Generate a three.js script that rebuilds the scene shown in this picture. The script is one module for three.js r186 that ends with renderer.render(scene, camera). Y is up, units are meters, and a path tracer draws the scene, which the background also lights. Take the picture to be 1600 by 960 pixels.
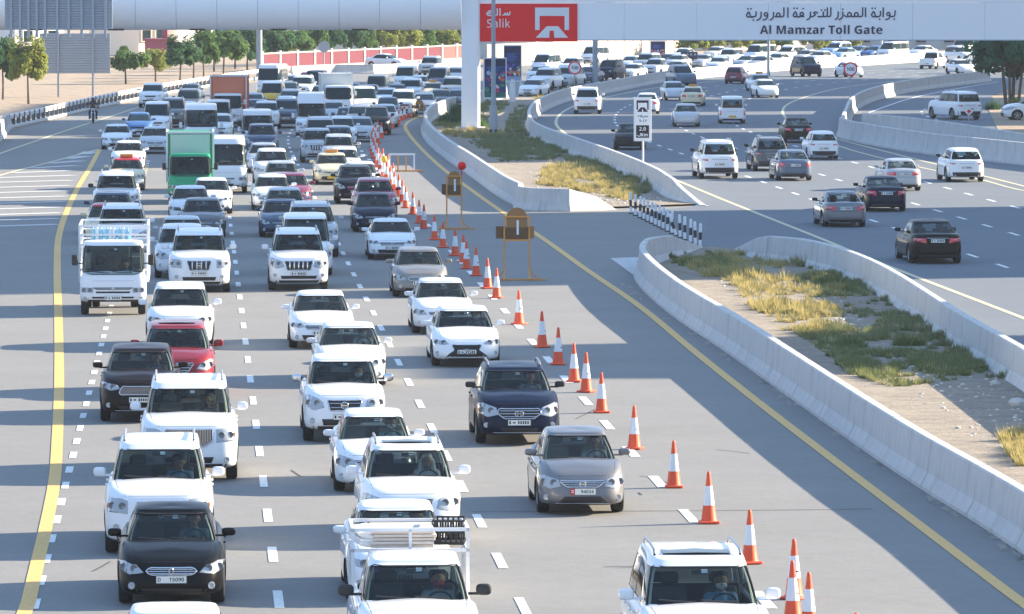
import * as THREE from 'three';
import { mergeGeometries, mergeVertices, toCreasedNormals } from 'three/addons/utils/BufferGeometryUtils.js';
import { RoundedBoxGeometry } from 'three/addons/geometries/RoundedBoxGeometry.js';
import { TextGeometry } from 'three/addons/geometries/TextGeometry.js';
import { MarchingCubes } from 'three/addons/objects/MarchingCubes.js';
import { FontLoader } from 'three/addons/loaders/FontLoader.js';
import { MeshBVH } from 'three-mesh-bvh';
import { Brush, Evaluator, SUBTRACTION } from 'three-bvh-csg';

// ------------------------------------------------------------------ camera, sky, sun, exposure
const FPX = 9000, PITCH = Math.atan(530 / FPX), CAMH = Math.cos(PITCH) / 0.0959;
const scene = new THREE.Scene();
const camera = new THREE.PerspectiveCamera(2 * Math.atan(480 / FPX) * 180 / Math.PI, 1600 / 960, 1, 6000);
camera.position.set(0, CAMH, 0);
camera.rotation.x = -PITCH;
const renderer = new THREE.WebGLRenderer({ antialias: true });
renderer.toneMapping = THREE.LinearToneMapping;
renderer.toneMappingExposure = 3.35;
renderer.shadowMap.enabled = true;
renderer.shadowMap.type = THREE.PCFSoftShadowMap;

const SUN_ALT = 21 * Math.PI / 180, SUN_AZ = 17 * Math.PI / 180;        // from the right and a little beyond the scene
const SUN_DIR = new THREE.Vector3(Math.cos(SUN_ALT) * Math.cos(SUN_AZ), Math.sin(SUN_ALT), -Math.cos(SUN_ALT) * Math.sin(SUN_AZ));
const sun = new THREE.DirectionalLight(new THREE.Color().setRGB(1, 0.85, 0.64), 5);
sun.position.copy(SUN_DIR).multiplyScalar(500).add(new THREE.Vector3(0, 0, -250));
sun.target.position.set(0, 0, -250);
sun.castShadow = true;
Object.assign(sun.shadow.camera, { left: -320, right: 320, top: 320, bottom: -320, near: 10, far: 1400 });
sun.shadow.mapSize.set(4096, 4096);
sun.shadow.bias = -0.0005;
scene.add(sun, sun.target);

{ // clear evening-blue sky, paler towards the horizon, warmer round the sun
  const W = 256, H = 128, data = new Float32Array(W * H * 4), d = new THREE.Vector3();
  for (let j = 0; j < H; j++) for (let i = 0; i < W; i++) {
    const up = ((j + 0.5) / H - 0.5) * Math.PI, az = ((i + 0.5) / W - 0.5) * 2 * Math.PI;
    d.set(Math.cos(az) * Math.cos(up), Math.sin(up), Math.sin(az) * Math.cos(up));
    const h = Math.max(0, d.y), k = Math.pow(1 - h, 3.2), g = Math.pow(Math.max(0, d.dot(SUN_DIR)), 6);
    const c = [0.35 + 0.30 * k + 0.5 * g, 0.61 + 0.20 * k + 0.36 * g, 1.06 - 0.06 * k + 0.12 * g];
    for (let n = 0; n < 3; n++) data[(j * W + i) * 4 + n] = c[n];
    data[(j * W + i) * 4 + 3] = 1;
  }
  const t = new THREE.DataTexture(data, W, H, THREE.RGBAFormat, THREE.FloatType);
  t.mapping = THREE.EquirectangularReflectionMapping; t.magFilter = t.minFilter = THREE.LinearFilter; t.needsUpdate = true;
  scene.background = t; scene.environment = t;
  scene.backgroundIntensity = scene.environmentIntensity = 0.365;
}
scene.fog = new THREE.FogExp2(new THREE.Color().setRGB(0.86, 0.92, 1.0), 0.00011);

// ------------------------------------------------------------------ helpers
let seed = 7;
const rnd = () => { seed = (seed + 0x6d2b79f5) | 0; let t = Math.imul(seed ^ (seed >>> 15), 1 | seed); t = (t + Math.imul(t ^ (t >>> 7), 61 | t)) ^ t; return ((t ^ (t >>> 14)) >>> 0) / 4294967296; };
const rr = (a, b) => a + (b - a) * rnd();
const V = (x, y, z) => new THREE.Vector3(x, y, z);
const { lerp, clamp } = THREE.MathUtils;
const S = (py) => 0.0959 * (py + 50);                                   // pixels of the photograph per metre where the ground shows at row py
const at = (px, py, h = 0) => { const v = (py - 480) / FPX, z = (CAMH - h) / (Math.sin(PITCH) + v * Math.cos(PITCH)); return V(z * (px - 800) / FPX, h, -z * (Math.cos(PITCH) - v * Math.sin(PITCH))); };  // where the line of sight of a pixel meets the level h
const zd = (py) => FPX / S(py);
const names = {};
const numbered = (n) => { const k = names[n] = (names[n] ?? -1) + 1; return k ? n + '_' + String(k).padStart(3, '0') : n; };
function add(name, geo, mat, parent = scene) {
  const m = new THREE.Mesh(Array.isArray(geo) ? join(geo) : geo, mat);
  m.name = parent === scene ? numbered(name) : name; m.castShadow = m.receiveShadow = true; parent.add(m); return m;
}
function join(list) {
  const out = list.map((g) => { let q = g.index ? g.toNonIndexed() : g; for (const k of Object.keys(q.attributes)) if (!['position', 'normal', 'uv'].includes(k)) q.deleteAttribute(k); return q; });
  if (out.some((g) => !g.attributes.uv)) out.forEach((g) => g.deleteAttribute('uv'));
  out.forEach((g) => g.clearGroups());
  return mergeGeometries(out);
}
function thing(name, x = 0, y = 0, z = 0, turn = 0) { const g = new THREE.Group(); g.name = numbered(name); g.position.set(x, y, z); g.rotation.y = turn; scene.add(g); return g; }
function part(name, parent) { const g = new THREE.Group(); g.name = name; parent.add(g); return g; }
function tag(o, label, category, group) { Object.assign(o.userData, { label, category }); if (group) o.userData.group = group; return o; }
const kind = (o, k) => { o.userData.kind = k; return o; };
function clone(o, name) { const c = o.clone(); c.name = numbered(name); c.userData = {}; scene.add(c); return c; }
const box = (w, h, d, x = 0, y = 0, z = 0) => new THREE.BoxGeometry(w, h, d).translate(x, y, z);
const rbox = (w, h, d, r, x = 0, y = 0, z = 0) => new RoundedBoxGeometry(w, h, d, 2, r).translate(x, y, z);
const cyl = (r0, r1, h, x = 0, y = 0, z = 0, n = 14) => new THREE.CylinderGeometry(r1, r0, h, n).translate(x, y + h / 2, z);
function bar(a, b, r, n = 6) {
  const d = b.clone().sub(a), g = new THREE.CylinderGeometry(r, r, d.length(), n);
  g.applyQuaternion(new THREE.Quaternion().setFromUnitVectors(V(0, 1, 0), d.clone().normalize())); const m = a.clone().add(b).multiplyScalar(0.5); return g.translate(m.x, m.y, m.z);
}
const tube = (pts, r, n = 10, rad = 6, closed = false) => new THREE.TubeGeometry(new THREE.CatmullRomCurve3(pts, closed, 'catmullrom', 0.5), n, r, rad, closed);
const lathe = (pts, n = 20) => new THREE.LatheGeometry(pts.map((p) => new THREE.Vector2(...p)), n);
function gridGeo(rows, flip = false) {                                    // rows of Vector3
  const n = rows[0].length, p = [], ix = [];
  for (const r of rows) for (const v of r) p.push(v.x, v.y, v.z);
  for (let j = 0; j < rows.length - 1; j++) for (let i = 0; i < n - 1; i++) {
    const a = j * n + i, b = a + 1, c = a + n, d = c + 1;
    flip ? ix.push(a, c, b, b, c, d) : ix.push(a, b, c, b, d, c);
  }
  const g = new THREE.BufferGeometry(); g.setAttribute('position', new THREE.Float32BufferAttribute(p, 3)); g.setIndex(ix); g.computeVertexNormals(); return g;
}
const pl = (list, t) => {                                                 // smooth interpolation through [t, value] knots
  if (t <= list[0][0]) return list[0][1];
  for (let i = 1; i < list.length; i++) if (t <= list[i][0]) {
    const [t0, a] = list[i - 1], [t1, b] = list[i], h = t1 - t0, u = (t - t0) / h;
    const m = (j) => j <= 0 || j >= list.length - 1 ? 0.5 * ((list[Math.min(j + 1, list.length - 1)][1] - list[Math.max(j - 1, 0)][1]) / (list[Math.min(j + 1, list.length - 1)][0] - list[Math.max(j - 1, 0)][0])) : ((s0, s1) => s0 * s1 <= 0 ? 0 : 2 * s0 * s1 / (s0 + s1))((list[j][1] - list[j - 1][1]) / (list[j][0] - list[j - 1][0]), (list[j + 1][1] - list[j][1]) / (list[j + 1][0] - list[j][0]));
    const u2 = u * u, u3 = u2 * u;
    return (2 * u3 - 3 * u2 + 1) * a + (u3 - 2 * u2 + u) * h * m(i - 1) + (-2 * u3 + 3 * u2) * b + (u3 - u2) * h * m(i);
  }
  return list[list.length - 1][1];
};
// value noise for the computed textures, periodic in n cells
function noiseGrid(n) { const a = new Float32Array(n * n); for (let i = 0; i < n * n; i++) a[i] = rnd(); return (x, y) => { const X = Math.floor(x), Y = Math.floor(y), u = x - X, v = y - Y, s = u * u * (3 - 2 * u), t = v * v * (3 - 2 * v), g = (i, j) => a[((Y + j) % n + n) % n * n + ((X + i) % n + n) % n]; return lerp(lerp(g(0, 0), g(1, 0), s), lerp(g(0, 1), g(1, 1), s), t); }; }
function texture(n, fn, srgb = true, repeat = 1) {
  const d = new Uint8Array(n * n * 4);
  for (let j = 0; j < n; j++) for (let i = 0; i < n; i++) { const c = fn(i / n, j / n, i, j); for (let k = 0; k < 3; k++) d[(j * n + i) * 4 + k] = clamp(Math.round((srgb ? Math.pow(Math.max(0, c[k]), 1 / 2.2) : c[k]) * 255), 0, 255); d[(j * n + i) * 4 + 3] = 255; }
  const t = new THREE.DataTexture(d, n, n); t.colorSpace = srgb ? THREE.SRGBColorSpace : THREE.NoColorSpace; t.wrapS = t.wrapT = THREE.RepeatWrapping; t.magFilter = THREE.LinearFilter; t.repeat.set(repeat, repeat); t.needsUpdate = true; return t;
}
const N8 = noiseGrid(8), N16 = noiseGrid(16), N32 = noiseGrid(32), N64 = noiseGrid(64), N128 = noiseGrid(128), N256 = noiseGrid(256);

const FONT_B = await new FontLoader().loadAsync('fonts/droid/droid_sans_bold.typeface.json');
const FONT_R = await new FontLoader().loadAsync('fonts/droid/droid_sans_regular.typeface.json');

// ------------------------------------------------------------------ materials
const rgb = (r, g, b) => new THREE.Color().setRGB(r, g, b);
const std = (c, roughness = 0.7, o = {}) => new THREE.MeshStandardMaterial({ color: rgb(...c), roughness, ...o });
const phys = (c, roughness = 0.7, o = {}) => new THREE.MeshPhysicalMaterial({ color: rgb(...c), roughness, ...o });
const paint = (c, o = {}) => phys(c, Math.max(...c) < 0.1 ? 0.3 : 0.5, { specularIntensity: Math.max(...c) < 0.1 ? 0.1 : 0.2, clearcoat: Math.max(...c) < 0.1 ? 0.25 : 0.9, clearcoatRoughness: 0.03, ...o });
const PAINT = {
  white: paint([0.78, 0.79, 0.80]), white2: paint([0.70, 0.71, 0.73]), white3: paint([0.74, 0.74, 0.71]), cream: paint([0.72, 0.62, 0.40]), black: paint([0.006, 0.006, 0.007]), black2: paint([0.011, 0.012, 0.015]), brown: paint([0.014, 0.008, 0.007]),
  navy: paint([0.007, 0.012, 0.032]), navy2: paint([0.03, 0.05, 0.10]), blue: paint([0.05, 0.14, 0.34]), lightblue: paint([0.26, 0.42, 0.6]), red: paint([0.22, 0.006, 0.012]), maroon: paint([0.20, 0.03, 0.06]), crimson: paint([0.30, 0.02, 0.06]),
  silver: paint([0.42, 0.44, 0.46], { metalness: 0.35 }), silver2: paint([0.50, 0.52, 0.54], { metalness: 0.3 }), grey: paint([0.17, 0.17, 0.18], { metalness: 0.4 }), grey2: paint([0.085, 0.09, 0.10], { metalness: 0.3 }), bronze: paint([0.24, 0.22, 0.20], { metalness: 0.4 }), bluegrey: paint([0.10, 0.135, 0.19], { metalness: 0.3 }),
  green: paint([0.01, 0.30, 0.13]), orange: paint([0.62, 0.17, 0.07]), yellow: paint([0.72, 0.42, 0.03]), tred: paint([0.5, 0.02, 0.03]), beige: paint([0.5, 0.46, 0.38]),
};
const M = {
  glass: phys([0.55, 0.66, 0.67], 0.03, { transmission: 1, thickness: 0, ior: 1.5, specularIntensity: 0.45 }),
  tint: phys([0.10, 0.12, 0.13], 0.04, { transmission: 1, thickness: 0, ior: 1.5 }),
  dglass: phys([0.010, 0.026, 0.032], 0.08, { specularIntensity: 0.45 }),
  black: std([0.016, 0.016, 0.018], 0.55), trim: std([0.025, 0.026, 0.028], 0.7), liner: std([0.012, 0.012, 0.013], 0.95), rubber: std([0.018, 0.018, 0.02], 0.85),
  chrome: std([0.62, 0.63, 0.65], 0.18, { metalness: 1 }), alloy: std([0.42, 0.43, 0.45], 0.35, { metalness: 0.85 }), steel: std([0.33, 0.34, 0.36], 0.5, { metalness: 0.6 }),
  lens: phys([0.34, 0.37, 0.40], 0.12, { clearcoat: 1, clearcoatRoughness: 0.03 }), lensdark: phys([0.10, 0.12, 0.14], 0.12, { clearcoat: 1 }), amber: phys([0.7, 0.22, 0.02], 0.3, { clearcoat: 1 }),
  tail: phys([0.72, 0.02, 0.03], 0.22, { clearcoat: 1, clearcoatRoughness: 0.05 }), plate: std([0.72, 0.72, 0.70], 0.5), dash: std([0.022, 0.022, 0.024], 0.8),
  seatl: std([0.46, 0.43, 0.36], 0.8), seatb: std([0.36, 0.31, 0.24], 0.85), seatg: std([0.12, 0.12, 0.13], 0.85), seatd: std([0.03, 0.03, 0.032], 0.85),
  whitem: std([0.72, 0.73, 0.74], 0.5), metalwhite: std([0.87, 0.87, 0.87], 0.5), galv: std([0.36, 0.40, 0.44], 0.5, { metalness: 0.5 }), greym: std([0.30, 0.35, 0.40], 0.55), redm: phys([0.85, 0.016, 0.02], 0.6, { specularIntensity: 0.3 }), navym: std([0.012, 0.018, 0.06], 0.6), blackm: std([0.02, 0.02, 0.022], 0.6),
  orangem: std([0.66, 0.28, 0.06], 0.6), coneo: std([0.78, 0.085, 0.025], 0.5), conew: std([0.76, 0.77, 0.78], 0.45), woodb: std([0.32, 0.165, 0.06], 0.75), woodd: std([0.13, 0.065, 0.028], 0.8), yellowm: std([0.72, 0.44, 0.03], 0.6), skin: std([0.33, 0.18, 0.11], 0.6), skin2: std([0.42, 0.25, 0.16], 0.6), hair: std([0.012, 0.010, 0.009], 0.7),
};

// ------------------------------------------------------------------ the ground, roads and markings


function sheet(name, pts, y, mat, parent) {                               // pts: ground points (Vector3)
  const g = new THREE.ShapeGeometry(new THREE.Shape(pts.map((p) => new THREE.Vector2(p.x, -p.z)))), a = g.attributes.position, uv = [];
  for (let i = 0; i < a.count; i++) { const X = a.getX(i), D = a.getY(i); a.setXYZ(i, X, y, -D); uv.push(X, D); }
  g.setAttribute('uv', new THREE.Float32BufferAttribute(uv, 2)); g.computeVertexNormals();
  if (g.attributes.normal.getY(0) < 0) { const ix = g.index.array; for (let i = 0; i < ix.length; i += 3) { const t = ix[i]; ix[i] = ix[i + 1]; ix[i + 1] = t; } g.computeVertexNormals(); }
  const m = add(name, g, mat, parent); if (!parent) kind(m, 'structure'); return m;
}
const px = (list, h = 0) => list.map(([x, y]) => at(x, y, h));
const gnd = (X, D) => V(X, 0, -D);
const asphaltMap = texture(1024, (u, v) => { const g = 0.88 + 0.24 * N256(u * 256 * 4, v * 256 * 4), b = N8(u * 8, v * 8) * 0.5 + N32(u * 32, v * 32) * 0.3 + N64(u * 64, v * 64) * 0.2, f = 0.96 + 0.08 * N128(u * 128, v * 128); const k = 0.19 * g * f * (0.92 + 0.16 * b); return [k * 1.01, k, k * 0.975]; }, true, 1 / 23);
const grainMap = texture(512, (u, v) => { const k = 0.6 * N256(u * 256, v * 256) + 0.4 * N64(u * 64, v * 64); return [k, k, k]; }, false, 1 / 1.5);
const asphalt = std([1, 1, 1], 0.88, { map: asphaltMap, bumpMap: grainMap, bumpScale: 0.0012 });
const sandMap = texture(1024, (u, v) => { const b = N16(u * 16, v * 16) * 0.45 + N64(u * 64, v * 64) * 0.3 + N256(u * 256, v * 256) * 0.25; const k = 0.62 + 0.6 * b, st = N256(u * 256 + 9, v * 256) > 0.86 ? 0.6 : 1; return [0.43 * k * st, 0.335 * k * st, 0.245 * k * st]; }, true, 1 / 9);
const sand = std([1, 1, 1], 0.95, { map: sandMap, bumpMap: grainMap, bumpScale: 0.03 });
const soilMap = texture(512, (u, v) => { const b = N16(u * 16, v * 16) * 0.4 + N64(u * 64, v * 64) * 0.35 + N128(u * 128 + 3, v * 128) * 0.25, k = 0.6 + 0.65 * b, s = N128(u * 128, v * 128) > 0.8 ? 1.25 : 1; return [0.39 * k * s, 0.335 * k * s, 0.275 * k * s]; }, true, 1 / 7);
const soil = std([1, 1, 1], 0.95, { map: soilMap, bumpMap: grainMap, bumpScale: 0.05 });
const concreteMap = texture(1024, (u, v) => { const b = N16(u * 16, v * 16) * 0.4 + N64(u * 64, v * 8) * 0.35 + N256(u * 256, v * 256) * 0.25; const st = Math.max(0, N64(u * 64, v * 4) - 0.72) * 1.2; const k = 0.78 + 0.34 * b - st; return [0.56 * k, 0.553 * k, 0.54 * k]; }, true, 1 / 5);
const concrete = std([1, 1, 1], 0.85, { map: concreteMap, bumpMap: grainMap, bumpScale: 0.006 });
const lineMap = texture(256, (u, v) => { const w = N64(u * 64, v * 64) * 0.6 + N256(u * 256, v * 256) * 0.4; const k = w < 0.3 ? 0.45 + w : 0.86 + 0.16 * w; return [k, k, k]; }, true, 1 / 2.2);
const lineW = std([0.78, 0.78, 0.76], 0.7, { map: lineMap }), lineY = std([0.76, 0.45, 0.14], 0.7, { map: lineMap }), lineP = std([0.62, 0.55, 0.36], 0.75, { map: lineMap });

kind(sheet('ground', [gnd(-900, -60), gnd(900, -60), gnd(900, 2600), gnd(-900, 2600)], -0.03, sand), 'structure');
sheet('road', [gnd(-46, 20), gnd(-46, 325), ...px([[15, 203], [80, 188], [150, 171], [215, 158], [270, 147], [330, 137]]), gnd(-17.5, 580), gnd(-9, 620), gnd(16, 690), gnd(60, 760), gnd(150, 840), gnd(175, 800), gnd(110, 690), gnd(70, 600), ...px([[1590, 124], [1585, 135], [1550, 150]]), gnd(36, 425), gnd(37, 385), gnd(44, 330), gnd(60, 300), gnd(60, 20)], -0.006, asphalt);
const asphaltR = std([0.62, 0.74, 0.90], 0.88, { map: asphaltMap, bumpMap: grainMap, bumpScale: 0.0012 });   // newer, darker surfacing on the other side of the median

// polyline tools on the ground
const curveOf = (pts) => new THREE.CatmullRomCurve3(pts, false, 'centripetal');
function sample(pts, step) { const c = curveOf(pts), n = Math.max(2, Math.round(c.getLength() / step)); c.arcLengthDivisions = n * 4; return c.getSpacedPoints(n); }
function ribbon(pts, w, y, step = 4) {
  const q = sample(pts, step), P = [], uv = [], ix = []; let run = 0;
  q.forEach((p, i) => { const a = q[Math.max(0, i - 1)], b = q[Math.min(q.length - 1, i + 1)], d = b.clone().sub(a).setY(0).normalize(), nx = -d.z, nz = d.x; if (i) run += p.distanceTo(q[i - 1]); for (const s of [-1, 1]) { P.push(p.x + nx * w / 2 * s, y, p.z + nz * w / 2 * s); uv.push(s * w / 2, run); } if (i) { const k = i * 2; ix.push(k - 2, k - 1, k, k - 1, k + 1, k); } });
  const g = new THREE.BufferGeometry(); g.setAttribute('position', new THREE.Float32BufferAttribute(P, 3)); g.setAttribute('uv', new THREE.Float32BufferAttribute(uv, 2)); g.setIndex(ix); g.computeVertexNormals();
  if (g.attributes.normal.getY(0) < 0) { ix.reverse(); g.setIndex(ix); g.computeVertexNormals(); }
  return g;
}
function dashes(name, pts, period, len, w, mat, phase = 0) {              // a lane line: every dash a piece of it
  const G = kind(thing(name), 'structure'), c = curveOf(pts), L = c.getLength();
  for (let s = phase; s + len < L; s += period) { const a = c.getPointAt(s / L), b = c.getPointAt((s + len) / L); a.y = b.y = 0; add('dash', ribbon([a, b], w * rr(0.94, 1.06), 0.004, len), mat, G); }
  return G;
}
const along = (x0, z0, slope, z1) => [gnd(x0 + slope * (60 - z0), 60), gnd(x0 + slope * (z1 - z0), z1)];
// left carriageway: lines measured as X at depth 100, leaning -0.0545 per metre, bending right beyond 340 m
const bend = (D) => D < 330 ? 0 : 0.00045 * (D - 330) * (D - 330);
const laneL = (off, from = 70, to = 470) => { const o = []; for (let D = from; D <= to; D += 20) o.push(gnd(off - 0.0545 * (D - 100) + bend(D), D)); return o; };
const rowAt = (D) => FPX / D / 0.0959 - 50;
dashes('lane_line', laneL(-8.15, 92, 330), 3.62, 1.5, 0.15, lineW, 1.2);
dashes('lane_line', laneL(-4.15, 70, 470), 7.3, 2.6, 0.16, lineW, 1.5);
dashes('lane_line', laneL(-0.17, 70, 470), 7.3, 2.6, 0.16, lineW, 0.4);
dashes('lane_line', laneL(3.86, 70, 350), 7.3, 2.6, 0.2, lineW, 1.4);
kind(add('edge_line', ribbon(px([[28, 985], [40, 955], [58, 880], [72, 820], [85, 750], [89, 690], [92, 600], [91, 500], [89, 420], [91, 372], [102, 335], [122, 292], [140, 262], [155, 234]]), 0.25, 0.005), lineY), 'structure');
kind(add('edge_line', ribbon(px([[1760, 1060], [1600, 944], [1440, 823], [1300, 717], [1170, 617], [1085, 549], [1000, 479], [920, 424], [850, 374], [780, 328], [735, 296], [690, 262], [655, 229], [637, 207], [633, 197], [640, 189], [660, 181]]), 0.24, 0.005), lineY), 'structure');
kind(add('edge_line', ribbon(px([[-60, 268], [0, 240], [60, 219], [100, 205], [160, 186], [215, 168], [262, 154]]), 0.2, 0.005), lineP), 'structure');
kind(add('edge_line', ribbon(px([[-60, 297], [0, 274], [80, 253], [155, 233]]), 0.2, 0.005), lineP), 'structure');
const goreW = std([0.56, 0.56, 0.55], 0.8, { map: lineMap });
{ // gore hatching between the slip road and the main road
  const G = kind(thing('gore_marking'), 'structure');
  for (let k = 0; k < 15; k++) { const y = 240 + k * 7.0 + k * k * 0.08, xr = y < 262 ? 149 - (y - 240) * 1.0 - 8 : lerp(126, 95, clamp((y - 262) / 90, 0, 1)) - 6, xl = Math.max(-40, 155 - (y - 234) * 3.9); if (xr - xl < 8) continue; const a = at(xl, y + 1), b = at(xr, y - 3); add('stripe', ribbon([a, b], 0.8, 0.004, 6), goreW, G); }
}
// right carriageway
const yellowR = [...px([[1330, 393], [1310, 384], [1200, 340], [1130, 312], [1060, 283]]), gnd(5.6, 322), gnd(3.4, 362), gnd(3.0, 392), gnd(4.5, 432), gnd(8.0, 468), gnd(14.5, 512), gnd(26, 556), gnd(40, 596)];
kind(add('edge_line', ribbon([gnd(17.4, 140), ...yellowR], 0.2, 0.005), lineP), 'structure');
const offR = (o) => { const q = sample([gnd(17.4, 140), ...yellowR], 12); return q.map((p, i) => { const a = q[Math.max(0, i - 1)], b = q[Math.min(q.length - 1, i + 1)], d = b.clone().sub(a).normalize(); return V(p.x - d.z * o, 0, p.z + d.x * o); }); };
dashes('lane_line', offR(4), 7.2, 2.6, 0.17, lineW, 2.2); dashes('lane_line', offR(8), 7.2, 2.6, 0.17, lineW, 4.6); dashes('lane_line', offR(11.9), 7.2, 2.6, 0.17, lineW, 1.0);
kind(add('edge_line', ribbon(offR(15.9), 0.2, 0.005), lineP), 'structure');
kind(add('edge_line', ribbon(px([[1700, 312], [1600, 298], [1530, 280], [1440, 262], [1350, 240], [1290, 222]]), 0.18, 0.0052), lineP), 'structure');
kind(add('edge_line', ribbon(px([[1358, 176], [1380, 168], [1430, 152], [1500, 138], [1560, 128]]), 0.18, 0.005), lineW), 'structure');
dashes('lane_line', px([[1640, 232], [1560, 212], [1490, 194], [1440, 176], [1480, 160], [1540, 145]]), 7, 2.6, 0.17, lineW);
// thin dark lines across the closed lane, then the cracks
const seal = std([0.045, 0.045, 0.047], 0.8);  // one dark tone for the thin lines and the cracks
kind(add('dark_line', ribbon(px([[735, 800], [1000, 799], [1365, 796]]), 0.05, 0.0035), seal), 'structure');
kind(add('dark_line', ribbon(px([[944, 886], [1010, 885]]), 0.05, 0.0036), seal), 'structure');
{ const G = kind(thing('road_crack'), 'structure'); for (const l of [[[1000, 744], [1020, 747], [1034, 752], [1046, 756]], [[998, 770], [1003, 774]], [[1120, 703], [1150, 706], [1172, 709]], [[930, 640], [900, 655]], [[455, 735], [470, 745]], [[145, 893], [160, 885], [172, 878]]]) add('crack', ribbon(px(l), 0.035, 0.0037, 0.4), seal, G); }
const apron = sheet('concrete_apron', px([[953, 404], [1012, 402], [1003, 436], [992, 432]]), 0.012, concrete);
const drift = std([0.30, 0.285, 0.255], 0.95, { map: lineMap });
{ // sand blown into the gutter along the median wall
  const G = kind(thing('blown_sand'), 'structure');
  for (let k = 0; k < 60; k++) { const t = rnd(), x = lerp(985, 1640, t), y = lerp(440, 884, t), c = at(x - rr(4, 34) * (0.5 + t * 0.6), y + rr(-2, 8)), n = 16, pts = [], a = rr(0.06, 0.3), b = rr(0.05, 0.2); for (let i = 0; i < n; i++) { const f = i / n * Math.PI * 2, q = rr(0.35, 1.2); pts.push(V(c.x + Math.cos(f) * b * q - Math.sin(f) * a * 0.05, 0, c.z + Math.sin(f) * a * q * 4)); } sheet('sand_patch', pts, 0.003, drift, G); }
}

// ------------------------------------------------------------------ concrete barriers, segment by segment
const JERSEY = [[-0.30, 0], [-0.30, 0.08], [-0.17, 0.34], [-0.115, 0.97], [-0.09, 1.0], [0.09, 1.0], [0.115, 0.97], [0.17, 0.34], [0.30, 0.08], [0.30, 0]];
function barrier(label, pts, seg = 6, H = 1, mat = concrete, withCrack = true) {  // pts [px, py, share of height]
  const P = pts.map(([x, y]) => at(x, y)), c = curveOf(P), L = c.getLength(), o = thing('concrete_barrier'), lens = [0];
  for (let i = 1; i < P.length; i++) { lens.push(lens[i - 1] + P[i].distanceTo(P[i - 1])); }
  const hAt = (s) => { const t = s / L * lens[lens.length - 1]; let i = 1; while (i < lens.length - 1 && lens[i] < t) i++; const u = clamp((t - lens[i - 1]) / (lens[i] - lens[i - 1]), 0, 1); return H * lerp(pts[i - 1][2] ?? 1, pts[i][2] ?? 1, u); };
  const frame = (s) => { const p = c.getPointAt(clamp(s / L, 0, 1)), d = c.getTangentAt(clamp(s / L, 0, 1)).setY(0).normalize(); return [p, V(-d.z, 0, d.x)]; };
  for (let s0 = 0; s0 < L - 0.3; s0 += seg) {
    const s1 = Math.min(L, s0 + seg - 0.06), n = Math.max(2, Math.ceil((s1 - s0) / 1.5)), pos = [], uv = [], ix = [], m = JERSEY.length, tilt = 0, dh = rr(-0.004, 0.004);
    for (let j = 0; j <= n; j++) { const s = lerp(s0, s1, j / n), [p, w] = frame(s), h = Math.max(0.03, hAt(s)); let run = 0; JERSEY.forEach(([a, b], k) => { if (k) run += Math.hypot(a - JERSEY[k - 1][0], b - JERSEY[k - 1][1]); pos.push(p.x + w.x * (a + tilt * b), b * h + (b > 0.5 ? dh : 0), p.z + w.z * (a + tilt * b)); uv.push(s + s0 * 0.37, run); if (j && k) { const q = j * m + k; ix.push(q - m - 1, q - 1, q - m, q - 1, q, q - m); } }); }
    for (const j of [0, n]) for (let k = 0; k < m / 2 - 1; k++) { const a = j * m + k, b = j * m + m - 1 - k; ix.push(a, a + 1, b, a + 1, b - 1, b); }
    const g = new THREE.BufferGeometry(); g.setAttribute('position', new THREE.Float32BufferAttribute(pos, 3)); g.setAttribute('uv', new THREE.Float32BufferAttribute(uv, 2)); g.setIndex(ix);
    add('barrier_segment', toCreasedNormals(g, 0.35), mat, o);
  }
  return tag(o, label, 'barrier');
}
const PL2 = [[2100, 1230], [1760, 965], [1600, 850], [1450, 757], [1350, 690], [1250, 620], [1150, 550], [1060, 490], [1015, 450], [1004, 432], [1014, 417, 1], [1045, 405, 0.85], [1075, 396, 0.4], [1098, 389, 0.04]];
const PR2 = [[2600, 1150], [2100, 902], [1760, 712], [1600, 606], [1500, 544], [1450, 509], [1400, 475], [1350, 448], [1300, 429], [1250, 417], [1200, 410, 0.95], [1150, 392, 0.05]];
const PL1 = [[957, 327, 0.03], [905, 330, 0.95], [830, 330, 1], [812, 321], [790, 309], [760, 288], [735, 270], [700, 246], [674, 223], [665, 207], [667, 195], [680, 184], [705, 174], [740, 164], [790, 154]];
const PR1 = [[1500, 93], [1400, 99], [1320, 104], [1250, 108], [1160, 116], [1050, 127], [950, 145], [890, 157], [845, 174.5], [827, 195.5], [835, 215.5], [862, 229], [900, 243], [960, 266], [1000, 283], [1030, 298], [1052, 311, 0.95], [1076, 318, 0.45], [1098, 322, 0.04]];
barrier('long pale concrete barrier of the near median along the closed lane', PL2, 6);
barrier('pale concrete barrier on the far edge of the near shrubby median', PR2, 6);
barrier('pale concrete barrier of the far median, between the closed lane and the toll gate post', PL1, 6);
barrier('long curving concrete barrier of the far median along the traffic driving away', PR1, 6);
barrier('tall pale concrete barrier behind the white crossover driving away', [[1314, 213], [1328, 219], [1430, 238], [1500, 247], [1600, 258], [1760, 276]], 5, 1.2);
barrier('pale concrete barrier on the near edge of the slip road, behind the taller outer barrier', [[1350, 206], [1440, 216], [1520, 228], [1600, 242], [1760, 264]], 5, 1.2);
barrier('curving concrete barrier between the slip road and the road going away', [[1316, 210], [1322, 195], [1335, 172], [1370, 156], [1440, 141], [1545, 128]], 5, 1.05);
barrier('white concrete barrier end at the left edge, before the guard rail', [[-60, 246], [-8, 222], [8, 204], [14, 199, 0.9]], 5, 1.0);
barrier('low sunlit concrete barrier across the far end below the red wall', [[455, 118], [520, 115], [580, 115], [650, 112], [730, 108]], 5, 0.9);
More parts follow.
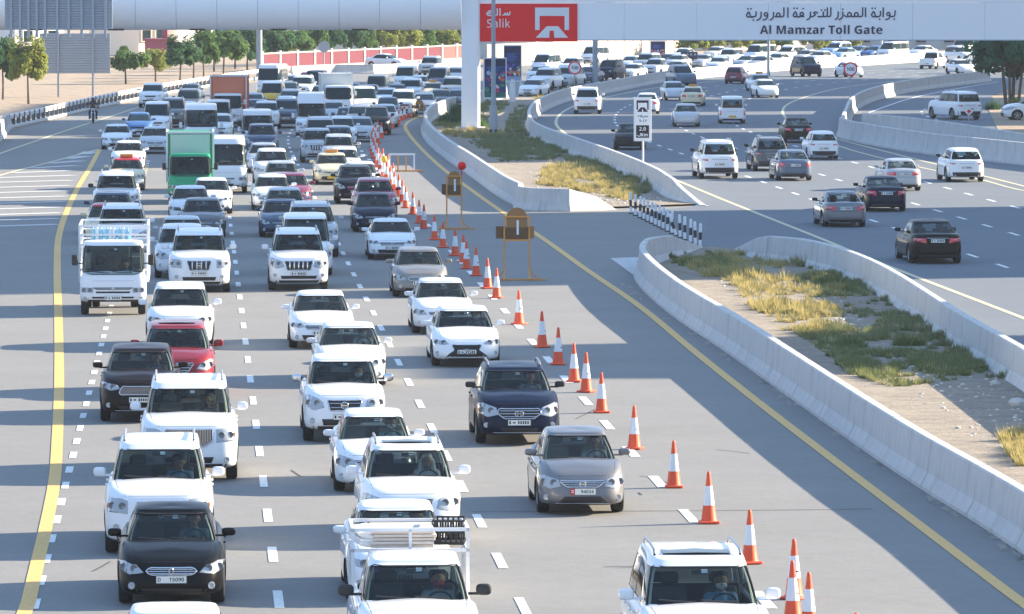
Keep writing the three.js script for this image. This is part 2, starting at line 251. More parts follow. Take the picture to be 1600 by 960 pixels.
sheet('road', [gnd(60, 20), gnd(14.6, 20), ...[[1760, 712], [1600, 606], [1500, 544], [1450, 509], [1400, 475], [1350, 448], [1300, 429], [1250, 417], [1200, 410], [1150, 392], [1094, 388], [986, 334], [1098, 321], [1052, 311], [1030, 298], [1000, 283], [960, 266], [900, 243], [862, 229], [835, 215.5], [827, 195.5], [845, 174.5], [890, 157], [950, 145], [1050, 127], [1160, 116], [1250, 108], [1320, 104], [1400, 99], [1500, 93]].map(([x, y]) => at(x, y)), gnd(150, 700), gnd(110, 690), gnd(70, 600), ...px([[1590, 124], [1585, 135], [1550, 150]]), gnd(36, 425), gnd(37, 385), gnd(44, 330), gnd(60, 300)], -0.001, asphaltR);
// soil inside the medians
const inner = (list, n0, n1) => list.slice(n0, n1).map(([x, y]) => at(x, y));
sheet('median_soil', [...inner(PL2, 0, 13), at(1098, 389), at(1150, 392), ...inner(PR2, 0, 11).reverse()], 0.09, soil);
sheet('median_soil', [at(957, 326), at(1098, 321), ...inner(PR1, 5, 18).reverse(), at(1000, 130), at(800, 152), at(740, 164), ...inner(PL1, 1, 13).reverse()], 0.08, soil);
sheet('median_soil', [...px([[1316, 210], [1345, 224], [1430, 237], [1500, 246], [1700, 268], [1700, 256], [1600, 241], [1440, 215], [1350, 205]])], 0.07, soil);
sheet('verge_sand', [...px([[1545, 172], [1560, 205], [1700, 235], [1700, 130], [1600, 146], [1560, 158]])], 0.03, sand);
sheet('verge_sand', [gnd(-200, 360), ...px([[15, 199], [80, 184], [150, 167], [215, 154], [270, 143], [330, 133], [455, 117]]), gnd(-16, 640), gnd(-300, 720)], 0.02, sand);

// ------------------------------------------------------------------ guard rail, toll gate, signs and poles
{ const o = thing('guard_rail'), P = px([[12, 201], [80, 186], [150, 169], [215, 156], [270, 145], [330, 135], [400, 124], [452, 118]]), q = sample(P, 2.7);
  const rail = (y, h, d) => { const rows = [[y, 0], [y + h * 0.3, d], [y + h * 0.5, 0.02], [y + h * 0.7, d], [y + h, 0]].map(([yy, dd]) => q.map((p) => V(p.x + dd, yy, p.z + dd))); return gridGeo(rows); };
  add('rail', rail(0.58, 0.34, 0.07), M.metalwhite, o); add('kerb', gridGeo([[0.02, 0.16], [0.2, 0.16], [0.2, -0.1]].map(([y, d]) => q.map((p) => V(p.x + d, y, p.z + d)))), concrete, o);
  const postM = std([0.10, 0.11, 0.12], 0.8), post = box(0.24, 0.9, 0.14, 0, 0.45, -0.07); q.slice(0, 60).forEach((p) => { const m = add('post', post, postM, o); m.position.copy(p); });
  tag(o, 'white guard rail on posts along the slip road at the upper left', 'guard rail'); }

const GATE = at(740, 206).z, GS = S(206);                                 // depth of the toll gate
const gx = (p) => (p - 800) / GS, gy = (p) => (206 - p) / GS;
{
  const o = thing('toll_gate', 0, 0, GATE);
  // post: wide box with a rounded sunlit edge
  const sh = new THREE.Shape(); sh.moveTo(gx(721), -0.7); sh.lineTo(gx(744), -0.7); sh.quadraticCurveTo(gx(750), -0.7, gx(750), -0.35); sh.lineTo(gx(750), 0.35); sh.quadraticCurveTo(gx(750), 0.6, gx(744), 0.6); sh.lineTo(gx(721), 0.6);
  add('post', new THREE.ExtrudeGeometry(sh, { depth: gy(-60), bevelEnabled: false, curveSegments: 6 }).rotateX(-Math.PI / 2), M.metalwhite, o);
  add('post_foot', box(1.9, 0.3, 1.9, gx(735), 0.15, 0), concrete, o);
  // left beam: a long tube of oval section in panels
  const oval = new THREE.Shape(); oval.absellipse(0, 0, 1.25, 1.5, 0, Math.PI * 2);
  const x0 = gx(-420), x1 = gx(721), pw = (x1 - x0) / 18;
  for (let k = 0; k < 18; k++) add('beam_panel', new THREE.ExtrudeGeometry(oval, { depth: pw - 0.02, bevelEnabled: false, curveSegments: 24 }).rotateY(Math.PI / 2).translate(x0 + k * pw, gy(47) + 1.5, 0), M.metalwhite, o);
  for (let k = 0; k < 17; k++) if (k % 2) add('panel_gap', box(1.0, 0.1, 0.35, x0 + (k + 0.5) * pw, gy(47) + 0.02, 0.25), M.blackm, o);  // dark blocks put in for the gaps along the lower edge of the panels
  // right beam: flat sign face under a cap
  const xr0 = gx(750), xr1 = gx(2100), w = xr1 - xr0, yb = gy(62), yt = gy(4);
  for (let k = 0; k < 12; k++) add('sign_panel', box(w / 12 - 0.012, yt - yb, 0.9, xr0 + (k + 0.5) * w / 12, (yt + yb) / 2, -0.1), M.metalwhite, o);
  add('beam_cap', box(w, 1.4, 1.1, (xr0 + xr1) / 2, yt + 0.72, -0.2), M.metalwhite, o);
  add('beam_edge', box(w, 0.06, 1.0, (xr0 + xr1) / 2, yb - 0.032, -0.1), M.galv, o);
  // red square with the gate emblem
  const zf = 0.36, rp = add('emblem_panel', box(gx(902) - gx(750), gy(6) - gy(65), 0.06, gx(826), (gy(6) + gy(65)) / 2, zf + 0.03), M.redm, o);
  const poly = (list) => { const s = new THREE.Shape(list.map(([x, y]) => new THREE.Vector2(gx(x), gy(y)))); return new THREE.ExtrudeGeometry(s, { depth: 0.02, bevelEnabled: false }).translate(0, 0, zf + 0.062); };
  add('emblem', [poly([[836, 12], [889, 12], [889, 47], [882, 47], [882, 25], [843, 25], [843, 47], [836, 47]]), poly([[854, 41], [872, 41], [887.5, 59], [866, 59], [865, 48], [859, 48], [858, 59], [837, 59]])], M.whitem, rp);
  const latin = (text, size, xl, xr, yBase, mat, parent, font = FONT_B) => { const g = new TextGeometry(text, { font, size, depth: 0.02, curveSegments: 5 }); g.computeBoundingBox(); const b = g.boundingBox; g.translate(-b.min.x, 0, 0).scale((gx(xr) - gx(xl)) / (b.max.x - b.min.x), 1, 1).translate(gx(xl), gy(yBase), zf + 0.062 - (parent === o ? 0.06 : 0)); return add('lettering', g, mat, parent); };
  latin('Salik', 0.52, 761, 797, 43, M.whitem, rp, FONT_R);
  latin('Al Mamzar Toll Gate', 0.53, 1187, 1378, 53, M.navym, o, FONT_B);
  // Arabic lettering from pen strokes; coordinates in a 1600-wide view of the sign at 6.154 times
  const pen = (strokes, dots, r, ox, oy, k, z) => {
    const p = ([x, y]) => V(gx(ox + x / k), gy(oy + y / k), 0), out = [];
    for (const s of strokes) { const pts = s.map(p); out.push(tube(pts.length < 3 ? [pts[0], pts[0].clone().lerp(pts[1], 0.5), pts[1]] : pts, r, pts.length * 4, 6)); for (const e of [pts[0], pts[pts.length - 1]]) out.push(new THREE.SphereGeometry(r, 8, 6).translate(e.x, e.y, 0)); }
    for (const d of dots) { const q = p(d); out.push(new THREE.SphereGeometry(r * 1.15, 8, 6).translate(q.x, q.y, 0)); }
    return join(out.map((g) => g.scale(1, 1, 0.25))).translate(0, 0, z);
  };
  const loop = (x, y, a, b = a) => [[x + a, y + b * 0.2], [x + a * 0.6, y - b * 0.8], [x - a * 0.4, y - b * 0.9], [x - a, y + b * 0.1], [x - a * 0.5, y + b * 0.95], [x + a * 0.5, y + b * 0.9], [x + a, y + b * 0.2]];
  const teh = (x, y) => [[x + 38, y + 24], [x + 20, y + 22], [x + 12, y - 4], [x + 2, y - 26], [x - 8, y - 18], [x - 20, y + 6], [x - 8, y + 22], [x + 12, y + 20]];
  add('lettering', pen([
    [[1524, 105], [1522, 135], [1512, 158], [1478, 158]], loop(1460, 135, 15), [[1476, 138], [1472, 165], [1458, 182], [1436, 188]], [[1410, 78], [1410, 160]], [[1383, 112], [1383, 140], [1374, 158], [1345, 160]], teh(1318, 138),
    [[1240, 78], [1240, 160]], [[1212, 76], [1212, 140], [1202, 158], [1180, 160]], loop(1152, 140, 19), [[1170, 158], [1110, 160]], loop(1086, 140, 19), [[1104, 158], [1052, 160], [1040, 150]], [[1022, 118], [1022, 150], [1012, 175], [985, 188]], [[978, 118], [976, 155], [968, 175], [950, 188]],
    [[907, 76], [907, 140], [898, 158], [880, 160]], [[873, 78], [873, 140], [864, 158], [840, 160]], [[835, 118], [834, 150], [822, 160], [785, 160]], [[778, 125], [762, 116], [742, 124], [758, 142], [735, 158], [722, 160]], [[712, 118], [710, 155], [702, 178], [680, 190]], loop(628, 136, 16), [[645, 158], [605, 160]], teh(566, 140),
    [[495, 78], [495, 164]], [[456, 78], [456, 140], [446, 160], [428, 162]], loop(402, 144, 18), [[420, 160], [372, 162]], [[357, 122], [355, 160], [345, 180], [325, 192]], loop(284, 138, 16), [[300, 142], [296, 168], [282, 186], [258, 192]], [[238, 120], [236, 160], [228, 178], [208, 192]], [[190, 115], [188, 148], [178, 160], [150, 162]], teh(118, 142),
  ], [[1516, 186], [1376, 186], [1332, 80], [1304, 80], [1022, 90], [850, 98], [818, 98], [640, 84], [584, 80], [554, 80], [200, 194], [164, 194], [140, 86], [112, 86]], 0.048, 1150, 0, 6.154, zf + 0.02), M.navym, o);
  add('lettering', pen([[[505, 170], [498, 205], [478, 205], [470, 175], [466, 205], [446, 205], [440, 178], [432, 205], [410, 210]], [[368, 125], [368, 212]], [[330, 125], [330, 200], [318, 212]], [[205, 165], [235, 150], [225, 190], [185, 180], [205, 215], [300, 212]]], [], 0.045, 740, 0, 8.889, zf + 0.07), M.whitem, rp);
  tag(o, 'white toll gate across the whole road with red emblem panel and dark lettering', 'toll gate');
}
// the two boards at the upper left, seen from behind
function boardBack(label, x0, x1, y0, y1, baseRow, posts, ribs, depthRow) {
  const s = S(depthRow), p = at((x0 + x1) / 2, depthRow), o = thing('sign_board', p.x, 0, p.z), X = (q) => (q - (x0 + x1) / 2) / s, Y = (q) => (depthRow - q) / s, n = ribs;
  for (let k = 0; k < n; k++) { const h = (Y(y0) - Y(y1)) / n, y = Y(y1) + (k + 0.5) * h; add('slat', rbox(X(x1) - X(x0), h * 0.86, 0.07, 0.02, 0, y, 0), M.galv, o); }
  add('backing', box(X(x1) - X(x0) - 0.02, Y(y0) - Y(y1) - 0.02, 0.03, 0, (Y(y0) + Y(y1)) / 2, -0.03), M.greym, o);
  for (const q of posts) add('post', box(0.16, Y(y0) + 0.1 - (baseRow === null ? Y(y1) - 0.5 : 0), 0.16, X(q), (Y(y0) + 0.1 + (baseRow === null ? Y(y1) - 0.5 : 0)) / 2, 0.13), M.galv, o);
  return tag(o, label, 'sign board');
}
boardBack('grey back of a slatted road sign on two posts behind the slip road', 62, 172, 52, 115, 152, [91, 145], 16, 152);
boardBack('large grey back of an overhead sign hanging in front of the gate beam', 8, 176, -50, 46, null, [18, 32, 45, 58, 71, 90, 108, 128, 146, 165], 24, 210);

function postThing(name, label, cat, X, Y, r0, r1, topRow, mat, extra) { const p = at(X, Y), h = (Y - topRow) / S(Y), o = thing(name, p.x, 0, p.z); add('shaft', cyl(r0, r1, h, 0, 0, 0, 16), mat, o); add('base_plate', box(r0 * 3, 0.06, r0 * 3, 0, 0.03, 0), M.galv, o); if (extra) extra(o, h); return tag(o, label, cat); }
postThing('column', 'thick grey steel column rising to the gate beam near the red truck', 'column', 405, 122, 0.29, 0.27, 20, M.greym);
postThing('column', 'grey steel column behind the white van driving away, right of the red emblem panel', 'column', 930, 137, 0.24, 0.22, 20, M.greym);
postThing('column', 'dark thin column among the far cars below the gate lettering', 'column', 1201, 120, 0.16, 0.14, 30, M.greym);
postThing('pole', 'white pole left of the two at the far end under the gate', 'pole', 1378, 92, 0.12, 0.1, 50, M.whitem);
postThing('pole', 'white pole right of the two at the far end under the gate', 'pole', 1418, 92, 0.12, 0.1, 50, M.whitem);
{ const p = at(771, 213), s = S(213), o = thing('street_lamp', p.x, 0, p.z); add('pole_base', cyl(0.27, 0.24, 1.85, 0, 0.06, 0, 12), M.galv, o); add('base_plate', box(0.9, 0.1, 0.9, 0, 0.05, 0), concrete, o); add('base_flange', box(0.5, 0.35, 0.5, 0, 0.25, 0), M.blackm, o); add('pole', cyl(0.15, 0.11, 9, 0, 1.9, 0, 12), M.greym, o);
  tag(o, 'grey street lamp pole in front of the red emblem panel', 'street lamp'); }
// banners with plain generic colour print
function bannerTex(k) { const c = document.createElement('canvas'); c.width = 128; c.height = 224; const g = c.getContext('2d'); g.fillStyle = k ? '#14235c' : '#173a6e'; g.fillRect(0, 0, 128, 224); const cols = ['#d43a6a', '#e8b13a', '#2aa0a8', '#e7e7ea', '#6a4ab0', '#3c9a58', '#e06a2a'];
  g.fillStyle = '#0c1a44'; g.fillRect(0, 0, 128, 40); for (let i = 0; i < 26; i++) { g.fillStyle = cols[Math.floor(rnd() * 7)]; g.globalAlpha = 0.85; g.beginPath(); g.ellipse(rr(10, 118), rr(k ? 120 : 80, 190), rr(5, 18), rr(4, 14), rr(0, 3), 0, 7); g.fill(); } g.globalAlpha = 0.8; for (let i = 0; i < 6; i++) { g.fillStyle = '#4a7ac0'; g.fillRect(20, 48 + i * 9, rr(40, 90), 4); } g.globalAlpha = 1; g.fillStyle = k ? '#8a9ab8' : '#2a6a5a'; g.fillRect(0, 196, 128, 28); const t = new THREE.CanvasTexture(c); t.colorSpace = THREE.SRGBColorSpace; return t; }
function banner(label, x0, x1, y0, y1, X, Y, k, frame, turn) {
  const p = at(X, Y), s = S(Y), o = thing('banner', p.x, 0, p.z, turn), h = (y1 - y0) / s, w = (x1 - x0) / s, y = (Y - (y0 + y1) / 2) / s, x = ((x0 + x1) / 2 - X) / s;
  add('print', new THREE.BoxGeometry(w, h, 0.03).translate(x, y, 0.24), std([1, 1, 1], 0.7, { map: bannerTex(k) }), o);
  add('frame', [box(w + 0.12, 0.08, 0.06, x, y + h / 2 + 0.04, 0.24), box(w + 0.12, 0.08, 0.06, x, y - h / 2 - 0.04, 0.24), box(0.06, h, 0.06, x - w / 2 - 0.03, y, 0.24), box(0.06, h, 0.06, x + w / 2 + 0.03, y, 0.24)], frame, o);
  if (k) add('post', cyl(0.24, 0.22, (Y - y1) / s + 0.1, x, 0, 0.1, 12), M.whitem, o); else add('bracket', box(0.5, 0.08, 0.3, 0.1, y + h / 2, 0.1), M.galv, o);
  return tag(o, label, 'banner');
}
banner('colourful printed banner fixed to the grey street lamp pole', 757, 790, 92, 152, 771, 212.5, 0, M.whitem, 0);
banner('dark blue printed banner on a short white post behind the colourful one', 788, 814, 72, 126, 803, 161, 1, M.whitem, 0);
banner('blue and red printed banner at the far wall behind the parked cars', 1017, 1039, 65, 89, 1028, 100, 1, M.whitem, 0);
function discTex(text) { const c = document.createElement('canvas'); c.width = c.height = 128; const g = c.getContext('2d'); g.fillStyle = '#e8e8ea'; g.fillRect(0, 0, 128, 128); g.fillStyle = '#14141c'; g.font = 'bold 56px sans-serif'; g.textAlign = 'center'; g.fillText(text, 64, 84); const t = new THREE.CanvasTexture(c); t.colorSpace = THREE.SRGBColorSpace; return t; }
const disc100 = std([1, 1, 1], 0.5, { map: discTex('100') });
function roundSign(label, X, Y, cy, r, back) { const s = S(Y), p = at(X, Y), o = thing('speed_sign', p.x, 0, p.z), y = (Y - cy) / s, R = r / s; add('post', cyl(0.055, 0.055, y + R * 0.6, 0, 0, -0.05, 8), M.galv, o); add('sign_face', new THREE.CylinderGeometry(R, R, 0.03, 28).rotateX(Math.PI / 2).translate(0, y, 0.02), back ? M.greym : M.whitem, o);
  if (!back) { const g = new THREE.CircleGeometry(R * 0.8, 28).translate(0, y, 0.042); add('digits', g, disc100, o); add('red_ring', new THREE.TorusGeometry(R * 0.88, R * 0.1, 6, 28).scale(1, 1, 0.2).translate(0, y, 0.04), M.redm, o); }
  return tag(o, label, back ? 'round sign' : 'speed sign'); }
roundSign('round 100 speed sign beside the grey column, in front of the waiting cars', 898, 143, 106, 10.5);
roundSign('round 100 speed sign on a thin post at the slip road nose', 1329, 168, 108, 11);
roundSign('grey back of a round sign in front of the red wall', 506, 112, 73, 9, true);
{ // toll distance board
  const p = at(1004, 284), s = S(284), o = thing('toll_sign', p.x, 0, p.z), c = document.createElement('canvas'); c.width = 160; c.height = 416; const g = c.getContext('2d');
  g.fillStyle = '#f2f2f2'; g.fillRect(0, 0, 160, 416); g.fillStyle = '#2a1a3a'; g.fillRect(22, 24, 116, 24); g.fillRect(22, 24, 14, 92); g.fillRect(124, 24, 14, 92); g.beginPath(); g.moveTo(62, 92); g.lineTo(98, 92); g.lineTo(134, 136); g.lineTo(86, 136); g.lineTo(84, 108); g.lineTo(76, 108); g.lineTo(74, 136); g.lineTo(26, 136); g.fill();
  g.strokeStyle = '#2a2a3a'; g.lineWidth = 7; g.lineCap = 'round'; g.beginPath(); for (const [a, b, d, e] of [[34, 180, 60, 172], [60, 172, 66, 186], [74, 168, 74, 186], [82, 186, 104, 184], [104, 184, 110, 172], [118, 186, 130, 178], [54, 226, 56, 206], [56, 226, 70, 226], [92, 212, 88, 232], [114, 214, 110, 228]]) { g.moveTo(a, b); g.lineTo(d, e); } g.stroke();
  g.fillStyle = '#1c1c20'; g.fillRect(18, 266, 124, 122); g.fillStyle = '#f2f2f2'; g.font = 'bold 48px sans-serif'; g.textAlign = 'center'; g.fillText('2.0', 80, 318); g.font = 'bold 44px sans-serif'; g.fillText('Km', 98, 374); g.strokeStyle = '#f2f2f2'; g.beginPath(); g.moveTo(62, 344); g.lineTo(58, 370); g.lineTo(40, 372); g.moveTo(42, 372); g.lineTo(30, 366); g.stroke();
  const t = new THREE.CanvasTexture(c); t.colorSpace = THREE.SRGBColorSpace; const w = 26 / s, h = 67 / s, y = (284 - 186.5) / s;
  add('panel', rbox(w + 0.05, h + 0.05, 0.05, 0.02, 0, y, 0), M.whitem, o); add('print', new THREE.PlaneGeometry(w, h).translate(0, y, 0.028), std([1, 1, 1], 0.5, { map: t }), o); add('post', cyl(0.05, 0.05, y + h * 0.3, 0.02, 0, -0.06, 8), M.whitem, o); tag(o, 'tall white toll distance board with a black 2.0 km panel on a post', 'toll sign'); }
// marker with a red and white diamond on a short post
{ const p = at(1512, 190), o = thing('hazard_marker', p.x, 0, p.z + 1.2); add('post', cyl(0.03, 0.03, 0.55, 0, 0, 0, 8), M.galv, o); add('marker_plate', box(0.44, 0.44, 0.02, 0, 0, 0).rotateZ(Math.PI / 4).translate(0, 0.72, 0.03), M.whitem, o); add('marker_diamond', box(0.2, 0.2, 0.02, 0, 0, 0).rotateZ(Math.PI / 4).translate(0, 0.72, 0.043), M.redm, o); tag(o, 'small red and white diamond marker behind the large white off-roader', 'marker'); }

// ------------------------------------------------------------------ vehicles
// A vehicle faces +z, stands on y = 0; d runs from the front bumper backwards. A spec gives the profile, a face the lamps, grille and plate.
const base = { n: 5.2, nr: 6, y0: 0.2, hb: 0.93, tumble: 0.3, wbase: 0.13, R: 0.32, ax: 0.9, rx: 0.95, win: [0.04, 0.93], side: [0.12, 0.86], seat: 'seatb' };
const SPEC = {
  sedan: { L: 4.62, W: 1.80, H: 1.47, hf: 0.76, hc: 0.98, hd: 1.04, zc: 1.2, zrf: 2.0, zrr: 3.25, zb: 4.05 },
  slim: { L: 4.45, W: 1.72, H: 1.50, hf: 0.78, hc: 1.0, hd: 1.07, zc: 1.05, zrf: 1.85, zrr: 3.2, zb: 3.9 },
  long: { L: 4.9, W: 1.84, H: 1.46, hf: 0.74, hc: 0.97, hd: 1.05, zc: 1.3, zrf: 2.15, zrr: 3.35, zb: 4.3 },
  limo: { L: 5.1, W: 1.9, H: 1.48, hf: 0.76, hc: 0.99, hd: 1.06, zc: 1.35, zrf: 2.2, zrr: 3.55, zb: 4.4, R: 0.34, seat: 'seatd' },
  coupe: { L: 4.6, W: 1.79, H: 1.38, hf: 0.72, hc: 0.93, hd: 1.0, zc: 1.3, zrf: 2.15, zrr: 3.0, zb: 4.0, seat: 'seatd' },
  hatch: { L: 4.2, W: 1.74, H: 1.53, hf: 0.8, hc: 1.0, hd: 1.02, zc: 1.0, zrf: 1.75, zrr: 3.75, zb: 4.1, suv: 1 },
  cross2: { L: 4.7, W: 1.89, H: 1.63, hf: 0.95, hc: 1.13, hb: 1.03, hd: 1.08, y0: 0.24, zc: 1.2, zrf: 2.0, zrr: 4.0, zb: 4.55, suv: 1, R: 0.36, tumble: 0.3, win: [0.04, 0.9], seat: 'seatd' },
  cross: { L: 4.7, W: 1.89, H: 1.72, hf: 0.98, hc: 1.16, hb: 1.06, hd: 1.1, win: [0.04, 0.9], y0: 0.24, zc: 1.15, zrf: 1.95, zrr: 4.1, zb: 4.58, suv: 1, R: 0.36, tumble: 0.3, seat: 'seatg' },
  suv: { L: 5.0, W: 1.97, H: 1.9, win: [0.04, 0.87], hf: 1.1, hc: 1.25, hb: 1.16, hd: 1.16, y0: 0.27, n: 7, nr: 8, zc: 1.35, zrf: 1.98, zrr: 4.5, zb: 4.85, suv: 1, R: 0.39, tumble: 0.29, rails: 1, seat: 'seatg' },
  big: { L: 5.15, W: 2.03, H: 1.94, win: [0.04, 0.83], hf: 1.17, hc: 1.31, hb: 1.18, hd: 1.2, y0: 0.28, n: 8, nr: 9, zc: 1.4, zrf: 2.0, zrr: 4.7, zb: 5.05, suv: 1, R: 0.4, tumble: 0.26, rails: 1, seat: 'seatb' },
  pickup: { L: 5.25, W: 1.86, H: 1.79, win: [0.04, 0.91], hf: 1.08, hc: 1.22, hb: 1.1, hd: 1.12, y0: 0.3, n: 6.5, nr: 10, zc: 1.3, zrf: 1.98, zrr: 3.35, zb: 3.62, bed: 1, R: 0.38, tumble: 0.28, seat: 'seatg' },
  van: { L: 4.9, W: 1.82, H: 2.02, hf: 0.94, hc: 1.16, hb: 1.08, hd: 1.1, y0: 0.24, n: 8, nr: 10, zc: 0.62, zrf: 1.3, zrr: 4.75, zb: 4.86, suv: 1, R: 0.33, tumble: 0.2, wbase: 0.09, ax: 0.95, rx: 1.1, seat: 'seatg' },
  hivan: { L: 5.9, W: 1.96, H: 2.7, hf: 1.0, hc: 1.22, hb: 1.15, hd: 1.15, y0: 0.26, n: 8, nr: 11, zc: 0.85, zrf: 1.65, zrr: 5.75, zb: 5.85, suv: 1, R: 0.35, tumble: 0.17, wbase: 0.08, ax: 1.0, rx: 1.2, win: [0.04, 0.60], side: [0.1, 0.55], seat: 'seatg' },
  minibus: { L: 6.9, W: 2.06, H: 2.58, hf: 1.0, hc: 1.3, hb: 1.2, hd: 1.2, y0: 0.3, n: 9, nr: 10, zc: 0.22, zrf: 0.75, zrr: 6.7, zb: 6.85, suv: 1, R: 0.39, tumble: 0.13, wbase: 0.06, ax: 1.1, rx: 1.6, win: [0.03, 0.80], side: [0.1, 0.74], bus: 1, seat: 'seatg' },
  minivan: { L: 4.35, W: 1.8, H: 1.82, hf: 0.86, hc: 1.08, hb: 1.02, hd: 1.02, y0: 0.22, n: 6, nr: 10, zc: 0.95, zrf: 1.7, zrr: 4.1, zb: 4.28, suv: 1, tumble: 0.22, seat: 'seatg' },
  cab: { L: 1.75, W: 2.0, H: 2.22, hf: 1.08, hc: 1.3, hb: 1.24, hd: 1.3, y0: 0.42, n: 9, nr: 14, zc: 0.13, zrf: 0.52, zrr: 1.68, zb: 1.72, R: 0.4, tumble: 0.12, wbase: 0.06, ax: 1.0, rx: -9, cab: 1, win: [0.04, 0.9], side: [0.1, 0.82], seat: 'seatg' },
};
for (const k in SPEC) SPEC[k] = { ...base, ...SPEC[k] };
const FRONT_U = [0, 0.16, 0.32, 0.47, 0.6, 0.72, 0.82, 0.9, 0.955], SIDE_V = [0.86, 0.72, 0.57, 0.42, 0.28, 0.14];
function halfRing(n, nr, sf, sr) {                                        // fractions (x, z) from the middle of the front round one side to the middle of the rear
  const quarter = (n, side) => { const o = FRONT_U.map((u) => [u, Math.pow(1 - Math.pow(u, n), 1 / n), 'f' + u]); const z0 = o[o.length - 1][1]; for (const v of side) { const z = v * z0; o.push([Math.pow(1 - Math.pow(z, n), 1 / n), z, 's']); } return o; };
  return [...quarter(n, sf), ...quarter(nr, sr).map(([x, z, k]) => [x, -z, k === 's' ? 's' : 'r' + k.slice(1)]).reverse()];
}
function shell(rings, close) {                                            // rings of half points [x, y, z] -> closed indexed mesh, mirrored; returns position array and index
  const h = rings[0].length, n = 2 * h - 2, p = [], ix = [];
  for (const r of rings) { for (const q of r) p.push(q[0], q[1], q[2]); for (let i = h - 2; i > 0; i--) p.push(-r[i][0], r[i][1], r[i][2]); }
  const quads = [];
  for (let j = 0; j < rings.length - 1; j++) for (let i = 0; i < n; i++) { const a = j * n + i, b = j * n + (i + 1) % n; quads.push([a, b, a + n, b + n, j, i < h - 1 ? i : n - 1 - i, i < h - 1]); }
  const strip = (j, up) => { for (let i = 0; i < h - 1; i++) { const m = (k) => j * n + (k === 0 || k === h - 1 ? k : n - k), a = j * n + i, b = a + 1, c = m(i), d = m(i + 1); for (const t of [[a, b, d], [a, d, c]]) if (new Set(t).size === 3) ix.push(...(up ? t : [t[0], t[2], t[1]])); } };
  if (close !== 'top') strip(0, false); strip(rings.length - 1, true);
  return { p, ix, quads };
}
const geoOf = (p, ix) => { const g = new THREE.BufferGeometry(); g.setAttribute('position', new THREE.Float32BufferAttribute(p, 3)); g.setIndex(ix); return g; };
function compact(p, normals, ix) { const map = new Map(), P = [], N = [], I = []; for (const i of ix) { let k = map.get(i); if (k === undefined) { k = P.length / 3; map.set(i, k); P.push(p[i * 3], p[i * 3 + 1], p[i * 3 + 2]); N.push(normals[i * 3], normals[i * 3 + 1], normals[i * 3 + 2]); } I.push(k); } const g = new THREE.BufferGeometry(); g.setAttribute('position', new THREE.Float32BufferAttribute(P, 3)); g.setAttribute('normal', new THREE.Float32BufferAttribute(N, 3)); g.setIndex(I); return g; }
const cutter = new Evaluator(); cutter.attributes = ['position', 'normal']; cutter.useGroups = true;

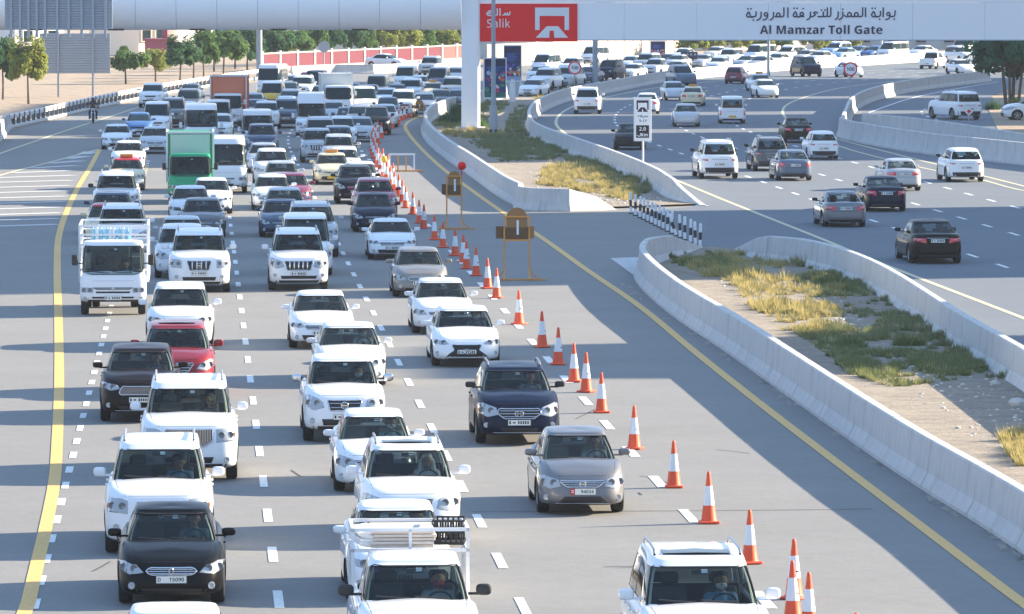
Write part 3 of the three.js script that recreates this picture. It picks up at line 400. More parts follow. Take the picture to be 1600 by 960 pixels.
const built = {};
function bodyOf(key) {
  if (built[key]) return built[key];
  const s = SPEC[key], Z = (d) => s.L / 2 - d, half = halfRing(s.n, s.nr, SIDE_V, SIDE_V);
  const top = s.bed ? [[0, s.hf], [0.5, s.hf + 0.55 * (s.hc - s.hf)], [s.zc, s.hc], [s.zc + 0.3, s.hb], [s.L, s.hd]]
    : s.cab ? [[0, s.hf], [0.16, s.hc], [s.L, s.hb + 0.04]]
    : s.suv ? [[0, s.hf], [0.45 * s.zc, s.hf + 0.6 * (s.hc - s.hf)], [s.zc, s.hc], [s.zc + 0.35, s.hb], [s.L - 0.3, s.hd], [s.L, s.hd - 0.03]]
    : [[0, s.hf], [0.45 * s.zc, s.hf + 0.58 * (s.hc - s.hf)], [s.zc, s.hc], [s.zc + 0.35, s.hb], [s.zb - 0.3, s.hb + 0.05], [s.zb + 0.05, s.hd], [s.L - 0.1, s.hd - 0.02], [s.L, s.hd - 0.09]];
  const ytop = (z) => pl(top, clamp(s.L / 2 - z, 0, s.L));
  const blunt = s.cab || s.bus ? 0.35 : s.n >= 7 ? 0.62 : 1;
  const pf = [[0, 0.13], [0.07, 0.05], [0.2, 0.0], [0.42, 0.012], [0.6, 0.045 * blunt], [0.78, 0.1 * blunt], [0.9, 0.17 * blunt], [0.965, 0.27 * blunt], [1, 0.42 * blunt]];
  const pr = s.suv || s.bed || s.cab ? [[0, 0.12], [0.08, 0.02], [0.22, 0], [0.5, 0.03], [0.9, 0.06], [1, 0.09]] : [[0, 0.13], [0.08, 0.03], [0.25, 0], [0.5, 0.01], [0.75, 0.03], [0.92, 0.06], [1, 0.14]];
  const ps = [[0, 0.07], [0.06, 0.02], [0.2, 0.004], [0.45, 0], [0.62, 0.004], [0.8, 0.028], [0.92, 0.058], [0.97, 0.085], [1, 0.13]];
  const T = [0, 0.05, 0.12, 0.22, 0.34, 0.46, 0.57, 0.67, 0.76, 0.84, 0.9, 0.945, 0.975, 1], rings = [];
  for (const t of T) {
    const w = s.W / 2 - pl(ps, t), lf = s.L / 2 - pl(pf, t), lr = s.L / 2 - pl(pr, t);
    rings.push(half.map(([fx, fz]) => { const z = fz >= 0 ? fz * lf : fz * lr; return [fx * w, s.y0 + (ytop(z) - s.y0) * t, z]; }));
  }
  const last = rings[rings.length - 1];
  for (const k of [0.06, 0.18, 0.36, 0.56, 0.78, 0.97]) rings.push(last.map(([x, y, z]) => { const zz = z * (1 - 0.12 * k); return [x * (1 - k), ytop(zz) + 0.035 * (1 - Math.pow(1 - k, 2)), zz]; }));
  const sh = shell(rings, true), ix = sh.ix.slice();
  for (const [a, b, c, d] of sh.quads) ix.push(a, b, c, b, d, c);
  let closed = mergeVertices(geoOf(sh.p, ix), 1e-4); closed.computeVertexNormals();
  const bvh = new MeshBVH(closed.clone());
  // wheel wells and cabin cut out of the shell
  const cuts = [], zf = Z(s.ax), zr = Z(s.L - s.rx), wells = s.cab ? [zf] : [zf, zr];
  for (const z of wells) for (const q of [-1, 1]) cuts.push(new THREE.CylinderGeometry(s.R + 0.055, s.R + 0.055, 0.36, 22).rotateZ(Math.PI / 2).translate(q * (s.W / 2 - 0.1), s.R, z));
  const cabZ0 = s.cab ? Z(0.3) : Z(s.zc + 0.1), cabZ1 = s.suv || s.cab ? Z(s.zb - 0.12) : Z(s.zb - 0.35), cabW = s.W - 0.36;
  cuts.push(box(cabW, 1.0, cabZ0 - cabZ1, 0, s.hb - 0.46 + 0.5, (cabZ0 + cabZ1) / 2));
  if (s.bed) cuts.push(box(s.W - 0.3, 1.0, s.L - s.zb - 0.28, 0, s.hd - 0.45 + 0.5, (Z(s.zb + 0.14) + Z(s.L - 0.1)) / 2));
  const A = new Brush(closed), B = new Brush(mergeGeometries(cuts.map((c) => { const g = c.toNonIndexed(); g.deleteAttribute('uv'); g.clearGroups(); return g; })));
  A.geometry.clearGroups(); A.updateMatrixWorld(); B.updateMatrixWorld();
  A.material = M.white0 ??= new THREE.MeshStandardMaterial(); B.material = M.liner;
  const R = cutter.evaluate(A, B, SUBTRACTION);
  const body = R.geometry;
  // glasshouse
  const gSide = [0.78, 0.6, 0.4, 0.2, 0.05], gRear = [0.92, 0.85, 0.72, 0.62, 0.5, 0.3, 0.05], gh = halfRing(9, s.suv ? 10 : 7.5, gSide, gRear);
  const VL = [...new Set([0, 0.03, ...s.win, ...s.side, 0.3, 0.5, 0.7, 1])].sort((a, b) => a - b), gr = [];
  const wb = s.W / 2 - s.wbase, wr = s.W / 2 - s.tumble, zMid = (z0, z1) => (z0 + z1) / 2;
  const roofY = (fz) => s.H - 0.035 - 0.05 * fz * fz * (s.cab ? 0.3 : 1);
  const gpt = (fx, fz, v) => {
    const q = s.hbulge ?? 0.03, lift = s.H > 2.4 && !s.bus && !s.cab ? Math.max(0, v - 0.62) : 0;
    const f = lerp(Z(s.zc - 0.04), Z(s.zrf), v) + q * Math.sin(Math.PI * v) + lift * 0.25, r = lerp(Z(s.zb), Z(s.zrr), v) - q * Math.sin(Math.PI * v);
    const z = zMid(f, r) + fz * (f - r) / 2, w = lerp(wb, wr, v) + 0.022 * Math.sin(Math.PI * v), zb0 = zMid(Z(s.zc - 0.04), Z(s.zb)) + fz * (Z(s.zc - 0.04) - Z(s.zb)) / 2;
    return [fx * w, lerp(ytop(zb0) - 0.02, roofY(fz), v), z];
  };
  for (const v of VL) gr.push(gh.map(([fx, fz]) => gpt(fx, fz, v)));
  const e = gr[gr.length - 1], zc0 = (e[0][2] + e[e.length - 1][2]) / 2;
  for (const [k, up] of [[0.025, 0.018], [0.07, 0.032], [0.2, 0.045], [0.45, 0.058], [0.75, 0.064], [0.98, 0.066]]) gr.push(e.map(([x, y, z]) => [x * (1 - k), y + up, z - (z - zc0) * k * 0.5]));
  const gs = shell(gr, 'top'), all = []; for (const [a, b, c, d] of gs.quads) all.push(a, b, c, b, d, c); all.push(...gs.ix);
  const tmp = geoOf(gs.p, all); tmp.computeVertexNormals(); const N = tmp.attributes.normal.array;
  const inset = gs.p.map((v, i) => v - 0.007 * N[i]);
  const sets = { trim: [], roof: gs.ix.slice(), pillar: [[], [], [], []], windshield: [], rear_window: [], side_window: [[], []] };
  const vRear = s.suv ? s.side : [0.05, 0.9];
  for (const [a, b, c, d, j, i, right] of gs.quads) {
    const t = [a, b, c, b, d, c], v0 = VL[j], v1 = VL[j + 1], mid = j < VL.length - 1 ? (v0 + v1) / 2 : 2, k0 = gh[i], k1 = gh[i + 1], fz = (k0[1] + k1[1]) / 2, fx = (k0[0] + k1[0]) / 2;
    const front = k0[2][0] === 'f' && k1[2][0] === 'f', rear = k0[2][0] === 'r' && k1[2][0] === 'r';
    if (front && fx < 0.93 && mid > s.win[0] && mid < s.win[1]) { sets.windshield.push(...t); if (fx > 0.9) sets.trim.push(...t); }
    else if (rear && fx < 0.9 && mid > vRear[0] && mid < vRear[1]) sets.rear_window.push(...t);
    else if (!front && !rear && mid > s.side[0] && mid < s.side[1] && !(fz < (s.cab ? -0.45 : s.suv ? -0.93 : -0.72)) && fz < 0.94) { if (Math.abs(fz) < 0.05 || (fz < -0.62 && fz > -0.72)) sets.pillar[(right ? 2 : 0) + (Math.abs(fz) < 0.05 ? 0 : 1)].push(...t); else sets.side_window[right ? 1 : 0].push([fz > 0 ? 0 : fz > -0.64 ? 1 : 2, t]); }
    else sets.roof.push(...t);
  }
  const g = (ix, src = gs.p) => compact(src, N, ix);
  const panes = []; for (const q of [0, 1]) for (const k of [0, 1, 2]) { const t = sets.side_window[q].filter((x) => x[0] === k).flatMap((x) => x[1]); if (t.length) panes.push(g(t, inset)); }
  const onCabin = (v, u) => gpt(u, Math.pow(1 - Math.pow(Math.abs(u), 9), 1 / 9), v);
  return built[key] = { s, Z, ytop, bvh, body, trim: g(sets.trim, gs.p.map((v, i) => v - 0.035 * N[i])), roof: g(sets.roof), pillars: sets.pillar.filter((t) => t.length).map((t) => g(t, inset)), windshield: g(sets.windshield, inset), rear_window: sets.rear_window.length ? g(sets.rear_window, inset) : null, panes, onCabin, gpt, cabZ0, cabZ1, cabW, cache: {} };
}
const ray = new THREE.Ray();
// A panel that follows the front (dir 1) or the rear (dir -1) of a body: the outline, in metres, is filled by rows and pressed onto the surface.
function panel(b, poly, off = 0.012, dir = 1, ny = 5, nx = 8) {
  const ys = poly.map((p) => p[1]), y0 = Math.min(...ys), y1 = Math.max(...ys), rows = [];
  let lastZ = dir * b.s.L / 2;
  const hit = (x, y) => { ray.origin.set(x, y, dir * 20); ray.direction.set(0, 0, -dir); const h = b.bvh.raycastFirst(ray, THREE.DoubleSide); return h && h.point.z * dir > b.s.L * 0.1 ? h.point.z : null; };
  for (let j = 0; j <= ny; j++) {
    const y = clamp(lerp(y0, y1, j / ny), y0 + 1e-4, y1 - 1e-4); let a = 1e9, c = -1e9;
    for (let i = 0; i < poly.length; i++) { const p = poly[i], q = poly[(i + 1) % poly.length]; if ((p[1] - y) * (q[1] - y) <= 0 && p[1] !== q[1]) { const x = p[0] + (q[0] - p[0]) * (y - p[1]) / (q[1] - p[1]); a = Math.min(a, x); c = Math.max(c, x); } }
    const r = []; let lx = 0; for (const i of Array.from({ length: nx + 1 }, (_, k) => k).sort((p, q) => Math.abs(lerp(a, c, p / nx)) - Math.abs(lerp(a, c, q / nx)))) { let x = lerp(a, c, i / nx); const z = hit(x, y); if (z === null) x = Math.sign(x) * Math.abs(lx); else { lastZ = z; lx = x; } r[i] = V(x, y, lastZ + dir * off); } rows.push(r);
  }
  const back = (v) => V(v.x, v.y, v.z - dir * (off + 0.03));
  const sk = rows.map((r) => [back(r[0]), ...r, back(r[nx])]); sk.unshift(sk[0].map((v, i) => i === 0 || i === nx + 2 ? v.clone() : back(v))); sk.push(sk[sk.length - 1].map((v, i) => i === 0 || i === nx + 2 ? v.clone() : back(v)));
  return gridGeo(sk, dir < 0);
}
const mirror = (poly) => poly.map(([x, y]) => [-x, y]);
const sx = (b, poly, dir = 1) => poly.map(([x, f]) => [x * b.s.W / 2, b.s.y0 + ((dir > 0 ? b.s.hf : b.s.hd) - b.s.y0) * f]);
function frontAt(b, x, y, dir = 1) { ray.origin.set(x, y, dir * 20); ray.direction.set(0, 0, -dir); const h = b.bvh.raycastFirst(ray, THREE.DoubleSide); return h ? h.point.z : dir * b.s.L / 2; }
// faces: x as a share of the half width, y as a share of the height from the sill (0) to the bonnet edge (1)
const LAMP = { swept: [[0.5, 0.66], [0.6, 0.82], [0.86, 0.97], [0.97, 0.93], [0.95, 0.72], [0.76, 0.60]], slim: [[0.48, 0.76], [0.54, 0.88], [0.88, 0.97], [0.97, 0.92], [0.93, 0.78], [0.7, 0.71]], block: [[0.55, 0.58], [0.55, 0.90], [0.90, 0.94], [0.97, 0.6]], big: [[0.48, 0.62], [0.53, 0.84], [0.84, 0.97], [0.97, 0.92], [0.96, 0.62], [0.72, 0.55]], low: [[0.6, 0.42], [0.58, 0.64], [0.96, 0.68], [0.97, 0.44]] };
const box4 = (w0, w1, y0, y1) => [[-w0, y0], [-w1, y1], [w1, y1], [w0, y0]];
const FACE = {
  plain: { lamp: 'swept', grille: box4(0.42, 0.47, 0.64, 0.78), slats: 2, intake: box4(0.52, 0.6, 0.1, 0.36), fog: [0.76, 0.24], plate: 0.46, badge: 'oval' },
  fluence: { lamp: 'swept', grille: [[-0.36, 0.60], [-0.46, 0.70], [-0.38, 0.80], [0.38, 0.80], [0.46, 0.70], [0.36, 0.60]], rim: 1, slats: 3, intake: box4(0.6, 0.66, 0.04, 0.2), fog: [0.72, 0.28], plate: 0.47, badge: 'diamond' },
  acadia: { lamp: 'block', grille: box4(0.34, 0.4, 0.66, 0.82), rim: 1, mesh: 1, intake: box4(0.55, 0.58, 0.08, 0.2), fog: [0.76, 0.3], plate: 0.42, letters: 'GMC' },
  yukon: { lamp: 'block', grille: [[-0.3, 0.5], [-0.47, 0.62], [-0.47, 0.88], [0.47, 0.88], [0.47, 0.62], [0.3, 0.5]], rim: 1, mesh: 1, intake: box4(0.45, 0.5, 0.12, 0.26), fog: [0.76, 0.2], plate: 0.36 },
  lincoln: { lamp: 'slim', grille: [[-0.46, 0.58], [-0.5, 0.66], [-0.42, 0.84], [0.42, 0.84], [0.5, 0.66], [0.46, 0.58]], rim: 1, mesh: 1, intake: box4(0.5, 0.54, 0.1, 0.22), fog: [0.76, 0.24], plate: 0.42, lip: 1 },
  vmotion: { lamp: 'swept', grille: [[-0.28, 0.56], [-0.44, 0.84], [0.44, 0.84], [0.28, 0.56]], rim: 1, slats: 3, intake: box4(0.4, 0.5, 0.08, 0.3), fog: [0.78, 0.26], plate: 0.44, badge: 'ring' },
  versa: { lamp: 'big', grille: [[-0.34, 0.6], [-0.52, 0.8], [0.52, 0.8], [0.34, 0.6]], rim: 1, slats: 3, intake: [[-0.56, 0.06], [-0.4, 0.3], [0.4, 0.3], [0.56, 0.06]], fog: [0.8, 0.26], plate: 0.46, badge: 'ring', lip: 1, redplate: 1 },
  navara: { lamp: 'big', grille: box4(0.34, 0.4, 0.54, 0.82), slats: 2, rim: 1, intake: box4(0.5, 0.54, 0.12, 0.3), fog: [0.76, 0.26], plate: 0.36, badge: 'ring' },
  infiniti: { lamp: 'big', grille: box4(0.36, 0.42, 0.62, 0.84), slats: 3, intake: box4(0.52, 0.56, 0.08, 0.28), fog: [0.76, 0.24], plate: 0.42 },
  spindle: { lamp: 'slim', grille: [[-0.58, 0.1], [-0.56, 0.22], [-0.36, 0.48], [-0.42, 0.72], [0.42, 0.72], [0.36, 0.48], [0.56, 0.22], [0.58, 0.1]], slats: 5, rim: 1, intake: null, fog: [0.82, 0.3], plate: 0.38, badge: 'oval' },
  santafe: { lamp: 'big', grille: [[-0.34, 0.5], [-0.5, 0.66], [-0.46, 0.8], [0.46, 0.8], [0.5, 0.66], [0.34, 0.5]], slats: 3, rim: 1, intake: box4(0.4, 0.44, 0.08, 0.22), fog: [0.76, 0.3], plate: 0.38, badge: 'oval', lip: 1 },
  prado: { lamp: 'big', grille: [[-0.38, 0.5], [-0.46, 0.84], [0.46, 0.84], [0.38, 0.5]], vert: 5, rim: 1, intake: box4(0.56, 0.6, 0.16, 0.28), fog: [0.78, 0.3], plate: 0.36 },
  patrol: { lamp: 'block', grille: box4(0.3, 0.38, 0.52, 0.84), vert: 4, rim: 1, intake: box4(0.5, 0.54, 0.14, 0.27), fog: [0.72, 0.28], plate: 0.4, badge: 'ring' },
  wing: { lamp: 'slim', grille: box4(0.44, 0.5, 0.66, 0.84), slats: 2, rim: 1, intake: box4(0.54, 0.6, 0.12, 0.36), fog: [0.74, 0.26], plate: 0.46, badge: 'oval' },
  camry: { lamp: 'slim', grille: [[-0.2, 0.66], [-0.5, 0.74], [-0.5, 0.8], [0.5, 0.8], [0.5, 0.74], [0.2, 0.66]], slats: 1, intake: [[-0.66, 0.08], [-0.54, 0.4], [0.54, 0.4], [0.66, 0.08]], fog: [0.84, 0.2], plate: 0.3, badge: 'oval', yplate: 1 },
  van: { lamp: 'big', grille: box4(0.42, 0.44, 0.56, 0.68), slats: 2, intake: box4(0.5, 0.52, 0.1, 0.24), fog: [0.76, 0.2], plate: 0.36 },
  bus: { lamp: 'low', grille: box4(0.4, 0.4, 0.5, 0.6), slats: 2, intake: box4(0.36, 0.36, 0.1, 0.22), fog: [0.76, 0.18], plate: 0.34 },
  hino: { lamp: 'low', grille: [[-0.5, 0.56], [-0.62, 0.66], [0.62, 0.66], [0.5, 0.56]], slats: 1, intake: box4(0.5, 0.52, 0.4, 0.48), fog: [0.84, 0.16], plate: 0.18, badge: 'ring', slots: 1 },
};
const REAR = {
  sedan: { lamp: [[0.5, 0.58], [0.52, 0.82], [0.95, 0.88], [0.96, 0.62]], plate: 0.7, trunk: 1, bumper: 0.16 },
  limo: { lamp: [[0.42, 0.62], [0.44, 0.86], [0.95, 0.88], [0.96, 0.66]], plate: 0.72, trunk: 1, bumper: 0.14, chrome: 0.83 },
  round: { lamp: [[0.62, 0.58], [0.58, 0.72], [0.64, 0.86], [0.92, 0.90], [0.965, 0.64]], plate: 0.68, trunk: 1, bumper: 0.2 },
  suv: { lamp: [[0.6, 0.7], [0.58, 0.8], [0.96, 0.86], [0.98, 0.72]], plate: 0.52, bumper: 0.34 },
  sharp: { lamp: [[0.52, 0.8], [0.7, 0.74], [0.97, 0.8], [0.97, 0.9], [0.7, 0.84]], plate: 0.56, bumper: 0.3 },
  box: { lamp: [[0.84, 0.44], [0.84, 0.9], [0.98, 0.9], [0.98, 0.44]], plate: 0.34, bumper: 0.16 },
};
function plateTexture(text, red) {
  const c = document.createElement('canvas'); c.width = 256; c.height = 64; const g = c.getContext('2d');
  g.fillStyle = '#e4e4de'; g.fillRect(0, 0, 256, 64); g.strokeStyle = '#555'; g.lineWidth = 3; g.strokeRect(2, 2, 252, 60); g.fillStyle = '#16161a';
  if (red) { g.fillStyle = '#b8182a'; g.fillRect(4, 4, 46, 56); g.fillStyle = '#f0d8d8'; g.fillRect(14, 16, 26, 10); g.fillRect(14, 34, 26, 10); g.fillStyle = '#16161a'; }
  if (text) { g.font = 'bold 46px sans-serif'; const [a, b] = text.split(' '); g.fillText(a, red ? 56 : 10, 48); g.fillText(b, 108, 48); }
  else { for (const [x, w] of [[14, 22], [54, 34], [112, 20], [138, 20], [164, 20], [190, 20], [216, 20]]) g.fillRect(x, x === 54 ? 24 : 14, w - 3, x === 54 ? 16 : 34); }
  const t = new THREE.CanvasTexture(c); t.colorSpace = THREE.SRGBColorSpace; return t;
}
const PLATES = {}; const plateMat = (text, red) => PLATES[text + red] ??= new THREE.MeshStandardMaterial({ map: plateTexture(text, red), roughness: 0.45 });
const wheels = {};
function wheelGeos(R) {
  if (wheels[R]) return wheels[R];
  const w = 0.115, r = R * 0.66;
  const tyre = lathe([[r, -w * 0.8], [r + 0.02, -w], [R - 0.03, -w], [R - 0.005, -w * 0.8], [R, -w * 0.4], [R, w * 0.4], [R - 0.005, w * 0.8], [R - 0.03, w], [r + 0.02, w], [r, w * 0.8]], 22).rotateZ(Math.PI / 2);
  const rim = [new THREE.CylinderGeometry(r, r, 0.1, 20, 1, true).rotateZ(Math.PI / 2), new THREE.CylinderGeometry(0.055, 0.06, 0.05, 10).rotateZ(Math.PI / 2).translate(w * 0.72, 0, 0), new THREE.TorusGeometry(r - 0.012, 0.014, 6, 20).rotateY(Math.PI / 2).translate(w * 0.8, 0, 0)];
  for (let k = 0; k < 5; k++) rim.push(box(0.03, r * 0.95, 0.06).translate(w * 0.66, r * 0.48, 0).rotateX(k * Math.PI * 2 / 5));
  const disc = new THREE.CylinderGeometry(r * 0.98, r * 0.98, 0.012, 18).rotateZ(Math.PI / 2).translate(w * 0.2, 0, 0);
  return wheels[R] = { tyre, rim: join(rim), disc };
}
function addWheels(o, s, Z, axles, lod) {
  const { tyre, rim, disc } = wheelGeos(s.R);
  for (const d of axles) for (const q of [-1, 1]) {
    const w = add('wheel', tyre, M.rubber, o); w.position.set(q * (s.W / 2 - 0.145), s.R, Z(d)); if (q < 0) w.rotation.y = Math.PI;
    if (lod) { add('rim', rim, M.alloy, w); } add('wheel_disc', disc, lod ? M.trim : M.alloy, w);
  }
}
// One vehicle prototype. opt: face / rear, lod (1 near, 0 far), dir (1 shows the front, -1 the rear), extras
const protos = {};
function car(key, opt) {
  const b = bodyOf(key), { s, Z } = b, o = new THREE.Group(), lod = opt.lod, dir = opt.dir ?? 1, face = FACE[opt.face ?? 'plain'], rear = REAR[opt.rear ?? (s.suv ? 'suv' : 'sedan')];
  const c = (k, fn) => b.cache[k] ??= fn();
  const bm = add('body', b.body, [opt.paint, M.liner], o); bm.userData.paint = 1;
  const rf = add('roof', b.roof, opt.roof ?? opt.paint, o);
  b.pillars.forEach((p) => add('pillar', p, M.trim, o));
  if (lod) add('pillar_trim', b.trim, M.seatl, o);
  const gm = lod ? M.glass : M.dglass;
  add('windshield', b.windshield, gm, o); if (b.rear_window) add('rear_window', b.rear_window, lod ? (opt.tinted || dir > 0 ? M.tint : M.glass) : M.dglass, o);
  b.panes.forEach((p) => add('side_window', p, lod ? M.tint : M.dglass, o));
  addWheels(o, s, Z, s.cab ? [s.ax] : [s.ax, s.L - s.rx], lod);
  const nx = lod ? 8 : 4, ny = lod ? 5 : 2, W2 = s.W / 2;
  const mir = c('mirror', () => { const y = s.hc + 0.07, z = Z(s.zc + (s.cab || s.bus ? 0.1 : 0.5)), tall = s.cab || s.bus || s.H > 2.4, mx = W2 + (tall ? 0.14 : s.H > 1.7 ? 0.08 : 0.045), g = tall ? rbox(0.18, 0.32, 0.1, 0.04) : new THREE.SphereGeometry(0.5, 16, 10); if (!tall) { const p = g.attributes.position; for (let i = 0; i < p.count; i++) { const v = [p.getX(i), p.getY(i), p.getZ(i)].map((q) => Math.sign(q) * Math.pow(Math.abs(q) * 2, 0.62) / 2); p.setXYZ(i, v[0] * 0.23, v[1] * (s.H > 1.7 ? 0.17 : 0.135), v[2] * 0.12); } g.computeVertexNormals(); } return [1, -1].map((q) => join([g.clone().translate(q * mx, y + (s.cab ? 0.3 : 0.03), z), box(0.2, 0.035, 0.06, q * (mx - 0.13), y + (s.cab ? 0.2 : -0.03), z)])); });
  for (const g of mir) add('mirror', g, opt.mirror ?? opt.paint, o);
  if (dir > 0) {
    const f = face, K = opt.face ?? 'plain', lampP = LAMP[f.lamp];
    for (const q of [1, -1]) {
      const P = c(K + 'lamp' + q + lod, () => { const p = sx(b, lampP); return panel(b, q > 0 ? p : mirror(p), 0.008, 1, lod ? 12 : 3, lod ? 10 : 4); });
      const L = add('headlamp', P, M.lens, o);
      if (lod) {
        const cx = lampP.reduce((a, p) => a + p[0], 0) / lampP.length * W2, cy = s.y0 + (s.hf - s.y0) * lampP.reduce((a, p) => a + p[1], 0) / lampP.length, r = 0.055;
        c(K + 'refl' + q, () => [-1, 1].map((k) => { const x = q * cx + k * 0.09, z = frontAt(b, x, cy); return lathe([[0, 0.0], [0.03, 0.004], [r, 0.016], [r + 0.008, 0.01], [r + 0.01, 0]], 14).rotateX(Math.PI / 2).translate(x, cy, z + 0.012); })).forEach((g) => add('lamp_reflector', g, M.lensdark, L));
        if (f.lamp === 'block' || f.lamp === 'big') add('indicator', c(K + 'ind' + q, () => { const x = q * Math.min(cx + 0.17, W2 * 0.9), y = cy - 0.01, z = frontAt(b, x, y); return rbox(0.05, 0.09, 0.03, 0.01, x, y, z + 0.006); }), M.amber, L);
      }
    }
    const gp = sx(b, f.grille), gy0 = Math.min(...gp.map((p) => p[1])), gy1 = Math.max(...gp.map((p) => p[1])), gw = Math.max(...gp.map((p) => p[0]));
    const G = add('grille', c(K + 'grille' + lod, () => panel(b, gp, 0.006, 1, ny, nx)), M.black, o);
    const widthAt = (y) => { let c2 = 0; for (let i = 0; i < gp.length; i++) { const p = gp[i], q = gp[(i + 1) % gp.length]; if ((p[1] - y) * (q[1] - y) <= 0 && p[1] !== q[1]) c2 = Math.max(c2, p[0] + (q[0] - p[0]) * (y - p[1]) / (q[1] - p[1])); } return c2; };
    if (lod) {
      for (let k = 0; k < (f.slats ?? 0); k++) { const y = lerp(gy0, gy1, (k + 0.7) / (f.slats + 0.4)), w = widthAt(y) - 0.02; add('grille_slat', c(K + 'slat' + k, () => panel(b, [[-w, y - 0.008], [-w, y + 0.008], [w, y + 0.008], [w, y - 0.008]], 0.026, 1, 2, 10)), f.lamp === 'slim' && f.slats > 3 ? M.trim : M.chrome, G); }
      for (let k = 0; k < (f.vert ?? 0); k++) { const x = lerp(-gw, gw, (k + 0.75) / (f.vert + 0.5)) * 0.86; add('grille_slat', c(K + 'vert' + k, () => panel(b, [[x - 0.022, gy0 + 0.02], [x - 0.022, gy1 - 0.02], [x + 0.022, gy1 - 0.02], [x + 0.022, gy0 + 0.02]], 0.028, 1, 3, 2)), M.chrome, G); }
      if (f.mesh) add('grille_mesh', c(K + 'mesh', () => { const out = []; for (let y = gy0 + 0.025; y < gy1 - 0.01; y += 0.042) { const w = widthAt(y) - 0.01; for (let x = -w; x < w; x += 0.05) { const z = frontAt(b, x, y); out.push(box(0.008, 0.052, 0.006).rotateZ(0.7).translate(x, y, z + 0.013), box(0.008, 0.052, 0.006).rotateZ(-0.7).translate(x, y, z + 0.015)); } } return join(out); }), M.chrome, G);
      if (f.rim) add('grille_surround', c(K + 'rim', () => { const pts = []; for (let i = 0; i < gp.length; i++) { const p = gp[i], q = gp[(i + 1) % gp.length], m = Math.max(1, Math.round(Math.hypot(q[0] - p[0], q[1] - p[1]) / 0.12)); for (let k = 0; k < m; k++) { const x = lerp(p[0], q[0], k / m), y = lerp(p[1], q[1], k / m); pts.push(V(x, y, frontAt(b, x, y) + 0.012)); } } return tube(pts, 0.014, pts.length * 2, 5, true); }), M.chrome, G);
      if (f.badge) add('badge', c(K + 'badge', () => { const y = (gy0 + gy1) / 2, z = frontAt(b, 0, y) + 0.035; const r = Math.min(0.075, (gy1 - gy0) * 0.5); return f.badge === 'ring' ? join([new THREE.TorusGeometry(r, 0.012, 6, 20).translate(0, y, z), box(r * 2.3, 0.032, 0.014, 0, y, z)]) : f.badge === 'diamond' ? new THREE.TorusGeometry(r * 1.1, 0.02, 4, 4).scale(0.72, 1, 1).translate(0, y, z) : join([new THREE.TorusGeometry(r, 0.011, 6, 20).scale(1.25, 0.8, 1).translate(0, y, z), box(0.012, r * 1.2, 0.012, -0.03, y, z), box(0.012, r * 1.2, 0.012, 0.03, y, z), box(0.07, 0.012, 0.012, 0, y, z)]); }), M.chrome, o);
      if (f.letters) add('badge', c(K + 'letters', () => { const y = (gy0 + gy1) / 2 - 0.045, t = new TextGeometry(f.letters, { font: FONT_B, size: 0.1, depth: 0.012, curveSegments: 3 }); t.computeBoundingBox(); return t.translate(-t.boundingBox.max.x / 2, y, frontAt(b, 0, y) + 0.03); }), M.redm, o);
      if (f.fog) for (const q of [1, -1]) add('fog_lamp', c(K + 'fog' + q, () => { const x = q * f.fog[0] * W2, y = s.y0 + (s.hf - s.y0) * f.fog[1], z = frontAt(b, x, y); return lathe([[0, 0.006], [0.035, 0.008], [0.05, 0.016], [0.06, 0.012], [0.062, -0.03]], 14).rotateX(Math.PI / 2).rotateY(q * 0.35).translate(x, y, z + 0.008); }), M.lens, o);
      if (f.lip) add('bumper_trim', c(K + 'lip', () => panel(b, sx(b, [[-0.6, 0.045], [-0.6, 0.075], [0.6, 0.075], [0.6, 0.045]]), 0.02, 1, 2, 12)), M.chrome, o);
      if (f.slots) for (const q of [1, -1]) add('bumper_slot', c(K + 'slot' + q, () => { const p = sx(b, [[0.28, 0.16], [0.24, 0.24], [0.64, 0.24], [0.6, 0.16]]); return panel(b, q > 0 ? p : mirror(p), 0.006, 1, 3, 4); }), M.black, o);
      add('bonnet_gap', c(K + 'gap', () => { const y = s.y0 + (s.hf - s.y0) * 0.955; return panel(b, [[-0.62 * W2, y - 0.003], [-0.62 * W2, y + 0.003], [0.62 * W2, y + 0.003], [0.62 * W2, y - 0.003]], 0.002, 1, 1, 12); }), M.trim, o);
      for (const q of [-1, 1]) add('bonnet_seam', c('seam' + q, () => { const rows = []; for (let k = 0; k <= 8; k++) { const z = lerp(Z(s.zc - 0.02), Z(0.16 + s.zc * 0.12), k / 8), x = q * W2 * lerp(0.80, 0.72, k / 8), r = []; for (const e of [-0.004, 0.004]) { ray.origin.set(x + e, 20, z); ray.direction.set(0, -1, 0); const h = b.bvh.raycastFirst(ray, THREE.DoubleSide); r.push(V(x + e, (h ? h.point.y : s.hc) + 0.0015, z)); } rows.push(r); } return gridGeo(rows, true); }), M.trim, o);
      add('windshield_seal', c('seal', () => { const p = [], q = (u, v) => { const t = b.onCabin(v, u); p.push(V(t[0], t[1], t[2] + 0.004)); }, [v0, v1] = s.win; for (let k = 0; k <= 8; k++) q(lerp(-0.94, 0.94, k / 8), v0); for (let k = 1; k <= 5; k++) q(0.94, lerp(v0, v1, k / 5)); for (let k = 1; k <= 8; k++) q(lerp(0.94, -0.94, k / 8), v1); for (let k = 1; k < 5; k++) q(-0.94, lerp(v1, v0, k / 5)); return new THREE.TubeGeometry(new THREE.CatmullRomCurve3(p, true, 'centripetal'), 60, 0.013, 5, true); }), M.trim, o);
      c('wiper', () => { const A = (u, v) => { const p = b.onCabin(v, u); return V(p[0], p[1] + 0.014, p[2] + 0.022); }; return [tube([A(-0.74, 0.13), A(-0.5, 0.10), A(-0.12, 0.075)], 0.012, 8, 4), tube([A(-0.02, 0.12), A(0.2, 0.095), A(0.62, 0.075)], 0.012, 8, 4)]; }).forEach((q) => add('wiper', q, M.trim, o));
    }
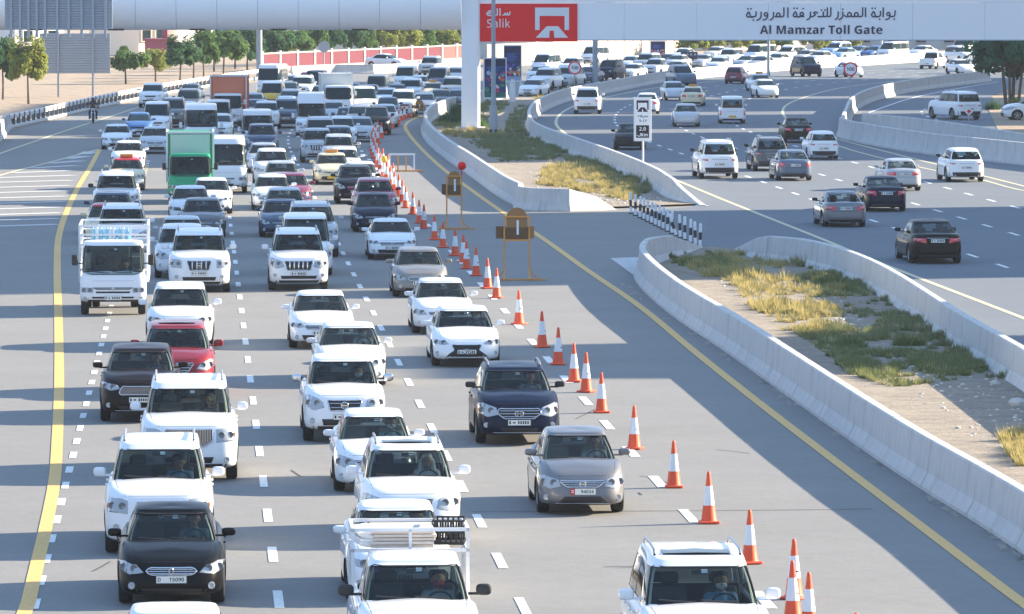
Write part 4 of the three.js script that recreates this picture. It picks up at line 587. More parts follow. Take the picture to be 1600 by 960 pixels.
    add('bumper_valance', c(K + 'val' + lod, () => panel(b, sx(b, box4(0.86, 0.9, 0.0, s.H > 1.75 ? 0.1 : 0.065)), 0.006, 1, 2, lod ? 12 : 6)), M.trim, o);
    if (f.intake) add('air_intake', c(K + 'intake' + lod, () => panel(b, sx(b, f.intake), 0.006, 1, ny, nx)), M.black, o);
    const py = s.y0 + (s.hf - s.y0) * f.plate;
    add('number_plate', c(K + 'plate', () => { const z = frontAt(b, 0, py); return box(0.5, 0.125, 0.016, 0, py, z + 0.022); }), f.yplate ? M.yellowm : plateMat(opt.plateText ?? '', !!f.redplate), o);
  } else {
    const r = rear, K = 'R' + (opt.rear ?? (s.suv ? 'suv' : 'sedan'));
    for (const q of [1, -1]) { const L = add('tail_lamp', c(K + 'lamp' + q, () => { const p = sx(b, r.lamp, -1); return panel(b, q > 0 ? p : mirror(p), 0.012, -1, 5, 6); }), M.tail, o); if (lod) add('reverse_lamp', c(K + 'rev' + q, () => { const cx = r.lamp.reduce((a, p) => a + p[0], 0) / r.lamp.length, cy = r.lamp.reduce((a, p) => a + p[1], 0) / r.lamp.length, p = sx(b, [[cx - 0.09, cy - 0.03], [cx - 0.09, cy + 0.03], [cx + 0.05, cy + 0.03], [cx + 0.05, cy - 0.03]], -1); return panel(b, q > 0 ? p : mirror(p), 0.018, -1, 2, 3); }), M.lens, L); }
    const py = s.y0 + (s.hd - s.y0) * r.plate;
    add('number_plate', c(K + 'plate', () => box(0.5, 0.125, 0.016, 0, py, frontAt(b, 0, py, -1) - 0.022).rotateY(0)), opt.yplate ? M.yellowm : plateMat('', false), o);
    add('bumper_trim', c(K + 'bump', () => panel(b, sx(b, box4(0.86, 0.9, 0.0, r.bumper), -1), 0.012, -1, 4, 10)), s.suv || opt.darkBumper ? M.trim : M.trim, o);
    if (lod && r.trunk) add('boot_gap', c(K + 'boot', () => { const y = s.y0 + (s.hd - s.y0) * 0.55; return panel(b, [[-0.7 * W2, y - 0.005], [-0.7 * W2, y + 0.005], [0.7 * W2, y + 0.005], [0.7 * W2, y - 0.005]], 0.003, -1, 1, 10); }), M.trim, o);
    if (lod) add('boot_trim', c(K + 'chrome', () => panel(b, sx(b, [[-0.4, (r.chrome ?? 0.8) - 0.012], [-0.4, (r.chrome ?? 0.8) + 0.012], [0.4, (r.chrome ?? 0.8) + 0.012], [0.4, (r.chrome ?? 0.8) - 0.012]], -1), 0.014, -1, 2, 8)), M.chrome, o);
    if (lod) add('exhaust_pipe', c(K + 'exh', () => new THREE.CylinderGeometry(0.035, 0.035, 0.14, 12, 1, true).rotateX(Math.PI / 2).translate(-0.5, s.y0 + 0.02, -s.L / 2 + 0.02)), M.chrome, o);
  }
  if (lod) {
    for (const q of [1, -1]) for (const d of s.cab ? [0.95] : [s.zrf + 0.75, s.zrf + 1.7]) if (!(s.bed && d > s.zb - 0.2)) add('door_handle', c('handle' + q + d, () => rbox(0.03, 0.035, 0.2, 0.012, q * (W2 - 0.02), s.hb - 0.12, Z(d))), opt.paint, o);
    // cabin
    add('dashboard', c('dash', () => { const d0 = s.cab ? 0.3 : s.zc + 0.12, len = s.cab || s.bus || s.H > 2 ? 0.45 : 0.62; return rbox(b.cabW - 0.02, 0.3, len, 0.06, 0, s.hb - 0.16, Z(d0 + len / 2)); }), M.dash, o);
    const sd = (s.cab ? 1.1 : Math.max(s.zrf + 0.5, s.zc + 1.25)), sm = M[opt.seat ?? s.seat];
    for (const q of [1, -1]) add('seat', c('seat' + q, () => join([rbox(0.5, 0.66, 0.16, 0.06).rotateX(-0.22).translate(q * 0.37, s.hb - 0.1, Z(sd)), rbox(0.27, 0.18, 0.1, 0.05).rotateX(-0.1).translate(q * 0.37, s.hb + 0.34, Z(sd + 0.1))])), sm, o);
    if (!s.cab && !(s.bed && s.zb - sd < 0.7)) add('rear_seat', c('rseat', () => { const d = Math.min(sd + 0.85, s.zb - 0.45); return join([rbox(b.cabW - 0.1, 0.6, 0.16, 0.06).rotateX(-0.25).translate(0, s.hb - 0.12, Z(d)), ...[-0.42, 0.42].map((x) => rbox(0.27, 0.16, 0.1, 0.05, x, s.hb + 0.26, Z(d + 0.1)))]); }), sm, o);
    add('steering_wheel', c('wheel', () => join([new THREE.TorusGeometry(0.185, 0.016, 6, 22), new THREE.CylinderGeometry(0.06, 0.06, 0.04, 10).rotateX(Math.PI / 2), box(0.35, 0.03, 0.015), box(0.03, 0.18, 0.015, 0, -0.09, 0)]).rotateX(0.45 * (s.cab ? 1.6 : 1)).translate(0.37, s.hb + 0.02, Z(sd - 0.62))), M.trim, o);
    add('rear_view_mirror', c('rvm', () => { const p = b.onCabin(s.win[1] - 0.13, 0); return rbox(0.24, 0.07, 0.03, 0.012, 0, p[1], p[2] - 0.07); }), M.trim, o);
    add('toll_tag', c('tag', () => { const p = b.onCabin(s.win[1] - 0.10, 0.09); return box(0.09, 0.055, 0.006).rotateX(-0.5).translate(p[0], p[1], p[2] - 0.03); }), M.whitem, o);
    o.userData.driver = [0.37, s.hb - 0.42, Z(sd - 0.1)];
  }
  if (s.rails || opt.rails) for (const q of [1, -1]) add('roof_rail', c('rail' + q, () => { const x = q * (W2 - s.tumble - 0.07), y = s.H + 0.02; const d0 = s.zrf + 0.25, d1 = s.zrr - 0.35; return tube([V(x, y - 0.035, Z(d0)), V(x, y + 0.03, Z(d0 + 0.12)), V(x, y + 0.05, Z((d0 + d1) / 2)), V(x, y + 0.03, Z(d1 - 0.12)), V(x, y - 0.035, Z(d1))], 0.022, 14, 5); }), opt.railMat ?? M.alloy, o);
  if (opt.bull || lod && opt.antenna) add('antenna', c('ant', () => bar(V(0.3, s.H - 0.02, Z(s.zrr - 0.1)), V(0.3, s.H + 0.28, Z(s.zrr + 0.1)), 0.006)), M.trim, o);
  if (opt.sunroof) add('sunroof', c('sunroof', () => { const z0 = s.zrf + 0.3, z1 = z0 + 0.85, w = W2 - s.tumble - 0.2, rows = []; for (let j = 0; j <= 3; j++) { const r = []; for (let i = 0; i <= 4; i++) { const u = (i / 2 - 1) * w; const fz = ((s.L / 2 - lerp(z1, z0, j / 3)) * 0 + 0); r.push(V(u, s.H + 0.018 - 0.004 * Math.abs(i - 2) - 0.006 * Math.abs(j - 1.5), Z(lerp(z1, z0, j / 3)))); } rows.push(r); } return gridGeo(rows, true); }), M.dglass, o);
  if (opt.taxi) { add('taxi_sign', c('taxi', () => rbox(0.62, 0.15, 0.2, 0.04, 0, s.H + 0.1, Z(s.zrf + 0.5))), M.orangem, o); }
  return o;
}

// ------------------------------------------------------------------ traffic cones, diversion stands, flexible posts
function makeCone() {
  const o = new THREE.Group(), R = (y) => lerp(0.145, 0.03, y / 0.95);
  add('base', [rbox(0.37, 0.045, 0.37, 0.02, 0, 0.024, 0), lathe([[R(0.04) + 0.03, 0.045], [R(0.06) + 0.005, 0.07], [R(0.3), 0.34]], 20)], M.coneo, o);
  add('sleeve', lathe([[R(0.34) + 0.004, 0.335], [R(0.34) + 0.006, 0.345], [R(0.7) + 0.006, 0.69], [R(0.7) + 0.002, 0.70]], 20), M.conew, o);
  add('tip', lathe([[R(0.7), 0.70], [R(0.93), 0.93], [0.028, 0.965], [0, 0.97]], 20), M.coneo, o);
  add('mark', [[0.45, 0.6], [0.54, 2.4]].map(([y, a]) => new THREE.CylinderGeometry(R(y + 0.02) + 0.0075, R(y) + 0.0085, 0.022, 8, 1, true, a, 1.1).translate(0, y, 0)), M.blackm, o);
  return o;
}
const coneProto = makeCone();
const CONES = [[1338, 1062], [1264, 988], [1239, 972], [1241, 936], [1172, 881], [1108, 818], [1053, 762], [991, 702], [940, 645], [916, 613], [897, 597], [872, 570], [847, 543], [811, 507], [776, 466], [762, 451], [744, 431], [729, 420], [724, 410], [711, 400], [692, 387], [679, 375], [662, 357], [655, 349], [645, 335], [634, 325], [629, 316], [623, 307], [616, 299], [610, 291], [604, 283], [599, 275], [594, 268], [590, 261], [587, 254], [584, 248], [582, 242], [581, 236], [581, 230], [583, 224], [586, 218], [590, 213], [594, 209], [599, 205], [604, 201], [609, 198], [614, 195], [620, 192], [626, 189], [632, 187], [639, 184]];
const CONES2 = [[614, 286], [606, 272], [598, 262], [592, 252], [588, 243], [587, 234], [590, 225], [596, 216], [603, 208], [612, 201], [622, 195]];
const nth = ['first', 'second', 'third', 'fourth', 'fifth', 'sixth', 'seventh', 'eighth', 'ninth', 'tenth', 'eleventh', 'twelfth', 'thirteenth', 'fourteenth', 'fifteenth', 'sixteenth', 'seventeenth', 'eighteenth', 'nineteenth', 'twentieth', 'twenty-first', 'twenty-second', 'twenty-third', 'twenty-fourth', 'twenty-fifth'];
const coneNote = { 0: 'orange cone at the bottom edge of the photo with only its tip showing', 1: 'nearest mostly visible orange and white cone, beside the white off-roader at the bottom', 2: 'cone behind the nearest one, standing close in front of its neighbour', 3: 'cone directly behind another, beside the wing mirror of the bottom off-roader', 4: 'cone half hidden by the roof of the bottom white off-roader', 5: 'cone standing alone on the open road beyond the bottom off-roader', 6: 'cone beside the front corner of the dark grey saloon', 7: 'cone beside the roof of the dark grey saloon', 14: 'cone just before the feet of the near diversion stand', 15: 'cone touching the foot of the near diversion stand' };
let coneN = 0;
function putCone(x, y, label, group) { const p = at(x, y), c = clone(coneProto, 'traffic_cone'); c.position.copy(p); c.rotation.y = rr(-0.5, 0.5); c.rotation.z = rr(-0.012, 0.012); const k = rr(0.97, 1.04); c.scale.set(k, k, k); tag(c, label, 'traffic cone', group); }
CONES.forEach(([x, y], i) => putCone(x, y, coneNote[i] ?? (i < 14 ? `orange and white cone, ${nth[i - 5]} along the row counted from the one standing alone` : i < 28 ? `orange and white cone, ${nth[i - 14]} in the row counted from the near diversion stand` : `small cone, ${nth[i - 28]} along the left row of the far double bend from its near end`), i < 28 ? 'cones along the closed lane' : 'far cones in the curving double row'));
CONES2.forEach(([x, y], i) => putCone(x, y, `small cone, ${nth[i]} along the right row of the far double bend from its near end`, 'far cones in the curving double row'));

function stand(label, x0, x1, Y, top, o2 = {}) {
  const p = at((x0 + x1) / 2, Y), s = S(Y), o = thing('diversion_stand', p.x, 0, p.z, o2.turn ?? 0), w = (x1 - x0) / s, h = (Y - top) / s, wood = M.orangem;
  for (const q of [-1, 1]) {
    add('leg', box(0.055, h * 0.88, 0.055, q * w / 2, h * 0.44, 0), wood, o);
    add('foot', [box(0.07, 0.07, 0.9, q * w / 2, 0.035, 0), bar(V(q * w / 2, 0.42, 0), V(q * w / 2, 0.05, 0.38), 0.025), bar(V(q * w / 2, 0.42, 0), V(q * w / 2, 0.05, -0.38), 0.025), bar(V(q * w / 2, 0.34, 0), V(q * w / 2 + q * 0.28, 0.05, 0), 0.025)], wood, o);
  }
  add('ground_rail', box(w + 0.9, 0.05, 0.08, 0.1, 0.03, 0.2), wood, o);
  for (const y of [0.88, 0.555]) add('cross_rail', box(w + 0.055, 0.055, 0.05, 0, h * y, 0.055), wood, o);
  const arch = new THREE.Shape(); const r = w * 0.42, yb = h * 0.56, ym = h * 0.86; arch.moveTo(-r, yb); arch.lineTo(r, yb); arch.lineTo(r, ym); arch.absarc(0, ym, r, 0, Math.PI); arch.lineTo(-r, yb);
  add('board', new THREE.ExtrudeGeometry(arch, { depth: 0.03, bevelEnabled: false, curveSegments: 8 }).translate(0, 0, -0.02), M.woodb, o);
  add('board_strip', box(0.075, h * 0.2, 0.03, 0.03, h * 0.73, 0.035), M.conew, o);
  for (const q of (o2.arms ?? [-1, 1])) add('arrow_board', box(w * 0.4, h * 0.17, 0.03, q * w * (q < 0 ? 0.64 : 0.5), h * 0.66, -0.045).rotateY(q * 0.02), q < 0 ? M.woodd : M.woodb, o);
  add('lower_board', box(w * 0.9, h * 0.17, 0.03, 0, h * 0.645, 0.018), M.woodd, o);
  if (o2.lamp) add('warning_lamp', [new THREE.SphereGeometry(0.17, 16, 12).translate(w / 2 + 0.02, h + 0.12, 0.0), cyl(0.02, 0.02, 0.3, w / 2, h * 0.85, 0)], M.redm, o);
  return tag(o, label, 'road sign stand');
}
stand('orange diversion stand with brown arched board, nearest of the stands beside the yellow line', 788, 827, 438, 325);
stand('orange diversion stand with a red lamp on top, second of the stands', 698, 721, 358, 264, { arms: [-1], lamp: 1 });
stand('small dark diversion stand at the far bend of the cone row', 648, 662, 184, 158);
stand('small dark diversion stand before the bushes at the gate post', 690, 703, 168, 138, { lamp: 0 });
{ // low barricade and amber beacon
  const p = at(628, 268), o = thing('barricade', p.x, 0, p.z), w = 38 / S(268); for (let k = 0; k < 4; k++) add('post', box(0.08, 0.92, 0.06, lerp(-w / 2, w / 2, k / 3), 0.46, 0), k % 3 ? M.orangem : M.conew, o); add('rail', box(w + 0.1, 0.1, 0.04, 0, 0.88, 0.05), M.conew, o); add('foot_rail', box(w + 0.6, 0.07, 0.3, 0.2, 0.035, 0), M.orangem, o); tag(o, 'low orange and white barricade on the closed lane beside the far cones', 'barricade');
  const q = at(600, 276), b = thing('beacon', q.x, 0, q.z); add('stem', cyl(0.06, 0.05, 0.72), M.conew, b); add('lamp', lathe([[0.05, 0.7], [0.13, 0.74], [0.16, 0.86], [0.13, 1.0], [0.0, 1.05]], 14), M.yellowm, b); add('foot', cyl(0.2, 0.18, 0.06), M.coneo, b); tag(b, 'amber beacon standing among the cones left of the low barricade', 'beacon');
}
{ const proto = new THREE.Group(), pr = (y) => 0.055; [[0, 0.3, M.conew, 'band'], [0.3, 0.58, M.blackm, 'band'], [0.58, 0.86, M.conew, 'band']].forEach(([a, b, m, n]) => add(n, cyl(0.058, 0.056, b - a, 0, a, 0, 12), m, proto)); add('cap', new THREE.SphereGeometry(0.056, 12, 6, 0, 6.3, 0, 1.57).translate(0, 0.86, 0), M.conew, proto); add('foot', cyl(0.12, 0.1, 0.05, 0, 0, 0, 12), M.blackm, proto);
  const xs = [986, 993, 1000, 1006, 1012, 1018, 1024, 1030, 1036, 1043, 1050, 1057, 1063, 1070, 1079, 1087, 1094];
  xs.forEach((x, i) => { const p = at(x, 334 + (x - 986) * 0.495), c = clone(proto, 'flexible_post'); c.position.copy(p); c.rotation.z = i === 11 ? 0.3 : rr(-0.04, 0.04); c.rotation.x = rr(-0.04, 0.04);
    tag(c, i === 0 ? 'black and white flexible post at the far end of the row across the median gap' : i === 11 ? 'black and white flexible post leaning over in the row across the median gap' : i === 16 ? 'black and white flexible post at the near end of the row, by the rounded barrier' : `black and white flexible post, ${nth[i]} in the row from its far end`, 'post', 'flexible posts across the median gap'); }); }

// ------------------------------------------------------------------ plants
const leafM = (c) => new THREE.MeshPhysicalMaterial({ color: rgb(...c), roughness: 1, transmission: 0.5, thickness: 0, specularIntensity: 0.2, side: THREE.DoubleSide });
const LEAF = { deep: leafM([0.04, 0.16, 0.085]), dark: leafM([0.065, 0.15, 0.065]), mid: leafM([0.11, 0.20, 0.06]), light: leafM([0.28, 0.31, 0.075]), dry: leafM([0.46, 0.38, 0.145]), straw: leafM([0.56, 0.48, 0.28]), olive: leafM([0.20, 0.225, 0.08]), grey: leafM([0.25, 0.25, 0.14]) };
const bark = std([0.13, 0.10, 0.075], 0.9);
function crownGeo(n, clumps, leaf, flat = 0.75) {                          // leaf faces in clumps through an uneven unit crown
  const pos = [], nor = [], v = V(0, 0, 0), a = V(0, 0, 0), b = V(0, 0, 0), C = [];
  for (let k = 0; k < clumps; k++) { const th = rr(0, 6.283), u = rr(-0.75, 1), r = Math.pow(rnd(), 0.4) * rr(0.55, 0.92), q = Math.sqrt(1 - u * u * 0.8); C.push([Math.cos(th) * q * r, u * r * flat, Math.sin(th) * q * r, rr(0.2, 0.36)]); }
  for (let i = 0; i < n; i++) {
    const c = C[Math.floor(rnd() * clumps)], d = V(rr(-1, 1), rr(-1, 1), rr(-1, 1)).normalize(), r = c[3] * Math.pow(rnd(), 0.45); v.set(c[0] + d.x * r, c[1] + d.y * r * 0.85, c[2] + d.z * r);
    const out = V(v.x, v.y + 0.35, v.z).normalize().add(V(rr(-1, 1), rr(-0.6, 1), rr(-1, 1)).multiplyScalar(0.75)).normalize(); a.set(rr(-1, 1), rr(-1, 1), rr(-1, 1)).cross(out).normalize(); b.copy(out).cross(a).normalize(); const s = leaf * rr(0.6, 1.3), L = [v.clone().addScaledVector(a, -s), v.clone().addScaledVector(b, s * 0.5), v.clone().addScaledVector(b, -s * 0.5), v.clone().addScaledVector(a, s)];
    const nn = a.clone().cross(b).normalize(); for (const k of [0, 2, 1, 2, 3, 1]) { pos.push(L[k].x, L[k].y, L[k].z); nor.push(nn.x, nn.y, nn.z); }
  }
  const g = new THREE.BufferGeometry(); g.setAttribute('position', new THREE.Float32BufferAttribute(pos, 3)); g.setAttribute('normal', new THREE.Float32BufferAttribute(nor, 3)); return g;
}
const CROWNS = [crownGeo(4200, 30, 0.085), crownGeo(4200, 36, 0.085, 0.85), crownGeo(3800, 26, 0.09, 0.7)];
function trunkGeo(h, r, stems = 1) { const out = []; for (let k = 0; k < stems; k++) { const a = rr(0, 6.3), lean = stems > 1 ? rr(0.05, 0.2) : 0.05, x = stems > 1 ? Math.cos(a) * 0.6 : 0, z = stems > 1 ? Math.sin(a) * 0.5 : 0, top = V(x + Math.cos(a) * h * lean, h, z + Math.sin(a) * h * lean); const t = tube([V(x, 0, z), V(lerp(x, top.x, 0.4) + rr(-0.05, 0.05), h * 0.5, lerp(z, top.z, 0.5)), top], r, 6, 7), p = t.attributes.position; for (let i = 0; i < p.count; i++) { const f = 1 - 0.45 * clamp(p.getY(i) / h, 0, 1), cx = lerp(x, top.x, p.getY(i) / h), cz = lerp(z, top.z, p.getY(i) / h); p.setX(i, cx + (p.getX(i) - cx) * f); p.setZ(i, cz + (p.getZ(i) - cz) * f); } out.push(t); for (let m = 0; m < 3; m++) { const b = rr(0, 6.3), y = h * rr(0.75, 0.95); out.push(bar(V(lerp(x, top.x, y / h), y, lerp(z, top.z, y / h)), V(top.x + Math.cos(b) * h * 0.35, y + h * 0.35, top.z + Math.sin(b) * h * 0.35), r * 0.4, 5)); } } return join(out); }
let treeN = 0;
function tree(label, x, Y, top, bottom, hw, leaf, stems = 1, group) {
  const p = at(x, Y), s = S(Y), o = thing('tree', p.x, 0, p.z), h0 = (Y - bottom) / s, h1 = (Y - top) / s, R = hw / s;
  add('trunk', trunkGeo(h0 + (h1 - h0) * 0.35, stems > 1 ? 0.13 : Math.max(0.1, R * 0.055), stems), bark, o);
  const c = add('crown', CROWNS[treeN++ % 3], LEAF[leaf], o); c.position.y = (h0 + h1) / 2; c.scale.set(R * 1.42, (h1 - h0) * 0.8, R * 1.42); c.rotation.y = rr(0, 6);
  return tag(o, label, 'tree', group);
}
tree('dark green tree cut by the left edge of the photo', 4, 156, 56, 130, 24, 'dark');
tree('light green tree left of the lower slatted sign back', 44, 163, 66, 128, 28, 'light');
tree('dark leafy tree just right of the lower slatted sign back', 196, 132, 73, 114, 26, 'mid');
tree('yellowish green tree between two darker ones beyond the guard rail', 243, 128, 76, 114, 21, 'light');
tree('dark tree beyond the guard rail in front of the dark red wall piece', 281, 131, 62, 105, 23, 'dark');
tree('small dark tree close behind the dark tree by the dark red wall', 302, 126, 66, 102, 15, 'dark');
tree('large dark tree above the red box truck', 349, 118, 46, 98, 31, 'mid');
tree('dark tree left of the thick grey column', 386, 112, 44, 97, 22, 'dark');
tree('dark tree right of the thick grey column, in front of the red wall', 428, 108, 44, 88, 26, 'dark', 1);
tree('green tree leaning over the red wall left of the round sign back', 462, 104, 46, 84, 22, 'mid');
[[318, 122, 50, 102, 20, 'mid'], [334, 112, 46, 96, 20, 'dark'], [367, 108, 44, 92, 22, 'mid'], [411, 106, 42, 90, 20, 'mid'], [446, 103, 44, 88, 20, 'light'], [478, 101, 46, 86, 18, 'mid']].forEach((r, i) => tree(['leafy tree between the dark red wall piece and the large tree above the red truck', 'dark tree close left of the large tree above the red box truck', 'leafy tree close right of the large tree above the red box truck', 'leafy tree immediately right of the thick grey column', 'pale green tree between the two trees in front of the red wall', 'leafy tree standing just left of the round sign back'][i], ...r));
[[492, 'mid'], [520, 'dark'], [548, 'dark'], [572, 'mid']].forEach(([x, l], i) => tree(['green tree behind the red wall, touching the round sign back', 'dark tree behind the red wall, right of the round sign back', 'dark tree behind the red wall above the white panel van', 'green tree behind the red wall at the start of the yellowish trees'][i], x, 107.7 - (x - 490) * 0.052 - 5.5, 30, 80, 19, l));
[[604, 'light'], [632, 'light'], [664, 'mid'], [690, 'light'], [714, 'light']].forEach(([x, l], i) => tree(['yellowish rounded tree behind the red wall above the parked white saloon', 'wide yellowish tree behind the middle of the red wall', 'darker green tree between the yellowish ones behind the red wall', 'yellow green tree behind the red wall near the gate post', 'yellow green tree behind the red wall touching the gate post'][i], x, 107.7 - (x - 490) * 0.052 - 5.5, 34 + (i % 2) * 4, 80, 21, l));
[[1082, 'light'], [1112, 'light'], [1150, 'light'], [1188, 'light'], [1222, 'mid'], [1272, 'light'], [1296, 'mid'], [1322, 'light']].forEach(([x, l], i) => tree(['light green tree left of three above the far parked cars', 'light green tree above the white cars of the far queue', 'pale green tree right of the far hedge trees', 'light green tree just left of the dark thin column', 'greener tree just right of the dark thin column', 'light tree above the dark blue off-roader driving away', 'greener tree above the pale blue parked cars', 'light green tree nearest the two white poles'][i], x, 93 - (x - 1082) * 0.037, 46, 78, 20, l));
tree('large dense dark tree with many stems at the right edge', 1580, 166, 40, 130, 54, 'deep', 7);
// shrubs and grass of the medians
const clumpG = [0, 1, 2].map((q) => { const pos = [], nor = []; for (let i = 0; i < 46; i++) { const a = rr(0, 6.283), r = Math.sqrt(rnd()) * 0.22, x = Math.cos(a) * r, z = Math.sin(a) * r, h = rr(0.12, 0.42) * (q === 2 ? 0.7 : 1), lx = Math.cos(a) * h * rr(0.2, 0.8) + rr(-0.05, 0.05), lz = Math.sin(a) * h * rr(0.2, 0.8), w = rr(0.012, 0.028), tx = -Math.sin(a) * w, tz = Math.cos(a) * w; pos.push(x - tx, 0, z - tz, x + tx, 0, z + tz, x + lx, h, z + lz); for (let k = 0; k < 3; k++) nor.push(-Math.cos(a) * 0.35, 0.92, -Math.sin(a) * 0.35); } const g = new THREE.BufferGeometry(); g.setAttribute('position', new THREE.Float32BufferAttribute(pos, 3)); g.setAttribute('normal', new THREE.Float32BufferAttribute(nor, 3)); return g; });
const inside = (poly, x, y) => { let c = false; for (let i = 0, j = poly.length - 1; i < poly.length; j = i++) { const [a, b] = poly[i], [d, e] = poly[j]; if ((b > y) !== (e > y) && x < (d - a) * (y - b) / (e - b) + a) c = !c; } return c; };
function grass(name, label, polys, n, mat, g, s0, s1, base) {              // polys in pixels, each with a weight
  const list = [], o = V(0, 0, 0), q = new THREE.Quaternion(), m = new THREE.Matrix4();
  for (const [poly, share] of polys) { const xs = poly.map((p) => p[0]), ys = poly.map((p) => p[1]), x0 = Math.min(...xs), x1 = Math.max(...xs), y0 = Math.min(...ys), y1 = Math.max(...ys); let k = 0, tries = 0, want = n * share;
    while (k < want && tries++ < want * 60) { const cx = rr(x0, x1), cy = rr(y0, y1); if (!inside(poly, cx, cy)) continue; const p0 = at(cx, cy), patch = N64(p0.x * 0.9 + 40, p0.z * 0.45) * 0.6 + N64(p0.x * 2.7, p0.z * 1.5) * 0.4; if (patch < 0.46) continue; const t = rr(s0, s1) * (0.6 + 0.8 * (patch - 0.46) * 2); q.setFromAxisAngle(V(0, 1, 0), rr(0, 6.3)); m.compose(V(p0.x, base, p0.z), q, V(t, t * rr(0.7, 1.2), t)); list.push(m.clone()); k++; } }
  const im = new THREE.InstancedMesh(g, mat, list.length); list.forEach((x, i) => im.setMatrixAt(i, x)); im.name = numbered(name); im.castShadow = im.receiveShadow = true; scene.add(im); kind(im, 'stuff'); tag(im, label, 'grass'); return im;
}
const NEAR_DRY = [[[1040, 402], [1240, 400], [1330, 470], [1300, 500], [1180, 478], [1090, 432]], [[1170, 480], [1310, 480], [1300, 540], [1220, 520]], [[1540, 672], [1600, 660], [1640, 720], [1600, 735]], [[1080, 425], [1180, 435], [1170, 465]]];
const NEAR_GREEN = [[[1240, 425], [1330, 440], [1400, 470], [1500, 535], [1600, 590], [1600, 600], [1480, 590], [1360, 560], [1270, 520], [1300, 490], [1240, 440]], [[1240, 520], [1420, 545], [1560, 590], [1400, 612], [1330, 590]], [[1030, 398], [1110, 398], [1150, 425], [1060, 420]], [[1190, 398], [1330, 425], [1400, 458], [1330, 452]]];
grass('grass', 'dry yellow grass tufts on the near median', NEAR_DRY.map((p, i) => [p, [0.45, 0.3, 0.15, 0.1][i]]), 760, LEAF.dry, clumpG[0], 0.5, 1.1, 0.08);
grass('grass', 'straw coloured dead grass on the near median', [[NEAR_DRY[0], 0.3], [NEAR_GREEN[0], 0.4], [NEAR_GREEN[1], 0.3]], 900, LEAF.straw, clumpG[2], 0.4, 0.9, 0.08);
grass('ground_cover', 'dull green ground cover on the near median', NEAR_GREEN.map((p, i) => [p, [0.4, 0.36, 0.1, 0.14][i]]), 2600, LEAF.olive, clumpG[1], 0.32, 0.85, 0.08);
grass('ground_cover', 'grey green scrub on the near median beside the far barrier', [[NEAR_GREEN[0], 0.7], [NEAR_GREEN[3], 0.3]], 700, LEAF.grey, clumpG[0], 0.4, 0.9, 0.08);
const FAR_DRY = [[[850, 268], [905, 258], [1000, 290], [985, 318], [900, 300], [840, 292]], [[690, 206], [760, 200], [790, 212], [740, 220], [700, 214]], [[820, 150], [880, 142], [930, 133], [900, 146], [840, 158]]];
const FAR_GREEN = [[[720, 215], [800, 214], [900, 235], [860, 252], [780, 256]], [[800, 170], [830, 165], [838, 205], [900, 232], [960, 258], [1030, 295], [990, 312], [930, 275], [860, 240], [790, 210]], [[690, 178], [760, 160], [800, 160], [760, 200], [690, 204], [672, 194]]];
grass('grass', 'dry yellow grass on the far median before the black and white posts', FAR_DRY.map((p, i) => [p, [0.7, 0.2, 0.1][i]]), 1100, LEAF.dry, clumpG[0], 0.5, 1.1, 0.07);
grass('ground_cover', 'green and grey ground cover on the far median round the gate post', FAR_GREEN.map((p, i) => [p, [0.3, 0.45, 0.25][i]]), 2000, LEAF.olive, clumpG[1], 0.4, 1.0, 0.07);
grass('ground_cover', 'grey scrub on the far median along the traffic driving away', [[FAR_GREEN[1], 0.6], [FAR_GREEN[0], 0.4]], 1000, LEAF.grey, clumpG[0], 0.45, 1.0, 0.07);
const bushGeo = (() => { const out = []; for (let k = 0; k < 34; k++) { const a = rr(0, 6.283), r = Math.sqrt(rnd()) * 0.8, t = rr(1.1, 2.0) * (1.15 - r * 0.6); out.push(clumpG[k % 3].clone().scale(t, t * 1.25, t).rotateY(rr(0, 6)).rotateX(Math.sin(a) * r * 0.5).rotateZ(-Math.cos(a) * r * 0.5).translate(Math.cos(a) * r, 0, Math.sin(a) * r)); } return mergeGeometries(out); })();
function shrub(label, x, Y, w, h, leaf, lift = 0.07) { const p = at(x, Y), s = S(Y), o = thing('shrub', p.x, lift, p.z); const c = add('foliage', bushGeo, LEAF[leaf], o), R = w / s / 2; c.scale.set(R, h / s * 0.95, R); c.position.y = 0; c.rotation.y = rr(0, 6); for (let k = 0; k < 3; k++) { const a = rr(0, 6.28), q = R * 0.4; add('stem', bar(V(0, 0, 0), V(Math.cos(a) * q, h / s * 0.8, Math.sin(a) * q), 0.012, 5), bark, o); } return tag(o, label, 'shrub'); }
shrub('dark green bush against the left side of the gate post foot', 702, 196, 36, 30, 'dark'); shrub('tall dark green bush between the far stand and the gate post', 712, 190, 28, 46, 'dark'); shrub('low green bush right of the gate post', 752, 205, 22, 24, 'mid');
shrub('dark twiggy bush behind the rounded end of the near barrier', 1046, 408, 30, 14, 'olive'); shrub('grey bush against the far barrier of the near median, below its low end', 1322, 428, 26, 22, 'grey'); shrub('brownish bush in the shade in the middle of the near median', 1296, 452, 58, 30, 'olive'); shrub('dark bush at the right edge of the near median', 1588, 598, 44, 26, 'olive');
shrub('bushy dark plant in the near median nearest the closed lane wall', 1330, 548, 60, 26, 'olive'); shrub('olive bush beside the lone white stone', 1420, 545, 54, 26, 'olive'); shrub('grey olive bush before the posts on the far median', 985, 286, 34, 18, 'olive'); shrub('olive bush beside the toll distance board post', 1020, 292, 30, 22, 'grey'); shrub('dark small bush in the slip road island', 1372, 208, 14, 15, 'dark'); shrub('low olive bush between the slip road barriers', 1460, 228, 26, 12, 'olive'); shrub('blue green bush at the foot of the large right tree', 1552, 172, 24, 22, 'dark', 0.03); shrub('yellowish bush under the large right tree', 1588, 168, 18, 24, 'light', 0.03);
